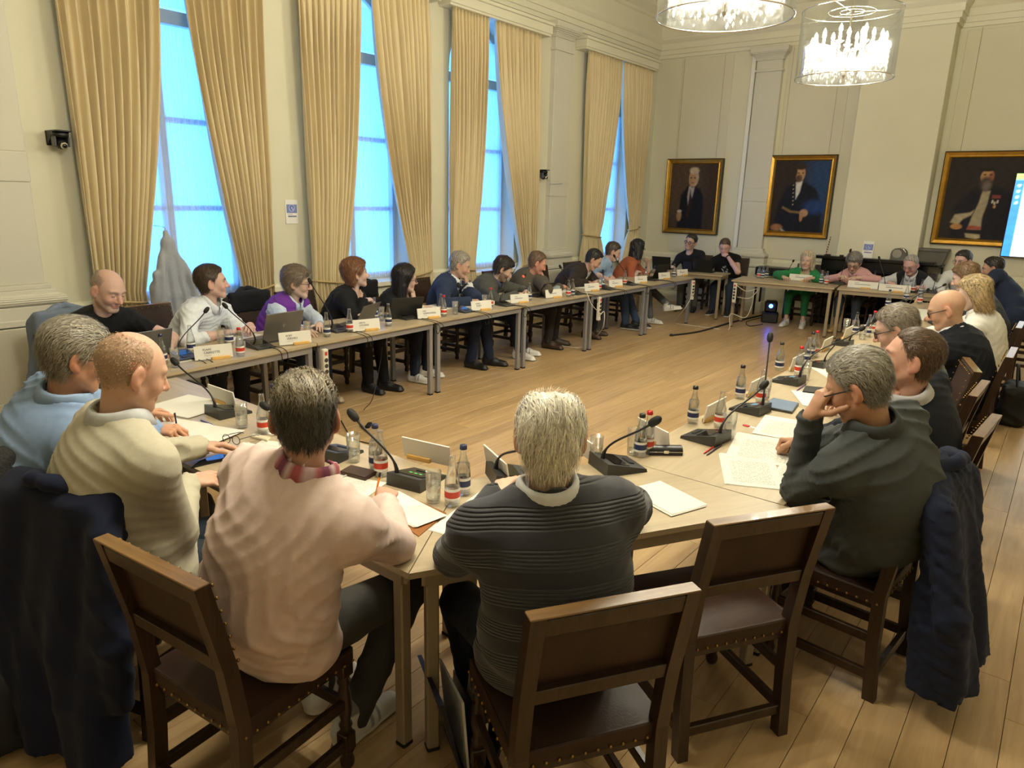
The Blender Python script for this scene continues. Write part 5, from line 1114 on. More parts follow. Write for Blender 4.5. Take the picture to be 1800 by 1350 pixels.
def portrait(label, x0, x1, z0, z1, layers, cut=None):
    root = thing('portrait_painting', label, 'painting', ((x0+x1)/2, YB-.03, (z0+z1)/2), 0, 'gilt-framed portraits'); W_, H_ = x1-x0, z1-z0; fw_ = .095
    prof = [(0,.0),(0,.045),(.012,.052),(.022,.046),(.06,.034),(.078,.040),(.088,.028),(fw_,.018)]
    for s, nm in enumerate(('bottom','right','top','left')):
        mb = MB(); vs = []
        for (o, d) in prof:
            a, b = W_/2-o, H_/2-o
            e = [((-a,-b),(a,-b)),((a,-b),(a,b)),((a,b),(-a,b)),((-a,b),(-a,-b))][s]
            for q in e: vs.append((q[0], -d, q[1]))
        f = [(2*i,2*i+1,2*i+3,2*i+2) for i in range(len(prof)-1)]; mb.add(vs, f); mb.mi = [1,1]+[0]*(len(f)-2); mb.build('frame_side', [GOLD, DKW], root)
    MB().box(-W_/2+.002, W_/2-.002, -.004, .03, -H_/2+.002, H_/2-.002).build('backing', DKW, root)
    nx, nz = 90, 116; a, b = W_/2-fw_, H_/2-fw_
    P = np.array([(-a+2*a*i/(nx-1), -.016, -b+2*b*j/(nz-1)) for i in range(nx) for j in range(nz)])
    F = np.array([(i*nz+j, (i+1)*nz+j, (i+1)*nz+j+1, i*nz+j+1) for i in range(nx-1) for j in range(nz-1)])
    link('canvas', np_mesh('canvas', P, F, CANV, painted(nx, nz, layers)), root)
    for s in (-1,1): MB().tube([(s*W_*.35,-.01,H_/2),(s*W_*.35,.0,4.42-(z0+z1)/2)], .0015, 4).build('hanging_wire', DKW, root)
SKP, DK = (.42,.24,.12), (.012,.010,.009)
portrait('gilt portrait of an old man, hanging nearest the corner', -6.37, -5.27, 1.31, 2.67, [('bg',0,(.045,.030,.020),0),('e',(.18,.7,.5,.6),(.085,.055,.035),.6),('p',[(.20,0),(.24,.52),(.38,.66),(.52,.68),(.66,.62),(.74,.50),(.76,0)],(.010,.010,.013),.03),('p',[(.41,.66),(.54,.68),(.50,.50),(.42,.36),(.39,.5)],(.40,.36,.33),.02),('p',[(.44,.62),(.50,.46),(.44,.16),(.38,.18),(.42,.4)],(.03,.016,.010),.02),('p',[(.44,.665),(.52,.685),(.55,.655),(.47,.635)],(.02,.018,.018),.01),('e',(.50,.79,.105,.135),(.45,.33,.22),.12),('e',(.47,.77,.075,.11),SKP,.2),('e',(.50,.90,.10,.05),(.50,.40,.28),.35),('e',(.44,.79,.02,.012),(.10,.05,.03),.4),('e',(.52,.79,.02,.012),(.10,.05,.03),.4),('e',(.475,.715,.03,.010),(.22,.09,.06),.4),('e',(.235,.20,.055,.085),(.34,.20,.10),.3),('e',(.24,.27,.05,.02),(.45,.40,.34),.3)])
portrait('gilt portrait of a bearded man with brass-buttoned coat and sword hilt', -4.42, -3.33, 1.35, 2.71, [('bg',0,(.035,.025,.020),0),('e',(.95,.75,.38,.65),(.025,.055,.13),.6),('p',[(.06,0),(.14,.40),(.24,.64),(.44,.70),(.60,.70),(.78,.62),(.92,.42),(.96,0)],(.012,.013,.022),.03),('e',(.80,.36,.2,.10),(.02,.05,.16),.5),('p',[(.41,.70),(.53,.72),(.50,.56),(.44,.46)],(.62,.60,.56),.015)]+[('e',(.37+.006*k,.66-.055*k,.012,.010),(.40,.33,.20),.3) for k in range(6)]+[('e',(.475,.82,.088,.11),SKP,.12),('e',(.455,.755,.06,.05),(.10,.06,.04),.4),('e',(.47,.915,.10,.04),(.04,.025,.018),.3),('e',(.39,.85,.022,.07),(.04,.025,.018),.4),('e',(.44,.83,.018,.010),(.08,.04,.03),.4),('e',(.52,.83,.018,.010),(.08,.04,.03),.4),('p',[(.20,.33),(.36,.27),(.58,.26),(.58,.29),(.38,.30),(.22,.36)],(.20,.13,.06),.012),('e',(.62,.27,.075,.055),(.45,.26,.15),.25),('e',(.58,.21,.03,.06),(.40,.22,.12),.3),('e',(.14,.05,.11,.05),(.32,.15,.08),.3),('p',[(.22,.04),(.30,.0),(.24,0)],(.5,.5,.5),.02)])
portrait('gilt portrait of a bearded man with medals beside the screen', -1.81, -.55, 1.37, 2.73, [('bg',0,(.030,.024,.022),0),('p',[(.12,0),(.14,.40),(.30,.60),(.45,.66),(.62,.66),(.80,.55),(.90,.3),(.94,0)],(.014,.013,.020),.04),('p',[(.44,.60),(.53,.60),(.52,.44),(.49,.28),(.50,.12),(.34,.12),(.37,.28),(.42,.45)],(.36,.30,.20),.012),('e',(.46,.775,.075,.085),(.45,.26,.13),.15),('e',(.51,.77,.03,.06),(.30,.11,.07),.4),('e',(.46,.685,.075,.085),(.06,.045,.038),.4),('e',(.475,.66,.05,.06),(.14,.11,.10),.5),('e',(.455,.855,.075,.022),(.02,.014,.01),.3),('e',(.43,.795,.018,.010),(.06,.03,.02),.4),('e',(.50,.795,.018,.010),(.06,.03,.02),.4),('p',[(.33,.12),(.50,.12),(.50,.16),(.35,.17)],(.34,.08,.05),.01),('p',[(.32,.07),(.50,.06),(.51,.02),(.46,.0),(.34,.02)],(.42,.36,.22),.012),('p',[(.12,.20),(.16,.30),(.34,.33),(.38,.36),(.36,.30),(.26,.24),(.22,.17)],(.40,.33,.22),.015),('e',(.20,.15,.07,.035),(.45,.22,.08),.25),('p',[(.56,.55),(.66,.55),(.66,.51),(.56,.51)],(.20,.05,.05),.01)]+[('e',(.575+.03*k,.47-.02*(k%2),.012,.022),(.5,.45,.36),.3) for k in range(3)]+[('e',(.61,.41,.016,.02),(.45,.25,.10),.3)])
# ---- projection screen: flat print plus its own light
def screen_mat():
    m, nt, p, out = _nodes('lit_screen'); at = N(nt, 'ShaderNodeVertexColor'); at.layer_name = 'Col'; nt.links.new(at.outputs['Color'], p.inputs['Emission Color']); p.inputs['Emission Strength'].default_value = SCREEN_E; p.inputs['Base Color'].default_value = (.02,.02,.02,1); p.inputs['Roughness'].default_value = .3; return m
root = thing('display_screen', 'large lit display screen at the right end of back wall', 'screen', (-.86, YB-.12, 1.25)); SWd, SHt = 2.06, 1.16
MB().bbox(-.012, SWd+.012, -.004, .05, -.012, SHt+.012, .006).build('bezel', BLACKP, root)
nx, nz = 104, 60; P = np.array([(SWd*i/(nx-1), -.006, SHt*j/(nz-1)) for i in range(nx) for j in range(nz)]); F = np.array([(i*nz+j, (i+1)*nz+j, (i+1)*nz+j+1, i*nz+j+1) for i in range(nx-1) for j in range(nz-1)])
lay = [('bg',0,(.75,.86,.95),0),('p',[(-.1,-.1),(.055,-.1),(.055,1.1),(-.1,1.1)],(.03,.20,.62),.004),('p',[(-.1,.93),(1.1,.93),(1.1,1.1),(-.1,1.1)],(.30,.75,.12),.004)]+[('e',(.028,.86-.07*k,.010,.016),(.55,.8,.95),.3) for k in range(4)]+[('p',[(.16,.84-.045*k),(.16+.3+.12*((k*7)%5)/5,.84-.045*k),(.46+.12*((k*7)%5)/5,.832-.045*k),(.16,.832-.045*k)],(.45,.52,.6),.004) for k in range(15)]
link('screen_panel', np_mesh('screen_panel', P, F, screen_mat(), painted(nx, nz, lay)), root)
# ---- small notice, wall cameras
PAPERW = mat('white_card', srgb(240,238,232), rough=.7, var=.02); INK = mat('print_ink', srgb(52,54,60), rough=.7); BLUEP = mat('blue_print', srgb(128,138,196), rough=.7); BLUED = mat('dark_blue_print', srgb(62,96,160), rough=.7); GREYP = mat('grey_print', srgb(120,126,150), rough=.7)
def notice(name, label, loc, rz, w_, h_, tilt=0):
    root = thing(name, label, 'notice', loc, rz); root.rotation_euler.x = tilt
    MB().bbox(-w_/2, w_/2, -.008, 0, 0, h_, .002).build('card', PAPERW, root)
    MB().box(-w_*.42, w_*.42, -.0092, -.008, h_*.46, h_*.82).build('printed_panel', BLUEP, root)
    MB().lathe([(w_*.24,0),(w_*.24,.0006)], 18).xf(Matrix.Translation((0,-.0092,h_*.66)) @ Matrix.Rotation(PI/2,4,'X')).build('pale_disc', mat('pale_print', srgb(176,184,228), rough=.7), root)
    MB().tube([(w_*.13*math.cos(a)+.0,-.0102,h_*.68+w_*.13*math.sin(a)) for a in [PI*(.0+1.35*k/10)-.5 for k in range(11)]]+[(w_*.02,-.0102,h_*.56)], w_*.035, 5).build('bird_emblem', BLUED, root)
    MB().box(-w_*.32, w_*.36, -.0092, -.008, h_*.29, h_*.35).build('dark_line', GREYP, root); MB().box(-w_*.36, w_*.06, -.0092, -.008, h_*.40, h_*.415).build('thin_line', GREYP, root)
notice('notice_card', 'small white notice with blue emblem between two curtains', (XL+.002, 4.645, 1.565), math.radians(90), .155, .25)
def ptz(label, loc, rz, pan=0):
    root = thing('security_camera', label, 'camera', loc, rz, 'black wall cameras')   # local +y away from the wall
    MB().bbox(-.065, .065, 0, .012, -.075, .04, .004).build('wall_plate', BLACKP, root)
    MB().bbox(-.06, .06, .0, .20, .028, .04, .004).build('bracket_shelf', BLACKP, root)
    for s in (-1,1): mb = MB(); mb.hexa([(s*.058-.003,.01,-.06),(s*.058+.003,.01,-.06),(s*.058+.003,.012,.03),(s*.058-.003,.012,.03)], [(s*.058-.003,.02,-.06),(s*.058+.003,.02,-.06),(s*.058+.003,.15,.03),(s*.058-.003,.15,.03)]); mb.build('gusset', BLACKP, root)
    MB().lathe([(.052,0),(.062,.008),(.062,.03),(.05,.036)], 18, (0,.125,-.012)).build('base', BLACKP, root)
    for s in (-1,1): MB().bbox(s*.052-.008, s*.052+.008, .09, .16, -.085, -.008, .006).build('yoke', mat('grey_plastic', srgb(90,92,98), rough=.35), root)
    hd = MB().ball((0,.125,-.065), (.045,.05,.042), 14, 10).build('camera_head', BLACKP, root)
    MB().lathe([(.026,0),(.028,.02),(.024,.028),(.020,.030)], 16).xf(Matrix.Translation((0,.165,-.075)) @ Matrix.Rotation(-PI/2-.2,4,'X')).build('lens_ring', CHROME, hd)
    MB().lathe([(.019,0),(.014,.008),(.002,.010)], 16).xf(Matrix.Translation((0,.188,-.08)) @ Matrix.Rotation(-PI/2-.2,4,'X')).build('lens', mat('dark_lens', srgb(14,14,22), rough=.06), hd)
ptz('black camera on the wall left of the nearest curtain', (XL, 2.42, 2.30), math.radians(-90)); ptz('black camera on the far wall beside the pilaster', (XL, 9.10, 2.28), math.radians(-90))

# ================================================================ FIREPLACE AND BACK WALL
BLKM = mat('black_marble', srgb(18,18,20), rough=.25, var=.3, scale=6)
root = thing('fireplace_mantel', 'black marble fireplace mantel below the chimney breast', 'fireplace', (-2.48, CHY, 0))
MB().bbox(-.86, .86, -.20, .0, 1.06, 1.11, .008).build('mantel_shelf', BLKM, root); MB().bbox(-.76, .76, -.13, .0, .88, 1.06, .006).build('frieze', BLKM, root)
for s in (-1,1): MB().bbox(s*.64-.13, s*.64+.13, -.12, 0, 0, .88, .006).build('jamb', BLKM, root); MB().bbox(s*.64-.15, s*.64+.15, -.15, 0, 0, .10, .006).build('plinth', BLKM, root)
MB().box(-.51, .51, -.02, -.005, 0, .88).build('fire_opening', mat('opening_black', srgb(10,9,8), rough=.95), root)  # flat near-black panel drawn in place of a hollow hearth
mb = MB().tube([(0,0,0),(0,0,.30)], [.012,.008], 10); root = thing('banded_rod', 'slim banded rod standing upright on the mantel', 'rod', (onx(1463,446,-3.2)[0],CHY-.08,1.11)); root.rotation_euler.y = .12
mb.build('rod', mat('reddish_wood_rod', srgb(120,70,40), rough=.4), root)
for k in range(7): MB().lathe([(.0125,0),(.0125,.012)], 10, (0,0,.03+k*.04)).build('band', mat('cream_band', srgb(215,200,165), rough=.4), root)
MB().lathe([(.03,0),(.03,.008),(.012,.012)], 12).build('foot', BLACKP, root)
for px_, lab in ((1457,'flat black box left of the banded rod on mantel'),(1480,'flat black box right of the banded rod on mantel')):
    q = ony(px_,446,CHY-.10); root = thing('small_box', lab, 'box', (q[0],CHY-.10,1.11)); MB().bbox(-.03,.03,-.025,.025,0,.016,.003).build('box', BLACKP, root); MB().bbox(-.03,.03,-.025,.025,.016,.022,.003).build('lid', RUBBER, root)
notice('leaning_notice', 'white notice with blue emblem propped on the mantel', (ony(1524,448,CHY-.04)[0], CHY-.03, 1.11), 0, .16, .26, -.08)
q = ony(1578,462,CHY-.1); root = thing('mantel_clock', 'rounded grey mantel clock on the shelf', 'clock', (q[0],CHY-.10,1.11)); GRYB = mat('grey_leatherette', srgb(96,94,88), rough=.6, bump=.3, bscale=90)
pr_ = [(-.11,0),(.11,0)]+[(.11*math.cos(a),.10+.09*math.sin(a)) for a in [PI*k/12 for k in range(13)]]
MB().hexa([(x,-.06,z) for x,z in pr_], [(x,.06,z) for x,z in pr_]).build('case', GRYB, root)
MB().lathe([(.065,0),(.065,.006)], 20).xf(Matrix.Translation((-.02,-.060,.10)) @ Matrix.Rotation(PI/2,4,'X')).build('dial', mat('dial_grey', srgb(150,146,132), rough=.3), root)
MB().tube([(-.10,-.066,.02),(-.10,-.066,.12),(-.06,-.066,.175),(0,-.066,.19),(.06,-.066,.175),(.10,-.066,.12)], .006, 6).build('rim', CHROME, root)
q = ony(1640,470,CHY+.05); root = thing('wicker_basket', 'grey woven lidded box beside the mantel clock', 'basket', (CHX1+.18, YB-.20, 0))
BSK = mat('grey_woven_cane', srgb(104,100,92), rough=.8, bump=.8, bscale=70); mb = MB(); mb.hexa([(-.15,-.10,1.06),(.15,-.10,1.06),(.15,.10,1.06),(-.15,.10,1.06)],[(-.20,-.13,1.26),(.20,-.13,1.26),(.20,.13,1.26),(-.20,.13,1.26)]); mb.build('basket_body', BSK, root)
MB().bbox(-.215,.215,-.145,.145,1.26,1.30,.01).build('lid', BSK, root); MB().bbox(-.17,.17,-.12,.18,1.03,1.06,.004).build('bracket_shelf', BLACKP, root)
for s in (-1,1): MB().bbox(s*.14-.012,s*.14+.012,.16,.19,0,1.04,.003).build('bracket_leg', BLACKP, root)

# ================================================================ TABLE THINGS
GLS = clear_glass('bottle_glass', (.985,.995,.99), .05); WATER = clear_glass('still_water', (.97,.985,.99), .03); LABW = mat('label_white', srgb(235,232,226), rough=.5); LABR = mat('label_red', srgb(205,62,38), rough=.5); LABB = mat('label_navy', srgb(38,48,92), rough=.5)
CAPB = mat('cap_navy', srgb(48,52,84), rough=.3, metal=.4); CAPR = mat('cap_red', srgb(190,30,32), rough=.35, metal=.2); CAPK = mat('cap_black', srgb(26,26,28), rough=.3)
_bm = {}
def bottle(x, y, label, red=True, cap=None, group='small water bottles on the tables'):
    if not _bm:
        _bm['body'] = MB().lathe([(.001,.003),(.027,.002),(.030,.008),(.0305,.085),(.029,.105),(.022,.135),(.0145,.165),(.0125,.190),(.0135,.196),(.0135,.206),(.0105,.207),(.0100,.190),(.012,.165),(.0195,.135),(.0265,.105),(.028,.085),(.0275,.012),(.001,.009)], 18, cap=False).mesh('body', GLS)
        _bm['water'] = MB().lathe([(.001,.0095),(.0268,.0115),(.0272,.070),(.001,.070)], 14, cap=False).mesh('water', WATER)
        for nm, c in (('r',LABR),('b',LABB)):
            n = 18; vs = [(.0309*math.cos(2*PI*i/n), .0309*math.sin(2*PI*i/n), z) for z in (.030,.040,.066,.078) for i in range(n)]
            mb = MB().add(vs, [(k*n+i,k*n+(i+1)%n,(k+1)*n+(i+1)%n,(k+1)*n+i) for k in range(3) for i in range(n)], True); mb.mi = [0]*n+[1]*n+[0]*n; _bm['l'+nm] = mb.mesh('label', [LABW, c])
        for nm, c in (('b',CAPB),('r',CAPR),('k',CAPK)): _bm['c'+nm] = MB().lathe([(.0150,.194),(.0155,.198),(.0140,.212),(.001,.213)], 14).mesh('cap', c)
    r_ = thing('water_bottle', label, 'bottle', (x, y, TZ), random.uniform(0,6), group); link('glass_body', _bm['body'], r_); link('label_band', _bm['lr' if red else 'lb'], r_)
    if cap: link('cap', _bm['c'+cap], r_)
    link('water', _bm['water'], r_).scale.z = random.uniform(.5,1.1) if not cap else 1.9
    return r_
def glass(x, y, label, fill=.4):
    if 't' not in _bm:
        _bm['t'] = MB().lathe([(.001,.006),(.026,.004),(.028,.008),(.0315,.135),(.0300,.135),(.0268,.014),(.001,.012)], 18, cap=False).mesh('tumbler', GLS); _bm['tw'] = MB().lathe([(.001,.0125),(.0262,.0145),(.0285,.08),(.001,.08)], 14, cap=False).mesh('water', WATER)
    r_ = thing('water_glass', label, 'glass', (x, y, TZ), 0, 'drinking glasses on the tables'); link('tumbler', _bm['t'], r_)
    if fill: link('water', _bm['tw'], r_).scale.z = fill/.5
    return r_
MICB = mat('microphone_base_grey', srgb(52,52,50), rough=.38, var=.08); MSCR = mat('microphone_screen', srgb(12,14,14), rough=.12); MLCD = mat('lit_lcd', srgb(60,90,100), rough=.3, emit=srgb(120,190,210), es=.5); REDL = mat('red_ring', srgb(200,40,30), rough=.4, emit=(1,.12,.06), es=1.2); GRNL = mat('lit_green_icon', srgb(60,160,60), rough=.4, emit=(.1,.8,.2), es=.7)
_mm = {}
def mic(base, rz, tip, label, lcd=False, ring=False, sz=1.0):
    """base world xy; rz heading towards the speaker; tip world xyz of the capsule"""
    if not _mm:
        mb = MB(); mb.hexa([(-.075,-.085,.0),(.075,-.085,.0),(.075,.085,.0),(-.075,.085,.0)],[(-.073,-.083,.012),(.073,-.083,.012),(.073,.083,.05),(-.073,.083,.05)]); _mm['b'] = mb.mesh('base', MICB)
        _mm['s'] = MB().hexa([(-.06,-.015,.0285),(.06,-.015,.0285),(.06,.05,.0433),(-.06,.05,.0433)],[(-.06,-.015,.0300),(.06,-.015,.0300),(.06,.05,.0448),(-.06,.05,.0448)]).mesh('touch_panel', MSCR)
        _mm['l'] = MB().hexa([(-.035,.0,.0335),(.005,.0,.0335),(.005,.035,.0415),(-.035,.035,.0415)],[(-.035,.0,.0340),(.005,.0,.0340),(.005,.035,.0420),(-.035,.035,.0420)]).mesh('lcd', MLCD)
        _mm['k'] = MB().hexa([(-.03,-.055,.0195),(.03,-.055,.0195),(.03,-.035,.0240),(-.03,-.035,.0240)],[(-.029,-.054,.0225),(.029,-.054,.0225),(.029,-.036,.0265),(-.029,-.036,.0265)]).mesh('button', BLACKP)
        mb = MB()
        for k in range(3): mb.hexa([(-.03+k*.022,.005,.0340),(-.018+k*.022,.005,.0340),(-.018+k*.022,.015,.0363),(-.03+k*.022,.015,.0363)],[(-.03+k*.022,.005,.0348),(-.018+k*.022,.005,.0348),(-.018+k*.022,.015,.0371),(-.03+k*.022,.015,.0371)])
        _mm['g'] = mb.mesh('lit_icons', GRNL)
    r_ = thing('desk_microphone', label, 'microphone', (base[0], base[1], TZ), rz, 'gooseneck desk microphones'); r_.scale = (sz,sz,sz)
    link('base_unit', _mm['b'], r_); link('touch_panel', _mm['s'], r_); link('talk_button', _mm['k'], r_)
    if lcd: link('lcd', _mm['l'] if lcd == 1 else _mm['g'], r_)
    R = Matrix.Rotation(-rz, 3, 'Z'); t = (R @ (Vector(tip)-Vector((base[0],base[1],TZ))))/sz; p0 = Vector((.045,.06,.045)) if lcd == 2 else Vector((0,.065,.046))
    d = (t-p0); up_ = Vector((0,.0,1)); L = d.length
    pts = bez(p0, p0+up_*L*.30, t-d.normalized()*L*.35, t, 14); ng = MB().tube(pts, [.0095,.0075,.006]+[.0042]*9+[.0042,.0045,.005], 8).build('gooseneck', BLACKP, r_)
    dd = (pts[-1]-pts[-2]).normalized(); Q = dd.to_track_quat('Z','Y').to_matrix().to_4x4(); Q.translation = t
    MB().lathe([(.005,-.006),(.0125,.0),(.0155,.012),(.0160,.028),(.0130,.042),(.006,.050),(.001,.051)], 14).xf(Q).build('capsule', RUBBER, r_)
    if ring: MB().lathe([(.0128,-.006),(.0150,.001),(.0150,.005),(.0130,.006)], 14).xf(Q).build('light_ring', REDL, r_)
    return r_
CARDW = mat('name_card_board', srgb(228,224,214), rough=.6, var=.01); OAKF = mat('card_foot_wood', srgb(222,176,98), rough=.5, var=.08, scale=30)
def card(x, y, rz, label, l1=None, l2=None, w_=.26, h_=.105, lean=.18, foot=(-.02,.11)):
    """name card; local -y is its printed face"""
    r_ = thing('name_card', label, 'name card', (x, y, TZ), rz, 'name cards on wooden feet')
    M_ = Matrix.Rotation(-lean, 4, 'X')
    MB().bbox(-w_/2, w_/2, -.004, .004, .006, h_, .0015).xf(M_).build('board', CARDW, r_)
    MB().bbox(foot[0], foot[1], -.016, .016, 0, .022, .003).build('wooden_foot', OAKF, r_)
    def place(o, z): o.matrix_local = M_ @ Matrix.Translation((-w_*.28 if z > .07*h_/.105 else -w_*.26, -.0046, z)) @ Matrix.Rotation(PI/2, 4, 'X')
    if l1: place(text_mesh('first_line', l1, h_*.19, INK, r_, (0,0,0), (0,0,0)), h_*.72)
    if l2: place(text_mesh('second_line', l2, h_*.22, INK, r_, (0,0,0), (0,0,0)), h_*.50)
    if l2:
        mb = MB()
        for k in range(5): mb.box(-w_*.26+k*.011, -w_*.26+k*.011+.008, -.0048, -.0042, h_*.30, h_*.33)
        mb.xf(M_).build('small_line', mat('pale_ink', srgb(170,170,168), rough=.7), r_)
    return r_
SILV = mat('laptop_silver', srgb(118,116,112), rough=.35, metal=.6, var=.02); DARKL = mat('laptop_dark', srgb(46,46,46), rough=.4, metal=.3, var=.02); KEYS = mat('keyboard_black', srgb(18,18,20), rough=.5); LSCR = mat('laptop_screen', srgb(150,170,190), rough=.2, emit=srgb(170,200,230), es=1.2)
def laptop(x, y, rz, label, m=SILV, logo=False, ang=108, w_=.33, screen=LSCR):
    """local +y towards the user; the lid rises at the far edge (-y)"""
    r_ = thing('laptop', label, 'laptop', (x, y, TZ), rz, 'open laptops'); d = w_*.68
    MB().bbox(-w_/2, w_/2, 0, d, .002, .016, .004).build('base', m, r_)
    kb = MB()
    for j in range(5):
        for i in range(13): kb.box(-w_*.43+i*w_*.066, -w_*.43+i*w_*.066+w_*.056, .03+j*.02, .046+j*.02, .016, .0175)
    o = kb.build('keyboard', KEYS, r_); o['kind'] = 'stuff'
    M_ = Matrix.Translation((0,.004,.014)) @ Matrix.Rotation(math.radians(ang-90), 4, 'X')
    lid = MB().bbox(-w_/2, w_/2, -.004, .004, 0, d, .003).xf(M_).build('lid', m, r_)
    MB().box(-w_*.47, w_*.47, .0042, .0048, .02, d-.01).xf(M_).build('screen', screen, lid)
    MB().tube([(-w_*.4,.004,.014),(w_*.4,.004,.014)], .006, 8).build('hinge', KEYS, r_)
    if logo: MB().tube([(.008*math.cos(a)+.0,-.0046,d*.52+.008+.008*math.sin(a)) for a in [2*PI*k/14 for k in range(15)]]+[(.006*math.cos(a)+.002,-.0046,d*.52-.008+.006*math.sin(a)) for a in [2*PI*k/14+1.5 for k in range(15)]], .0012, 5).xf(M_).build('lid_emblem', mat('pale_emblem', srgb(190,188,184), rough=.3, metal=.6), lid)
    return r_
def paper_mat():
    m, nt, p, out = _nodes('printed_paper'); L = nt.links.new; tc = N(nt, 'ShaderNodeTexCoord'); sx = N(nt, 'ShaderNodeSeparateXYZ'); L(tc.outputs['Generated'], sx.inputs[0])
    wv = N(nt, 'ShaderNodeMath', operation='MULTIPLY'); wv.inputs[1].default_value = 30; L(sx.outputs['Y'], wv.inputs[0]); fr = N(nt, 'ShaderNodeMath', operation='FRACT'); L(wv.outputs[0], fr.inputs[0])
    ln = N(nt, 'ShaderNodeMath', operation='LESS_THAN'); ln.inputs[1].default_value = .38; L(fr.outputs[0], ln.inputs[0])
    mp = N(nt, 'ShaderNodeMapping'); mp.inputs['Scale'].default_value = (70,30,1); L(tc.outputs['Generated'], mp.inputs['Vector']); nz = N(nt, 'ShaderNodeTexNoise', Scale=1.0, Detail=1.0); L(mp.outputs[0], nz.inputs['Vector'])
    wd = N(nt, 'ShaderNodeMath', operation='GREATER_THAN'); wd.inputs[1].default_value = .46; L(nz.outputs['Fac'], wd.inputs[0])
    def band(o, a, b):
        g1 = N(nt, 'ShaderNodeMath', operation='GREATER_THAN'); g1.inputs[1].default_value = a; g2 = N(nt, 'ShaderNodeMath', operation='LESS_THAN'); g2.inputs[1].default_value = b; mu = N(nt, 'ShaderNodeMath', operation='MULTIPLY'); L(o, g1.inputs[0]); L(o, g2.inputs[0]); L(g1.outputs[0], mu.inputs[0]); L(g2.outputs[0], mu.inputs[1]); return mu.outputs[0]
    acc = ln.outputs[0]
    for o in (wd.outputs[0], band(sx.outputs['X'],.14,.86), band(sx.outputs['Y'],.10,.80)):
        mu = N(nt, 'ShaderNodeMath', operation='MULTIPLY'); L(acc, mu.inputs[0]); L(o, mu.inputs[1]); acc = mu.outputs[0]
    mx = N(nt, 'ShaderNodeMix', data_type='RGBA'); mx.inputs[6].default_value = rgba(srgb(226,223,212)); mx.inputs[7].default_value = rgba(srgb(140,139,136)); L(acc, mx.inputs[0]); L(mx.outputs[2], p.inputs['Base Color']); p.inputs['Roughness'].default_value = .7
    return m
PRINT = paper_mat(); BLANK = mat('blank_paper', srgb(228,225,214), rough=.7, var=.01)
_cnt = [0]
def sheet(px4, label, m=BLANK, z=TZ, n=3, name='paper_sheet', cat='paper', mats=None):
    """px4: corners in the photo (near-left, near-right, far-right, far-left) laid on the table top"""
    q = [onz(a, b, z) for a, b in px4]; c = sum(q)/4; ex = nrm((q[1]-q[0])+(q[2]-q[3])); ang = math.atan2(ex[1], ex[0]); W_ = (np.linalg.norm(q[1]-q[0])+np.linalg.norm(q[2]-q[3]))/2; ey = (q[3]-q[0])+(q[2]-q[1]); H_ = abs(-ey[0]*math.sin(ang)+ey[1]*math.cos(ang))/2
    _cnt[0] += 1; r_ = thing(name, label, cat, (c[0], c[1], z+(_cnt[0] % 9)*.00037), ang, 'papers on the tables')
    for k in range(n):
        s = (k-(n-1)/2)*.006; nx = 8; t0 = k*.0011+.0006; vs = []
        for j in range(2):
            for i in range(nx+1):
                u = i/nx*2-1; cz = .003*max(0, abs(u)-.6)*(1 if k == n-1 else .3); vs.append((u*W_/2+s, (-H_/2 if j == 0 else H_/2)+s*.6, t0+cz))
        vs2 = [(x, y, zz+.0008) for x, y, zz in vs]; N_ = nx+1; m_ = len(vs)
        fs = [(i,i+1,N_+i+1,N_+i) for i in range(nx)]; fs = [tuple(reversed(f)) for f in fs]+[tuple(m_+i for i in f) for f in fs]+[(i,i+1,m_+i+1,m_+i) for i in range(nx)]+[(N_+i+1,N_+i,m_+N_+i,m_+N_+i+1) for i in range(nx)]+[(0,m_,m_+N_,N_),(nx,N_+nx,m_+N_+nx,m_+nx)]
        MB().add(vs+vs2, fs).build('sheet', m if k == n-1 else BLANK, r_)
    return r_
def pen(p0, p1, label, col, z=TZ, r=.0042):
    a, b = (onz(*p0, z+r) if len(p0) == 2 else np.array(p0)), (onz(*p1, z+r) if len(p1) == 2 else np.array(p1)); d = b-a
    r_ = thing('pen', label, 'pen', tuple(a), 0, 'pens and pencils'); MB().tube([(0,0,0),d*.1,d*.9,d], [r*.4,r,r,r*.8], 8).build('barrel', mat('pen_%d_%d_%d' % tuple(int(c*255) for c in col), col, rough=.35), r_); MB().tube([d*.88,d*1.02], r*1.12, 8).build('cap', BLACKP, r_)
    return r_
# ---------------- left row
NAMES = [('KLAAS','CARRETTE'),('ROBY','VERDRU'),('GRETA','STEVENS'),('LIEN','VERMOMMEN'),('KAREL','WAEY'),(None,None),(None,None),(None,None),(None,None),(None,None),(None,None),(None,None)]
WHO = ['man in white rolled sleeves','woman in purple vest','woman in black cardigan','woman with long dark hair','grey-haired man in navy suit','bearded man in grey cardigan','man in taupe jacket','man in dark brown jacket','man in light blue shirt','woman in rust shirt (left one)','woman in rust shirt (right one)','end of the window row']
CPX = [(377,632),(520,606),(645,582),(755,560),(847,546),(914,533),(974,524),(1041,512),(1083,505),(1127,498),(1168,491),(1200,485)]
for k, ((x, y), (a, b)) in enumerate(zip(CPX, NAMES)):
    q = onz(x, y); lab = 'white name card before the '+WHO[k] if k < 9 else ['white name card beside the black laptop, left of two bottles','white name card right of the rust-shirted woman\'s laptop','last white name card at the end of window row'][k-9]
    card(q[0], q[1], math.radians(90-14), lab, a, b)
    if a is None:
        o = [c for c in COL.objects if c.get('label') == lab][0]; mb = MB(); mb.box(-.07,-.03,-.0048,-.0040,.074,.080); mb.box(-.07,.04,-.0048,-.0040,.052,.062); mb.xf(Matrix.Rotation(-.18,4,'X')).build('faint_print', mat('faint_ink', srgb(150,150,150), rough=.7), o)
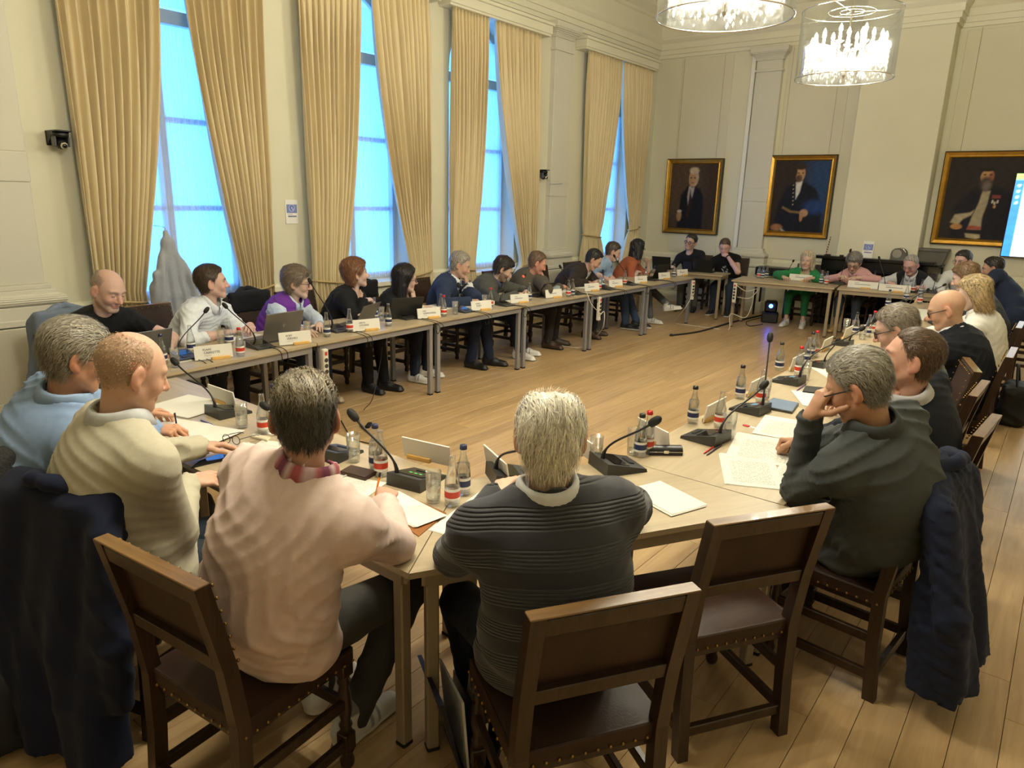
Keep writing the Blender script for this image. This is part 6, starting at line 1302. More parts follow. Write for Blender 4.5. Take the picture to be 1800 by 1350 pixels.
LM = [((322,630),(360,549),'between bald man and white-shirted man'),((458,611),(399,541),'in front of the man in white rolled sleeves'),((593,582),(547,498),'in front of the woman in purple vest'),((714,560),(703,483),'in front of the woman with long dark hair'),((815,548),(806,505),'in front of the grey-haired man in navy suit'),((887,537),(920,486),'with red light ring before the bearded man'),
      ((1012,517),(986,471),'between the taupe and brown jacketed men'),((1068,509),(1060,480),'before the man in brown jacket, with dark base'),((1108,501),(1081,452),'in front of the man in light blue shirt'),((1147,493),(1150,470),'beside the black laptop of rust-shirted woman')]
for k, (b, t, w_) in enumerate(LM):
    q = onz(*b); tp = onx(*t, q[0]-.10 if k not in (5,) else q[0]-.05); mic(q[:2], math.radians(90), tp, 'gooseneck microphone '+w_, ring=(k == 5))
    a = Vector((q[0]+.09, q[1]+.03, TZ+.008)); ex = -4.66
    for s in (0, .05):
        r_ = thing('microphone_cable', ('left' if s == 0 else 'right')+' black cable over table edge, microphone '+w_, 'cable', tuple(a+Vector((0,s,0))), 0, 'microphone cables'); d_ = ex-a.x+.075
        MB().tube(bez((0,0,0),(d_*.5,0,.004),(d_+.03,0,.01),(d_+.01,.01,-.05),8)+bez((d_+.01,.01,-.05),(d_,.02,-.10),(d_-.06,.05,-.15),(d_-.10,.08,-.10),6)[1:], .0032, 6).build('cord', RUBBER, r_); MB().tube([(0,0,0),(-.02,0,0)], .005, 6).build('plug', RUBBER, r_)
def B(x, y, lab, red=True, cap=None): q = onz(x, y); return bottle(q[0], q[1], lab, red, cap)
def G(x, y, lab, fill=.4): q = onz(x, y); return glass(q[0], q[1], lab, fill)
B(287,640,'capped dark-looking bottle behind the bald man\'s laptop',False,'b'); B(337,620,'bottle behind the first name card',False); B(404,606,'bottle at the elbow of the white-shirted man',False); B(423,626,'red-labelled bottle right of the first name card',True,'r')
B(575,592,'bottle with dark label right of the second name card',False); B(615,584,'red-labelled bottle left of the third name card',True); B(659,560,'bottle behind the third name card',False); B(683,573,'dark-labelled bottle right of the third name card',False); B(775,552,'red-labelled bottle right of the fourth name card',True); B(780,556,'front bottle of the pair right of the fourth name card',True,'r'); B(862,540,'red-labelled bottle right of the fifth name card',True,'r'); B(930,528,'bottle with blue label beside the bearded man\'s hands',False)
B(999,522,'red-labelled bottle right of the taupe jacketed man',True); B(1006,520,'bottle just behind the red-labelled one by taupe jacket',False); B(1053,510,'left bottle of the pair before light blue shirt',True); B(1059,508,'right bottle of the pair before light blue shirt',False,'b'); B(1098,501,'bottle left of the light blue man\'s microphone',True); B(1134,494,'tall bottle in front of rust-shirted woman\'s laptop',False,'b'); B(1184,487,'bottle between the last two name cards',False)
G(309,646,'tumbler left of the first name card',0); G(390,607,'low tumbler before the white-shirted man',.3); G(541,593,'tumbler behind the second name card',0); G(671,564,'tumbler behind the third name card',.3); G(800,553,'tumbler before the navy suited man',.3); G(852,540,'tumbler beside the fifth name card',.2); G(1090,503,'tumbler behind the ninth name card',.3)
q = onz(243,610,.75); laptop(-4.92, 2.16, math.radians(90+4), 'grey laptop of the bald man in black T-shirt', SILV)
laptop(-4.88, 3.20, math.radians(94), 'silver laptop with lid emblem before the purple-vested woman', SILV, logo=True, w_=.36)
laptop(-4.95, 4.10, math.radians(112), 'grey laptop of the woman in black cardigan', SILV, ang=118); laptop(-5.00, 4.66, math.radians(70), 'dark laptop left of the woman with long hair', DARKL, ang=115)
laptop(-5.00, 6.95, math.radians(96), 'dark tablet-like laptop of the taupe jacketed man', DARKL, w_=.26, ang=118); laptop(-4.98, 9.95, math.radians(82), 'black laptop of the rust-shirted woman', KEYS, ang=112)
q = ony(1165,478,11.42); laptop(q[0], 11.36, math.radians(10), 'black laptop at the left end of side table', KEYS, ang=110); laptop(-4.92, 11.46, math.radians(8), 'black laptop before the printed T-shirt technician', KEYS, ang=108)
q = ony(1208,480,11.5); laptop(q[0]+.04, 11.40, math.radians(-28), 'narrow black laptop between the two technicians', KEYS, ang=100, w_=.22)
for px4, lab, m in [(((300,640),(330,636),(322,624),(294,629)),'loose papers left of the first name card',PRINT),(((384,604),(442,593),(432,578),(378,588)),'papers under the white-shirted man\'s forearm',BLANK),(((735,552),(780,545),(770,535),(727,541)),'papers beside the dark-haired woman\'s wrist',BLANK),(((800,545),(850,536),(842,526),(793,534)),'papers the navy suited man writes on',BLANK),(((862,540),(905,532),(898,524),(856,531)),'papers before the bearded man',BLANK),(((965,520),(1000,513),(994,507),(960,513)),'papers before the taupe jacketed man',BLANK),(((1012,510),(1048,503),(1042,497),(1008,503)),'papers the brown jacketed man writes on',BLANK)]: sheet(px4, lab, m, n=2)
# ---------------- near tables
def M(b, rz, t, lab, **kw): q = onz(*b); return mic(q[:2], math.radians(rz), t, 'gooseneck microphone '+lab, **kw)
M((733,846),180+10,onz(627,738,1.00),'leaning left before the man in pink sweater',lcd=2,sz=1.15)
M((592,800),190,onz(472,718,.93),'half hidden behind the pink-sweatered man\'s head',sz=1.1)
M((402,727),178,onz(311,640,.98),'bending towards the bald man in beige',sz=1.1)
M((902,842),145,onz(925,786,.98),'mostly hidden left of the white-haired man\'s head',sz=1.2)
M((1085,822),150,onz(1143,746,1.0),'right of the white-haired man\'s shoulder',sz=1.2)
M((1240,772),-95,onz(1338,682,.99),'bending right, before the forehead-resting man',sz=1.15)
M((1318,722),-95,onz(1353,600,1.14),'standing tallest on the right tables',lcd=1,sz=1.1)
M((1385,672),-92,onz(1512,580,1.06),'with long bent neck before the navy sweatered man',lcd=1,sz=1.1)
M((1432,643),-92,onz(1470,603,.95),'before the man in grey-green pullover',sz=1.0); M((1478,606),-92,onz(1535,565,.97),'next beyond the grey-green pullover man',sz=1.0)
M((1560,560),-92,onz(1630,510,1.00),'before the bald man in navy suit',sz=1.0); M((1585,545),-92,onz(1658,502,1.02),'before the blonde woman in white blouse',sz=1.0)
B(670,836,'red-labelled open bottle by pink man\'s microphone',True); B(661,826,'navy-capped bottle behind the red-labelled one by pink man',False,'b'); B(795,888,'red-labelled open bottle left of white-haired man\'s papers',True); B(814,868,'navy-capped bottle left of the white-haired man',False,'b'); B(464,762,'red-labelled open bottle left of the pink man\'s head',True); B(484,744,'capped bottle just left of the pink man\'s head',False,'b')
B(1124,802,'black-capped bottle right of the white-haired man',False,'k'); B(1137,796,'red-capped bottle right of the white-haired man',True,'r'); B(1217,744,'tall black-capped bottle behind the bent microphone',False,'k'); B(1264,752,'red-labelled open bottle beside the half-full tumbler',True); B(1300,700,'black-capped bottle left of the tallest microphone',False,'k'); B(1336,708,'red-labelled bottle right of the tallest microphone',True); B(1369,652,'black-capped bottle behind the long-necked microphone',False,'k'); B(1403,660,'red-labelled bottle before the navy sweatered man',True,'r'); B(1416,640,'bottle with navy label beyond the red-labelled one',False); B(1424,630,'black-capped bottle before grey-green pullover man',False,'k'); B(1431,627,'red-capped bottle before grey-green pullover man',True,'r'); B(1502,588,'black-capped bottle beyond the grey-green pullover man',False,'k'); B(1524,592,'bottle left of the grey-haired man\'s spectacles',False); B(1533,585,'red-capped bottle left of the grey-haired man\'s spectacles',True,'r'); B(1560,540,'white-capped bottle beyond the grey hair',False,'b'); B(1592,528,'bottle nearest the back table corner',False); B(1616,534,'bottle before the bald man\'s glasses',True)
G(762,884,'half-full tumbler beside the red-labelled bottle',.55); G(622,812,'tumbler behind the brown wallet',.3); G(426,752,'tumbler with water before the bald man in beige',.5); G(1281,770,'half-full tumbler beside the forehead-resting man\'s papers',.5); G(1112,800,'tumbler behind the black-capped bottle',.2); G(1415,668,'half-full tumbler before the navy sweatered man',.5); G(1344,702,'tumbler beside the tallest microphone',.4); G(1047,815,'tumbler behind the white-haired man\'s shoulder',0); G(1486,585,'tumbler far along the right tables',.3); G(1515,597,'tumbler by the grey-haired man\'s spectacles',.3)
for px4, lab, m, n in [(((1150,915),(1233,895),(1168,845),(1128,858)),'small stack of white papers right of white-haired man',BLANK,3),(((762,935),(822,950),(880,872),(838,862)),'white papers under the white-haired man\'s left arm',BLANK,2),(((1260,848),(1362,862),(1372,806),(1278,800)),'lower printed sheet before the forehead-resting man',PRINT,2),(((1274,802),(1400,826),(1402,776),(1298,762)),'upper printed sheet before the forehead-resting man',PRINT,2),(((1322,762),(1412,778),(1420,742),(1345,730)),'printed sheet at the forehead-resting man\'s hand',PRINT,1),(((1362,850),(1398,858),(1400,812),(1368,806)),'printed sheet tucked under the grey sleeve',PRINT,1),
  (((263,727),(363,738),(381,709),(316,688)),'large white sheet before the man in light blue shirt',BLANK,2),(((272,757),(345,772),(358,744),(268,732)),'notebook page the bald man writes on',BLANK,3),(((320,774),(380,786),(415,758),(350,748)),'open notebook right of the bald man\'s hand',BLANK,6),(((430,812),(478,815),(482,778),(440,772)),'printed sheet under the folded spectacles',PRINT,1),(((560,850),(655,880),(672,842),(590,838)),'sheet left of the pink man\'s hand',PRINT,1),(((1430,665),(1475,668),(1480,640),(1438,640)),'papers before the grey-green pullover man',BLANK,2),(((1395,712),(1440,716),(1446,690),(1405,688)),'sheet before the navy sweatered man',BLANK,1),(((1590,560),(1640,565),(1640,545),(1596,542)),'papers before the bald man in navy suit',BLANK,2),(((480,765),(500,770),(512,745),(490,742)),'small white card near the pink man\'s head',BLANK,1)]: sheet(px4, lab, m, n=n)
LEA = mat('tan_leather_folder', srgb(150,92,40), rough=.45, bump=.2); o = sheet(((655,885),(735,938),(777,903),(690,866)),'tan leather writing folder under the pink man\'s hand',BLANK,n=3,name='writing_folder',cat='folder')
q = [onz(a,b) for a,b in ((648,884),(736,944),(784,903),(688,860))]; cq = sum(q)/4; L0 = Vector(o.location); mb = MB().prism([tuple(q[i][:2]) for i in range(4)], TZ+.0002, TZ+.004); mb.xf(o.matrix_basis.inverted() if False else (Matrix.Translation(L0) @ Matrix.Rotation(o.rotation_euler.z,4,'Z')).inverted()); mb.build('leather_cover', LEA, o)
for ch in o.children:
    if ch.name.startswith('sheet'): ch.location.z += .004
def slab(px4, label, name, cat, m, h=.012, part='body', m2=None):
    q = [onz(a,b) for a,b in px4]; c = sum(q)/4; r_ = thing(name, label, cat, (c[0],c[1],TZ)); P = [tuple(k[:2]-c[:2]) for k in q]
    MB().prism(P, 0, h*.8).build(part, m, r_); MB().prism(inset(P,.004), h*.8, h).build('top_face', m2 or m, r_); return r_
slab(((596,834),(642,846),(664,833),(617,822)),'brown leather wallet near the pink man\'s hand','wallet','wallet',mat('brown_wallet', srgb(66,44,28), rough=.5),.016)
slab(((1340,718),(1392,728),(1404,712),(1358,703)),'dark phone in a case on the right table','mobile_phone','phone',mat('olive_grey_case', srgb(70,68,60), rough=.4),.016,m2=mat('phone_glass', srgb(120,140,170), rough=.08))
slab(((336,824),(402,808),(398,796),(352,812)),'dark tablet under the bald man\'s fingers','tablet','tablet',BLACKP,.009,m2=mat('tablet_glass', srgb(16,18,24), rough=.06))
slab(((1410,690),(1450,695),(1455,684),(1416,680)),'dark phone before the navy sweatered man','mobile_phone','phone',BLACKP,.01)
slab(((440,770),(470,778),(476,772),(446,765)),'pale slim case by the tumbler','spectacle_case','case',mat('ivory_case', srgb(214,204,176), rough=.5),.012)
q = onz(1168,797); root = thing('spectacle_case', 'black hard spectacle case on the angled table', 'case', (q[0],q[1],TZ), math.radians(40)); pr_ = [(-.032,0),(.032,0)]+[(.032*math.cos(a),.018+.024*math.sin(a)) for a in [PI*k/10 for k in range(11)]]
MB().hexa([(-.08,y,z) for y,z in pr_], [(.08,y,z) for y,z in pr_]).build('case_body', BLACKP, root); MB().tube([(-.081,-.033,.018),(.081,-.033,.018)], .0015, 5).build('seam', CHROME, root); MB().bbox(-.012,.012,-.036,-.031,.012,.026,.001).build('clasp', CHROME, root)
q = onz(1325,752); root = thing('key_ring', 'keys with red tag on the right table', 'keys', (q[0],q[1],TZ)); MB().tube([(.015*math.cos(a)+.05,.015*math.sin(a),.002) for a in [2*PI*k/16 for k in range(17)]], .0014, 5).build('ring', CHROME, root); MB().bbox(-.06,-.025,-.010,.010,0,.006,.002).build('red_tag', CAPR, root); MB().bbox(-.02,.035,-.004,.004,0,.003,.001).build('key', CHROME, root)
pen((1237,797),(1262,780),'red pencil beside the bent microphone base',srgb(200,50,40)); pen((1242,800),(1267,783),'dark pencil beside the red pencil',srgb(50,30,60)); pen((1400,687),(1416,676),'purple pen beside the long-necked microphone',srgb(110,70,140)); pen((695,868),(722,878),'red pen below the lit microphone base',srgb(200,40,36)); pen((598,840),(628,828),'white pen beside the brown wallet',srgb(225,222,215)); pen((352,738),(384,751),'blue pen beside the dark microphone base',srgb(70,90,170)); pen((312,757),tuple(onz(307,727,.85)),'navy pen in the bald man\'s fingers',srgb(24,30,80)); pen((657,888),tuple(onz(668,832,.86)),'orange pencil in the pink man\'s fist',srgb(235,140,30))
pen(tuple(onx(1652,580,-.97)),tuple(onx(1640,566,-1.0)),'yellow pen in the bald suited man\'s hand',srgb(230,170,40)); pen((1046,497),tuple(onz(1041,489,.87)),'blue pen in the brown jacketed man\'s hand',srgb(40,60,150))
r_ = thing('spectacles', 'round dark spectacles held over the table by bald man', 'spectacles', tuple(onz(407,780,.77)), math.radians(20)); mb = MB()
for s in (-1,1): mb.tube([(s*.027+.021*math.cos(a),0,.021+.021*math.sin(a)) for a in [2*PI*k/20 for k in range(21)]], .0018, 6)
mb.tube([(-.007,0,.028),(.007,0,.028)], .0018, 6); mb.build('rims', BLACKP, r_)
for s in (-1,1): MB().tube([(s*.048,0,.028),(s*.052,.06,.022),(s*.05,.12,.012),(s*.044,.14,.002)], .0018, 6).build('temple', BLACKP, r_)
# name cards seen from behind on the near and right tables
for (x, y), rz, lab in [((752,812),190,'name card back behind the pink man\'s microphone'),((876,836),152,'name card back left of the white-haired man'),((1022,800),152,'name card back between bottles and white-haired man'),((395,712),180,'name card back before the bald man in beige'),((1150,780),152,'long name card back behind the spectacle case'),((1252,735),-90,'name card back behind the bent microphone'),((1326,692),-90,'name card back beside the tallest microphone'),((1397,648),-90,'name card back behind the long-necked microphone'),((1450,615),-90,'name card back before grey-green pullover man'),((1487,594),-90,'name card back far along the right tables'),((1545,560),-90,'name card back beyond the grey hair'),((1612,530),-90,'name card back near the back table corner')]:
    q = onz(x, y); card(q[0], q[1], math.radians(rz), lab, None, None)
# ---------------- back table
for (x, y), rz, lab in [((1408,495),4,'white name card before the blonde woman in green'),((1514,508),5,'white name card before the woman in pink'),((1570,514),5,'white name card before the man in dark vest')]:
    q = onz(x, y); r_ = card(q[0], q[1]+.05, math.radians(rz), lab, None, None, w_=.40); mb = MB(); mb.box(-.11,-.05,-.0048,-.0040,.078,.084); mb.box(-.11,.10,-.0048,-.0040,.054,.064); mb.xf(Matrix.Rotation(-.18,4,'X')).build('faint_print', mat('faint_ink', srgb(150,150,150)), r_)
M((1385,489),180,ony(1394,460,11.45),'left of the blonde woman in green'); M((1477,500),180,ony(1494,443,11.5),'before the woman in pink'); M((1556,508),180,ony(1546,456,11.5),'left of the man in dark vest'); M((1640,515),180,ony(1652,472,11.55),'right of the man in dark vest')
B(1333,489,'red-labelled bottle at the left end of back table',True); B(1340,490,'bottle with navy label at the left end of back table',False); B(1347,489,'third bottle at the left end of back table',False); B(1443,499,'dark-labelled bottle between green and pink women',False); B(1452,501,'red-labelled bottle between green and pink women',True); B(1515,495,'capped bottle behind the pink woman\'s name card',False,'b'); B(1535,500,'bottle right of the pink woman',False,'b'); B(1584,512,'dark bottle before the man in vest',False,'k'); B(1604,514,'bottle before the vest man\'s chest',True); B(1618,518,'tall bottle before the vest man\'s arm',False,'b')
q = ony(1221,482,11.5); bottle(q[0],q[1],'red-labelled bottle on the technicians\' table',True); q = ony(1229,483,11.5); bottle(q[0],q[1],'bottle beside it on the technicians\' table',False)
q = ony(1608,505,11.45); slab(((1588,513),(1612,516),(1614,508),(1590,505)),'black tablet before the man in dark vest','tablet','tablet',BLACKP,.01)

# ================================================================ CABLES, STRIPS, BAGS
WHITEP = mat('white_plastic', srgb(228,222,206), rough=.4, var=.02); SOCK = mat('socket_grey', srgb(60,58,54), rough=.5)
def strip(loc, label, rz=0, n=4, L=.30):
    r_ = thing('power_strip', label, 'power strip', loc, rz, 'hanging white power strips'); MB().bbox(-.026,.026,-.02,.02,-L,0,.006).build('housing', WHITEP, r_)
    for k in range(n): MB().lathe([(.018,0),(.018,.002)], 14).xf(Matrix.Translation((0,-.020,-.09-k*(L-.11)/n)) @ Matrix.Rotation(PI/2,4,'X')).build('socket', SOCK, r_)
    MB().bbox(-.012,.012,-.024,-.02,-.05,-.02,.002).build('red_switch', LABR, r_); return r_
q = onx(570,612,-4.60); strip((-4.60,q[1],.69),'white power strip hanging at the purple-vested woman\'s table leg',math.radians(90)); q = onx(1054,522,-4.66); strip((-4.66,q[1],.70),'white power strip hanging below the brown jacketed man',math.radians(90)); q = onx(1219,490,-4.62); strip((-4.62,q[1],.71),'white power strip at the end of the window row',math.radians(60)); q = ony(1292,500,10.68); strip((q[0],10.70,.70),'white power strip on the back table\'s left leg',0)
def cable(pts, label, r=.005, m=WHITEP):
    p0 = Vector(pts[0]); r_ = thing('power_cable', label, 'cable', tuple(p0), 0, 'loose cables'); P_s = []
    V_ = [Vector(p)-p0 for p in pts]; n = len(V_)
    for i in range(n-1):
        a, b = V_[i], V_[i+1]; ta = (V_[min(i+1,n-1)]-V_[max(i-1,0)])*.33*.5; tb = (V_[min(i+2,n-1)]-V_[i])*.33*.5; P_s += bez(a, a+ta, b-tb, b, 8)[(1 if i else 0):]
    MB().tube(P_s, r, 6).build('cord', m, r_); MB().ball((0,0,0), r*1.6, 8, 6).build('plug', m, r_)
def FL(x, y, z=.006): return tuple(onz(x, y, z))
def VX(x, y, X): return tuple(onx(x, y, X))
cable([VX(1054,555,-4.60),VX(1062,548,-4.58),VX(1060,575,-4.6),FL(1044,595),FL(1020,611),FL(985,607)],'white cable trailing from the strip below brown jacket man')
cable([VX(1031,513,-4.70),VX(1040,535,-4.62),VX(1052,548,-4.64)],'white cable looping into the strip below brown jacket man',.004)
cable([VX(1220,515,-4.60),VX(1205,540,-4.60),FL(1186,566),FL(1192,569),FL(1215,572),FL(1255,577),FL(1281,579),VX(1284,552,-4.05),tuple(ony(1310,558,10.75)),tuple(ony(1322,535,10.8)),tuple(ony(1325,510,10.8))],'white cable running over the floor between the tables')
cable([tuple(ony(1293,500,10.66)),tuple(ony(1312,512,10.7)),tuple(ony(1332,508,10.8)),tuple(ony(1318,524,10.75)),tuple(ony(1296,522,10.68))],'white cable looped at the back table strip',.004)
cable([FL(645,760),FL(632,745),FL(640,720),VX(655,700,-4.2),VX(668,640,-4.6),VX(672,610,-4.6)],'thin black cable hanging to the floor below black cardigan woman',.003,RUBBER)
r_ = thing('cable_adapter','black adapter block on the floor beyond the pink man','adapter',FL(648,750,.0),.6); MB().bbox(-.02,.02,-.05,.05,0,.025,.005).build('block', RUBBER, r_); MB().tube([(0,.05,.012),(0,.08,.010)], .004, 6).build('strain_relief', RUBBER, r_)
cable([FL(600,740),FL(620,770),FL(655,782),FL(630,790),FL(596,795)],'black cable tangle on the floor beyond the near table',.004,RUBBER)
cable([FL(1180,590),FL(1230,583),FL(1290,566),FL(1350,552)],'flat black cable duct crossing the floor by back table',.018,RUBBER)
cable([FL(1340,570),FL(1318,573),FL(1312,566),FL(1330,560),FL(1356,556)],'black looped cable beside the blue-lit box',.006,RUBBER)
cable([tuple(onx(967,324,XL+.14)),tuple(onx(988,323,XL+.10))],'thin cable from the far wall camera to the pilaster',.003,GREYP)
r_ = thing('light_box','black box with glowing blue light under back table','projector',tuple(onz(1352,566,0)),.3); MB().bbox(-.13,.13,-.12,.12,.0,.17,.02).build('housing', BLACKP, r_); MB().bbox(-.10,.10,-.10,.10,.17,.36,.03).build('upper_housing', BLACKP, r_)
MB().lathe([(.032,0),(.032,.01),(.01,.014)], 14).xf(Matrix.Translation((0,-.10,.28)) @ Matrix.Rotation(PI/2,4,'X')).build('blue_led', mat('blue_led', (0,.05,1), emit=(.02,.10,1), es=30), r_)
r_ = thing('audio_mixer','black audio mixer with knobs behind the back table','mixer',(-4.02,12.45,.0)); MB().bbox(-.30,.30,-.16,.16,.70,.84,.01).build('chassis', BLACKP, r_)
for s in (-1,1):
    for t in (-1,1): MB().bbox(s*.26-.015,s*.26+.015,t*.13-.015,t*.13+.015,0,.70,.003).build('stand_leg', BLACKP, r_)
for k in range(6): MB().lathe([(.022,0),(.020,.03)], 12).xf(Matrix.Translation((-.24+k*.095,-.16,.77)) @ Matrix.Rotation(PI/2,4,'X')).build('knob', mat('blue_knob', srgb(40,90,170), rough=.4) if k == 1 else SOCK, r_)
# ---- coats and bags
def cloth_obj(name, label, cat, g, col, folds=(.010,26), part='cloth', m=CLOTHM, seed=3, dirs=((1,.3,.12),(.4,1,.1)), extra=()):
    g.folds(folds[0], folds[1], seed, dirs=dirs); P, F = g.mesh(1); r_ = thing(name, label, cat, (0,0,0)); c0 = P.mean(0); c0[2] = P[:,2].min(); r_.location = tuple(c0)
    link(part, np_mesh(part, P-c0, F, m, np.tile(np.array(col), (len(P),1))), r_); return r_, c0
def frame_pts(x, y, rz):
    M_ = Matrix.Translation((x,y,0)) @ Matrix.Rotation(rz,4,'Z'); return lambda p: np.array(M_ @ Vector(p))
def drape(name, label, cat, x, y, rz, col, low, w0, w1, t0=.035, t1=.06, skew=0, seed=1, h=.011, top=.985, back=.12, amp=.020, quilt=False, sleeves=(), m=CLOTHM):
    """a coat hung over a chair back: a thick folded sheet falling behind the rail"""
    c_, s_ = math.cos(math.radians(rz)), math.sin(math.radians(rz)); W3 = frame_pts(x, y, math.radians(rz)); mid = W3((0,-.38,0)); g = SDF(mid+np.array((-.52,-.52,low-.06)), mid+np.array((.52,.52,top+.06)), h); g.pad = .0
    X, Y, Z = g.grid(); u = (X-x)*c_+(Y-y)*s_; v = -(X-x)*s_+(Y-y)*c_; zz = np.clip((top-Z)/(top-low), 0, 1); rg = np.random.RandomState(seed); p = rg.uniform(0,6,5)
    w = w0+(w1-w0)*zz**.8+.012*np.sin(Z*13+p[0]); t = t0+(t1-t0)*zz; v0 = -.31-back*zz**.8
    f = zz**.6*amp*(np.sin(u*26+2.2*np.sin(Z*4+p[1])+p[2])+.6*np.sin(u*47+1.5*np.sin(Z*6+p[3])))
    du = np.abs(u-skew*zz)-w; dv = np.abs(v-v0-f)-t; k = .05; hh = np.maximum(k-np.abs(du-dv),0)/k; d = np.maximum(du, dv)+hh*hh*k*.25
    tp = Z-(top-.10*np.abs(u)**2*6-.02*np.abs(v+.30)*8); hh = np.maximum(k-np.abs(d-tp),0)/k; d = np.maximum(d, tp)+hh*hh*k*.25
    d = np.maximum(d, (low+.02*np.sin(u*11+p[4]))-Z); g.V = d.astype(np.float32)
    fw_ = SDF(g.lo, g.lo, h)   # the part folded over to the seat side
    g.rbox(W3((0,-.26,top-.10)), (w0*.95,.035,.10), .03, .05, R=np.array(((c_,-s_,0),(s_,c_,0),(0,0,1))))
    for a_, b_, ra, rb in sleeves: g.cone(W3(a_), W3(b_), ra, rb, .03)
    if quilt: g.V = g.V+.004*(np.abs(np.sin((u+Z)*math.pi/.055)) < .20)+.004*(np.abs(np.sin((u-Z)*math.pi/.055)) < .20)
    g.folds(.008, 38, seed, dirs=((.5,.5,.5),(.3,-.6,.8))); P, F = g.mesh(0); r_ = thing(name, label, cat, (0,0,0)); c0 = P.mean(0); c0[2] = P[:,2].min(); r_.location = tuple(c0)
    link('cloth', np_mesh('cloth', P-c0, F, m, np.tile(np.array(col), (len(P),1))), r_)
    n_ = SDF(mid+np.array((-.35,-.35,top-.25)), mid+np.array((.35,.45,top+.12)), h)
    for q_ in (-1,1): n_.cone(W3((q_*.13,-.27,top-.02)), W3((q_*.03,-.34,top+.015)), .028, .030, .03)
    n_.folds(.006, 50, seed+1); P, F = n_.mesh(1); link('collar', np_mesh('collar', P-c0, F, m, np.tile(np.array(col)*1.15, (len(P),1))), r_)
    return r_
drape('quilted_jacket','quilted navy jacket hung over the right-hand chair','jacket',-.54,3.04,84,(.012,.017,.042),.12,.25,.27,.04,.085,seed=3,quilt=True,back=.14,sleeves=(((-.24,-.36,.86),(-.27,-.46,.50),.055,.055),((-.27,-.46,.50),(-.22,-.50,.22),.055,.045)))
drape('long_coat','long navy coat hung over the chair of the man in beige','coat',-2.57,1.03,18,(.007,.011,.032),.055,.26,.27,.04,.07,seed=5,back=.10,sleeves=(((.25,-.34,.84),(.29,-.38,.50),.05,.05),((.29,-.38,.50),(.28,-.38,.28),.05,.04)))
drape('wool_coat','dark grey wool coat hung over the leftmost near chair','coat',-3.16,1.02,4,(.045,.045,.047),.30,.26,.26,.05,.07,seed=6,back=.08,m=mat('tweed_wool', vcol=True, rough=.9, var=.6, scale=160, bump=.6, bscale=300))
drape('hung_jacket','pale blue-grey jacket on the chair of the bald man','jacket',-5.80,2.10,-88,(.17,.21,.29),.40,.25,.26,seed=2,h=.016); drape('hung_jacket','black jacket on the chair of the purple-vested woman','jacket',-5.82,3.68,-88,(.010,.011,.014),.45,.23,.24,seed=3,h=.016); drape('hung_jacket','black jacket on the chair of the long-haired woman','jacket',-5.78,5.02,-86,(.008,.008,.010),.45,.24,.25,seed=4,h=.016); drape('hung_jacket','dark jacket on the chair of the rust-shirted woman','jacket',-5.82,10.06,-88,(.012,.013,.018),.45,.23,.24,seed=7,h=.02)
# grey coat hanging at the first window
g = SDF((-6.75,2.75,.30),(-6.25,3.45,1.60),.014); q = onx(297,452,-6.50); yc = q[1]
g.cone((-6.52,yc,1.52), (-6.50,yc,1.42), .025, .035, .03)
for k_, (dy, zz) in enumerate(((-.15,1.02),(-.07,.95),(.02,.95),(.10,.98),(.17,1.08))): g.cone((-6.50,yc,1.42), (-6.48-.01*(k_%2),yc+dy,zz), .040, .046, .04); g.cone((-6.48-.01*(k_%2),yc+dy,zz), (-6.46-.02*(k_%2),yc+dy*1.15,.45), .046, .052, .03)
g.cone((-6.49,yc-.03,1.38), (-6.44,yc-.13,1.15), .035, .045, .02); g.cone((-6.44,yc-.13,1.15), (-6.43,yc-.15,.80), .045, .04, .02); g.plane((0,0,.42),(0,0,-1))
X, Y, Z = g.grid(); g.V = (g.V+.012*np.sin((Y-yc)*62/(1+1.2*np.clip(1.45-Z,0,1))*1.6+1.2*np.sin(Z*5))*np.clip((1.45-Z)*3,0,1)).astype(np.float32)
r_, c0 = cloth_obj('hanging_coat','pale grey coat hanging on a hook at the first window','coat',g,(.38,.40,.44),(.004,34),seed=8)
MB().tube([(-6.52-c0[0],yc-c0[1],1.50-c0[2]),(-6.52-c0[0],yc-c0[1],1.56-c0[2]),(-6.60-c0[0],yc-c0[1],1.57-c0[2]),(-6.93-c0[0],yc-c0[1],1.57-c0[2])], .006, 6).build('hook', CHROME, r_)
# open dark-blue document bag at the near table leg
q = onz(822,1325,0); root = thing('document_bag','open dark blue document bag on floor by table leg','bag',(q[0]-.03,q[1]+.02,0),math.radians(148)); NVY = mat('navy_vinyl', srgb(16,20,40), rough=.45, bump=.2)
mb = MB()
for y0, y1, h, m_ in ((-.085,-.075,.36,0),(.075,.085,.34,0)): mb.hexa([(-.17,y0*.6,0),(.17,y0*.6,0),(.17,y1*.6,0),(-.17,y1*.6,0)],[(-.17,y0*1.6,h),(.17,y0*1.6,h-.05),(.17,y1*1.6,h-.05),(-.17,y1*1.6,h)])
mb.bbox(-.17,.17,-.05,.05,0,.012,.003); mb.build('shell', NVY, root)
for k, (y, h, m_) in enumerate(((-.02,.30,BLANK),(.0,.26,NVY),(.03,.32,BLANK))): MB().hexa([(-.155,y-.004,.013),(.155,y-.004,.013),(.155,y+.004,.013),(-.155,y+.004,.013)],[(-.155,y*1.8-.004,h),(.155,y*1.8-.004,h-.05),(.155,y*1.8+.004,h-.05),(-.155,y*1.8+.004,h)]).build('folder', m_, root)
MB().tube([(-.06,-.12,.33),(-.05,-.14,.40),(.05,-.14,.39),(.06,-.12,.31)], .008, 8).build('handle', NVY, root)
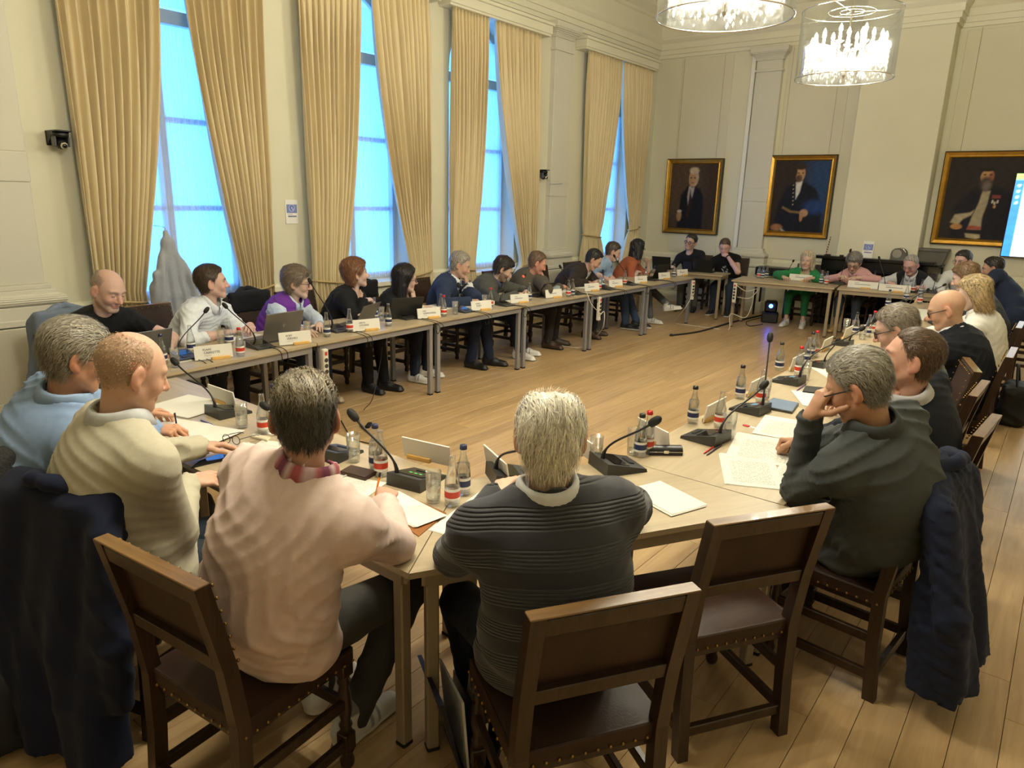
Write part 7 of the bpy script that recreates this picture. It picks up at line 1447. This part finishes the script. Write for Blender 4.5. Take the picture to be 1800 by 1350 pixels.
# bags along the right row
q = onx(1762,590,-.02); root = thing('handbag','black handbag hanging on the bald man\'s chair','bag',(.10,6.55,.55)); g = SDF((-.2,-.22,-.05),(.2,.22,.40),.012); g.rbox((0,0,.16),(.08,.16,.14),.05); P, F = g.mesh(1); link('bag_body', np_mesh('bag_body', P, F, mat('black_grain_leather', srgb(16,16,18), rough=.4, bump=.3)), root); MB().tube(bez((0,-.14,.28),(0,-.12,.50),(0,.12,.50),(0,.14,.28),14), .008, 8).build('strap', BLACKP, root); MB().lathe([(.06,0),(.065,.02),(.05,.04)], 16).xf(Matrix.Translation((-.08,-.02,.14)) @ Matrix.Rotation(-PI/2,4,'Y')).build('round_clasp', CHROME, root)
q = onz(1772,742,.0); root = thing('shoulder_bag','black shoulder bag on the floor behind the right chairs','bag',(q[0]+.02,q[1],0)); g = SDF((-.25,-.25,-.02),(.25,.25,.5),.012); g.rbox((0,0,.19),(.12,.19,.19),.06); g.folds(.012,26,9); P, F = g.mesh(1); P[:,2] = np.maximum(P[:,2],0); link('bag_body', np_mesh('bag_body', P, F, mat('black_nylon', srgb(14,14,16), rough=.6)), root); MB().tube(bez((0,-.16,.34),(-.05,-.14,.62),(-.05,.14,.62),(0,.16,.34),14), .01, 8).build('strap', BLACKP, root); MB().bbox(-.13,-.12,-.05,.05,.10,.22,.004).build('front_patch', mat('tan_patch', srgb(150,120,80)), root)
q = onz(6,1330,.0); root = thing('dark_bag','dark blue-grey bag at the bottom left corner','bag',(q[0]-.12,q[1]+.02,0)); g = SDF((-.22,-.2,-.02),(.22,.2,.45),.012); g.rbox((0,0,.16),(.16,.13,.16),.07); g.folds(.012,24,10); P, F = g.mesh(1); P[:,2] = np.maximum(P[:,2],0); link('bag_body', np_mesh('bag_body', P, F, mat('slate_nylon', srgb(34,38,50), rough=.6)), root); MB().tube(bez((-.08,0,.30),(-.08,0,.46),(.08,0,.46),(.08,0,.30),12), .01, 8).build('handle', BLACKP, root)

# ---- bracelet of the man in pink, wrist watches (worn, so parts of their people)
for key, side, nm, m_ in (('F3',1,'bead_bracelet',None),('L6',-1,'wrist_watch',BLACKP),('L5',1,'wrist_watch',CHROME),('T2',-1,'wrist_watch',BLACKP)):
    d = PEOPLE[key]; sd, Sh, E_, W_, RW, pose = [a for a in d['arms'] if a[0] == side][0]; fd = nrm(W_-E_); a1 = nrm(np.cross(fd,(0,0,1))); a2 = np.cross(fd,a1); c = W_-fd*.012; mb = MB()
    if nm == 'bead_bracelet':
        for k in range(22):
            a = 2*PI*k/22; mb.cur = k % 3; mb.ball(c+(a1*math.cos(a)+a2*math.sin(a))*.036, .0062, 8, 6)
        mb.build(nm, [mat('amber_bead', srgb(224,180,70), rough=.3), mat('rose_bead', srgb(220,130,130), rough=.3), mat('ivory_bead', srgb(235,225,200), rough=.3)], d['root'])
    else: mb.tube([c-fd*.010,c+fd*.010], .038, 14).build(nm, m_, d['root'])
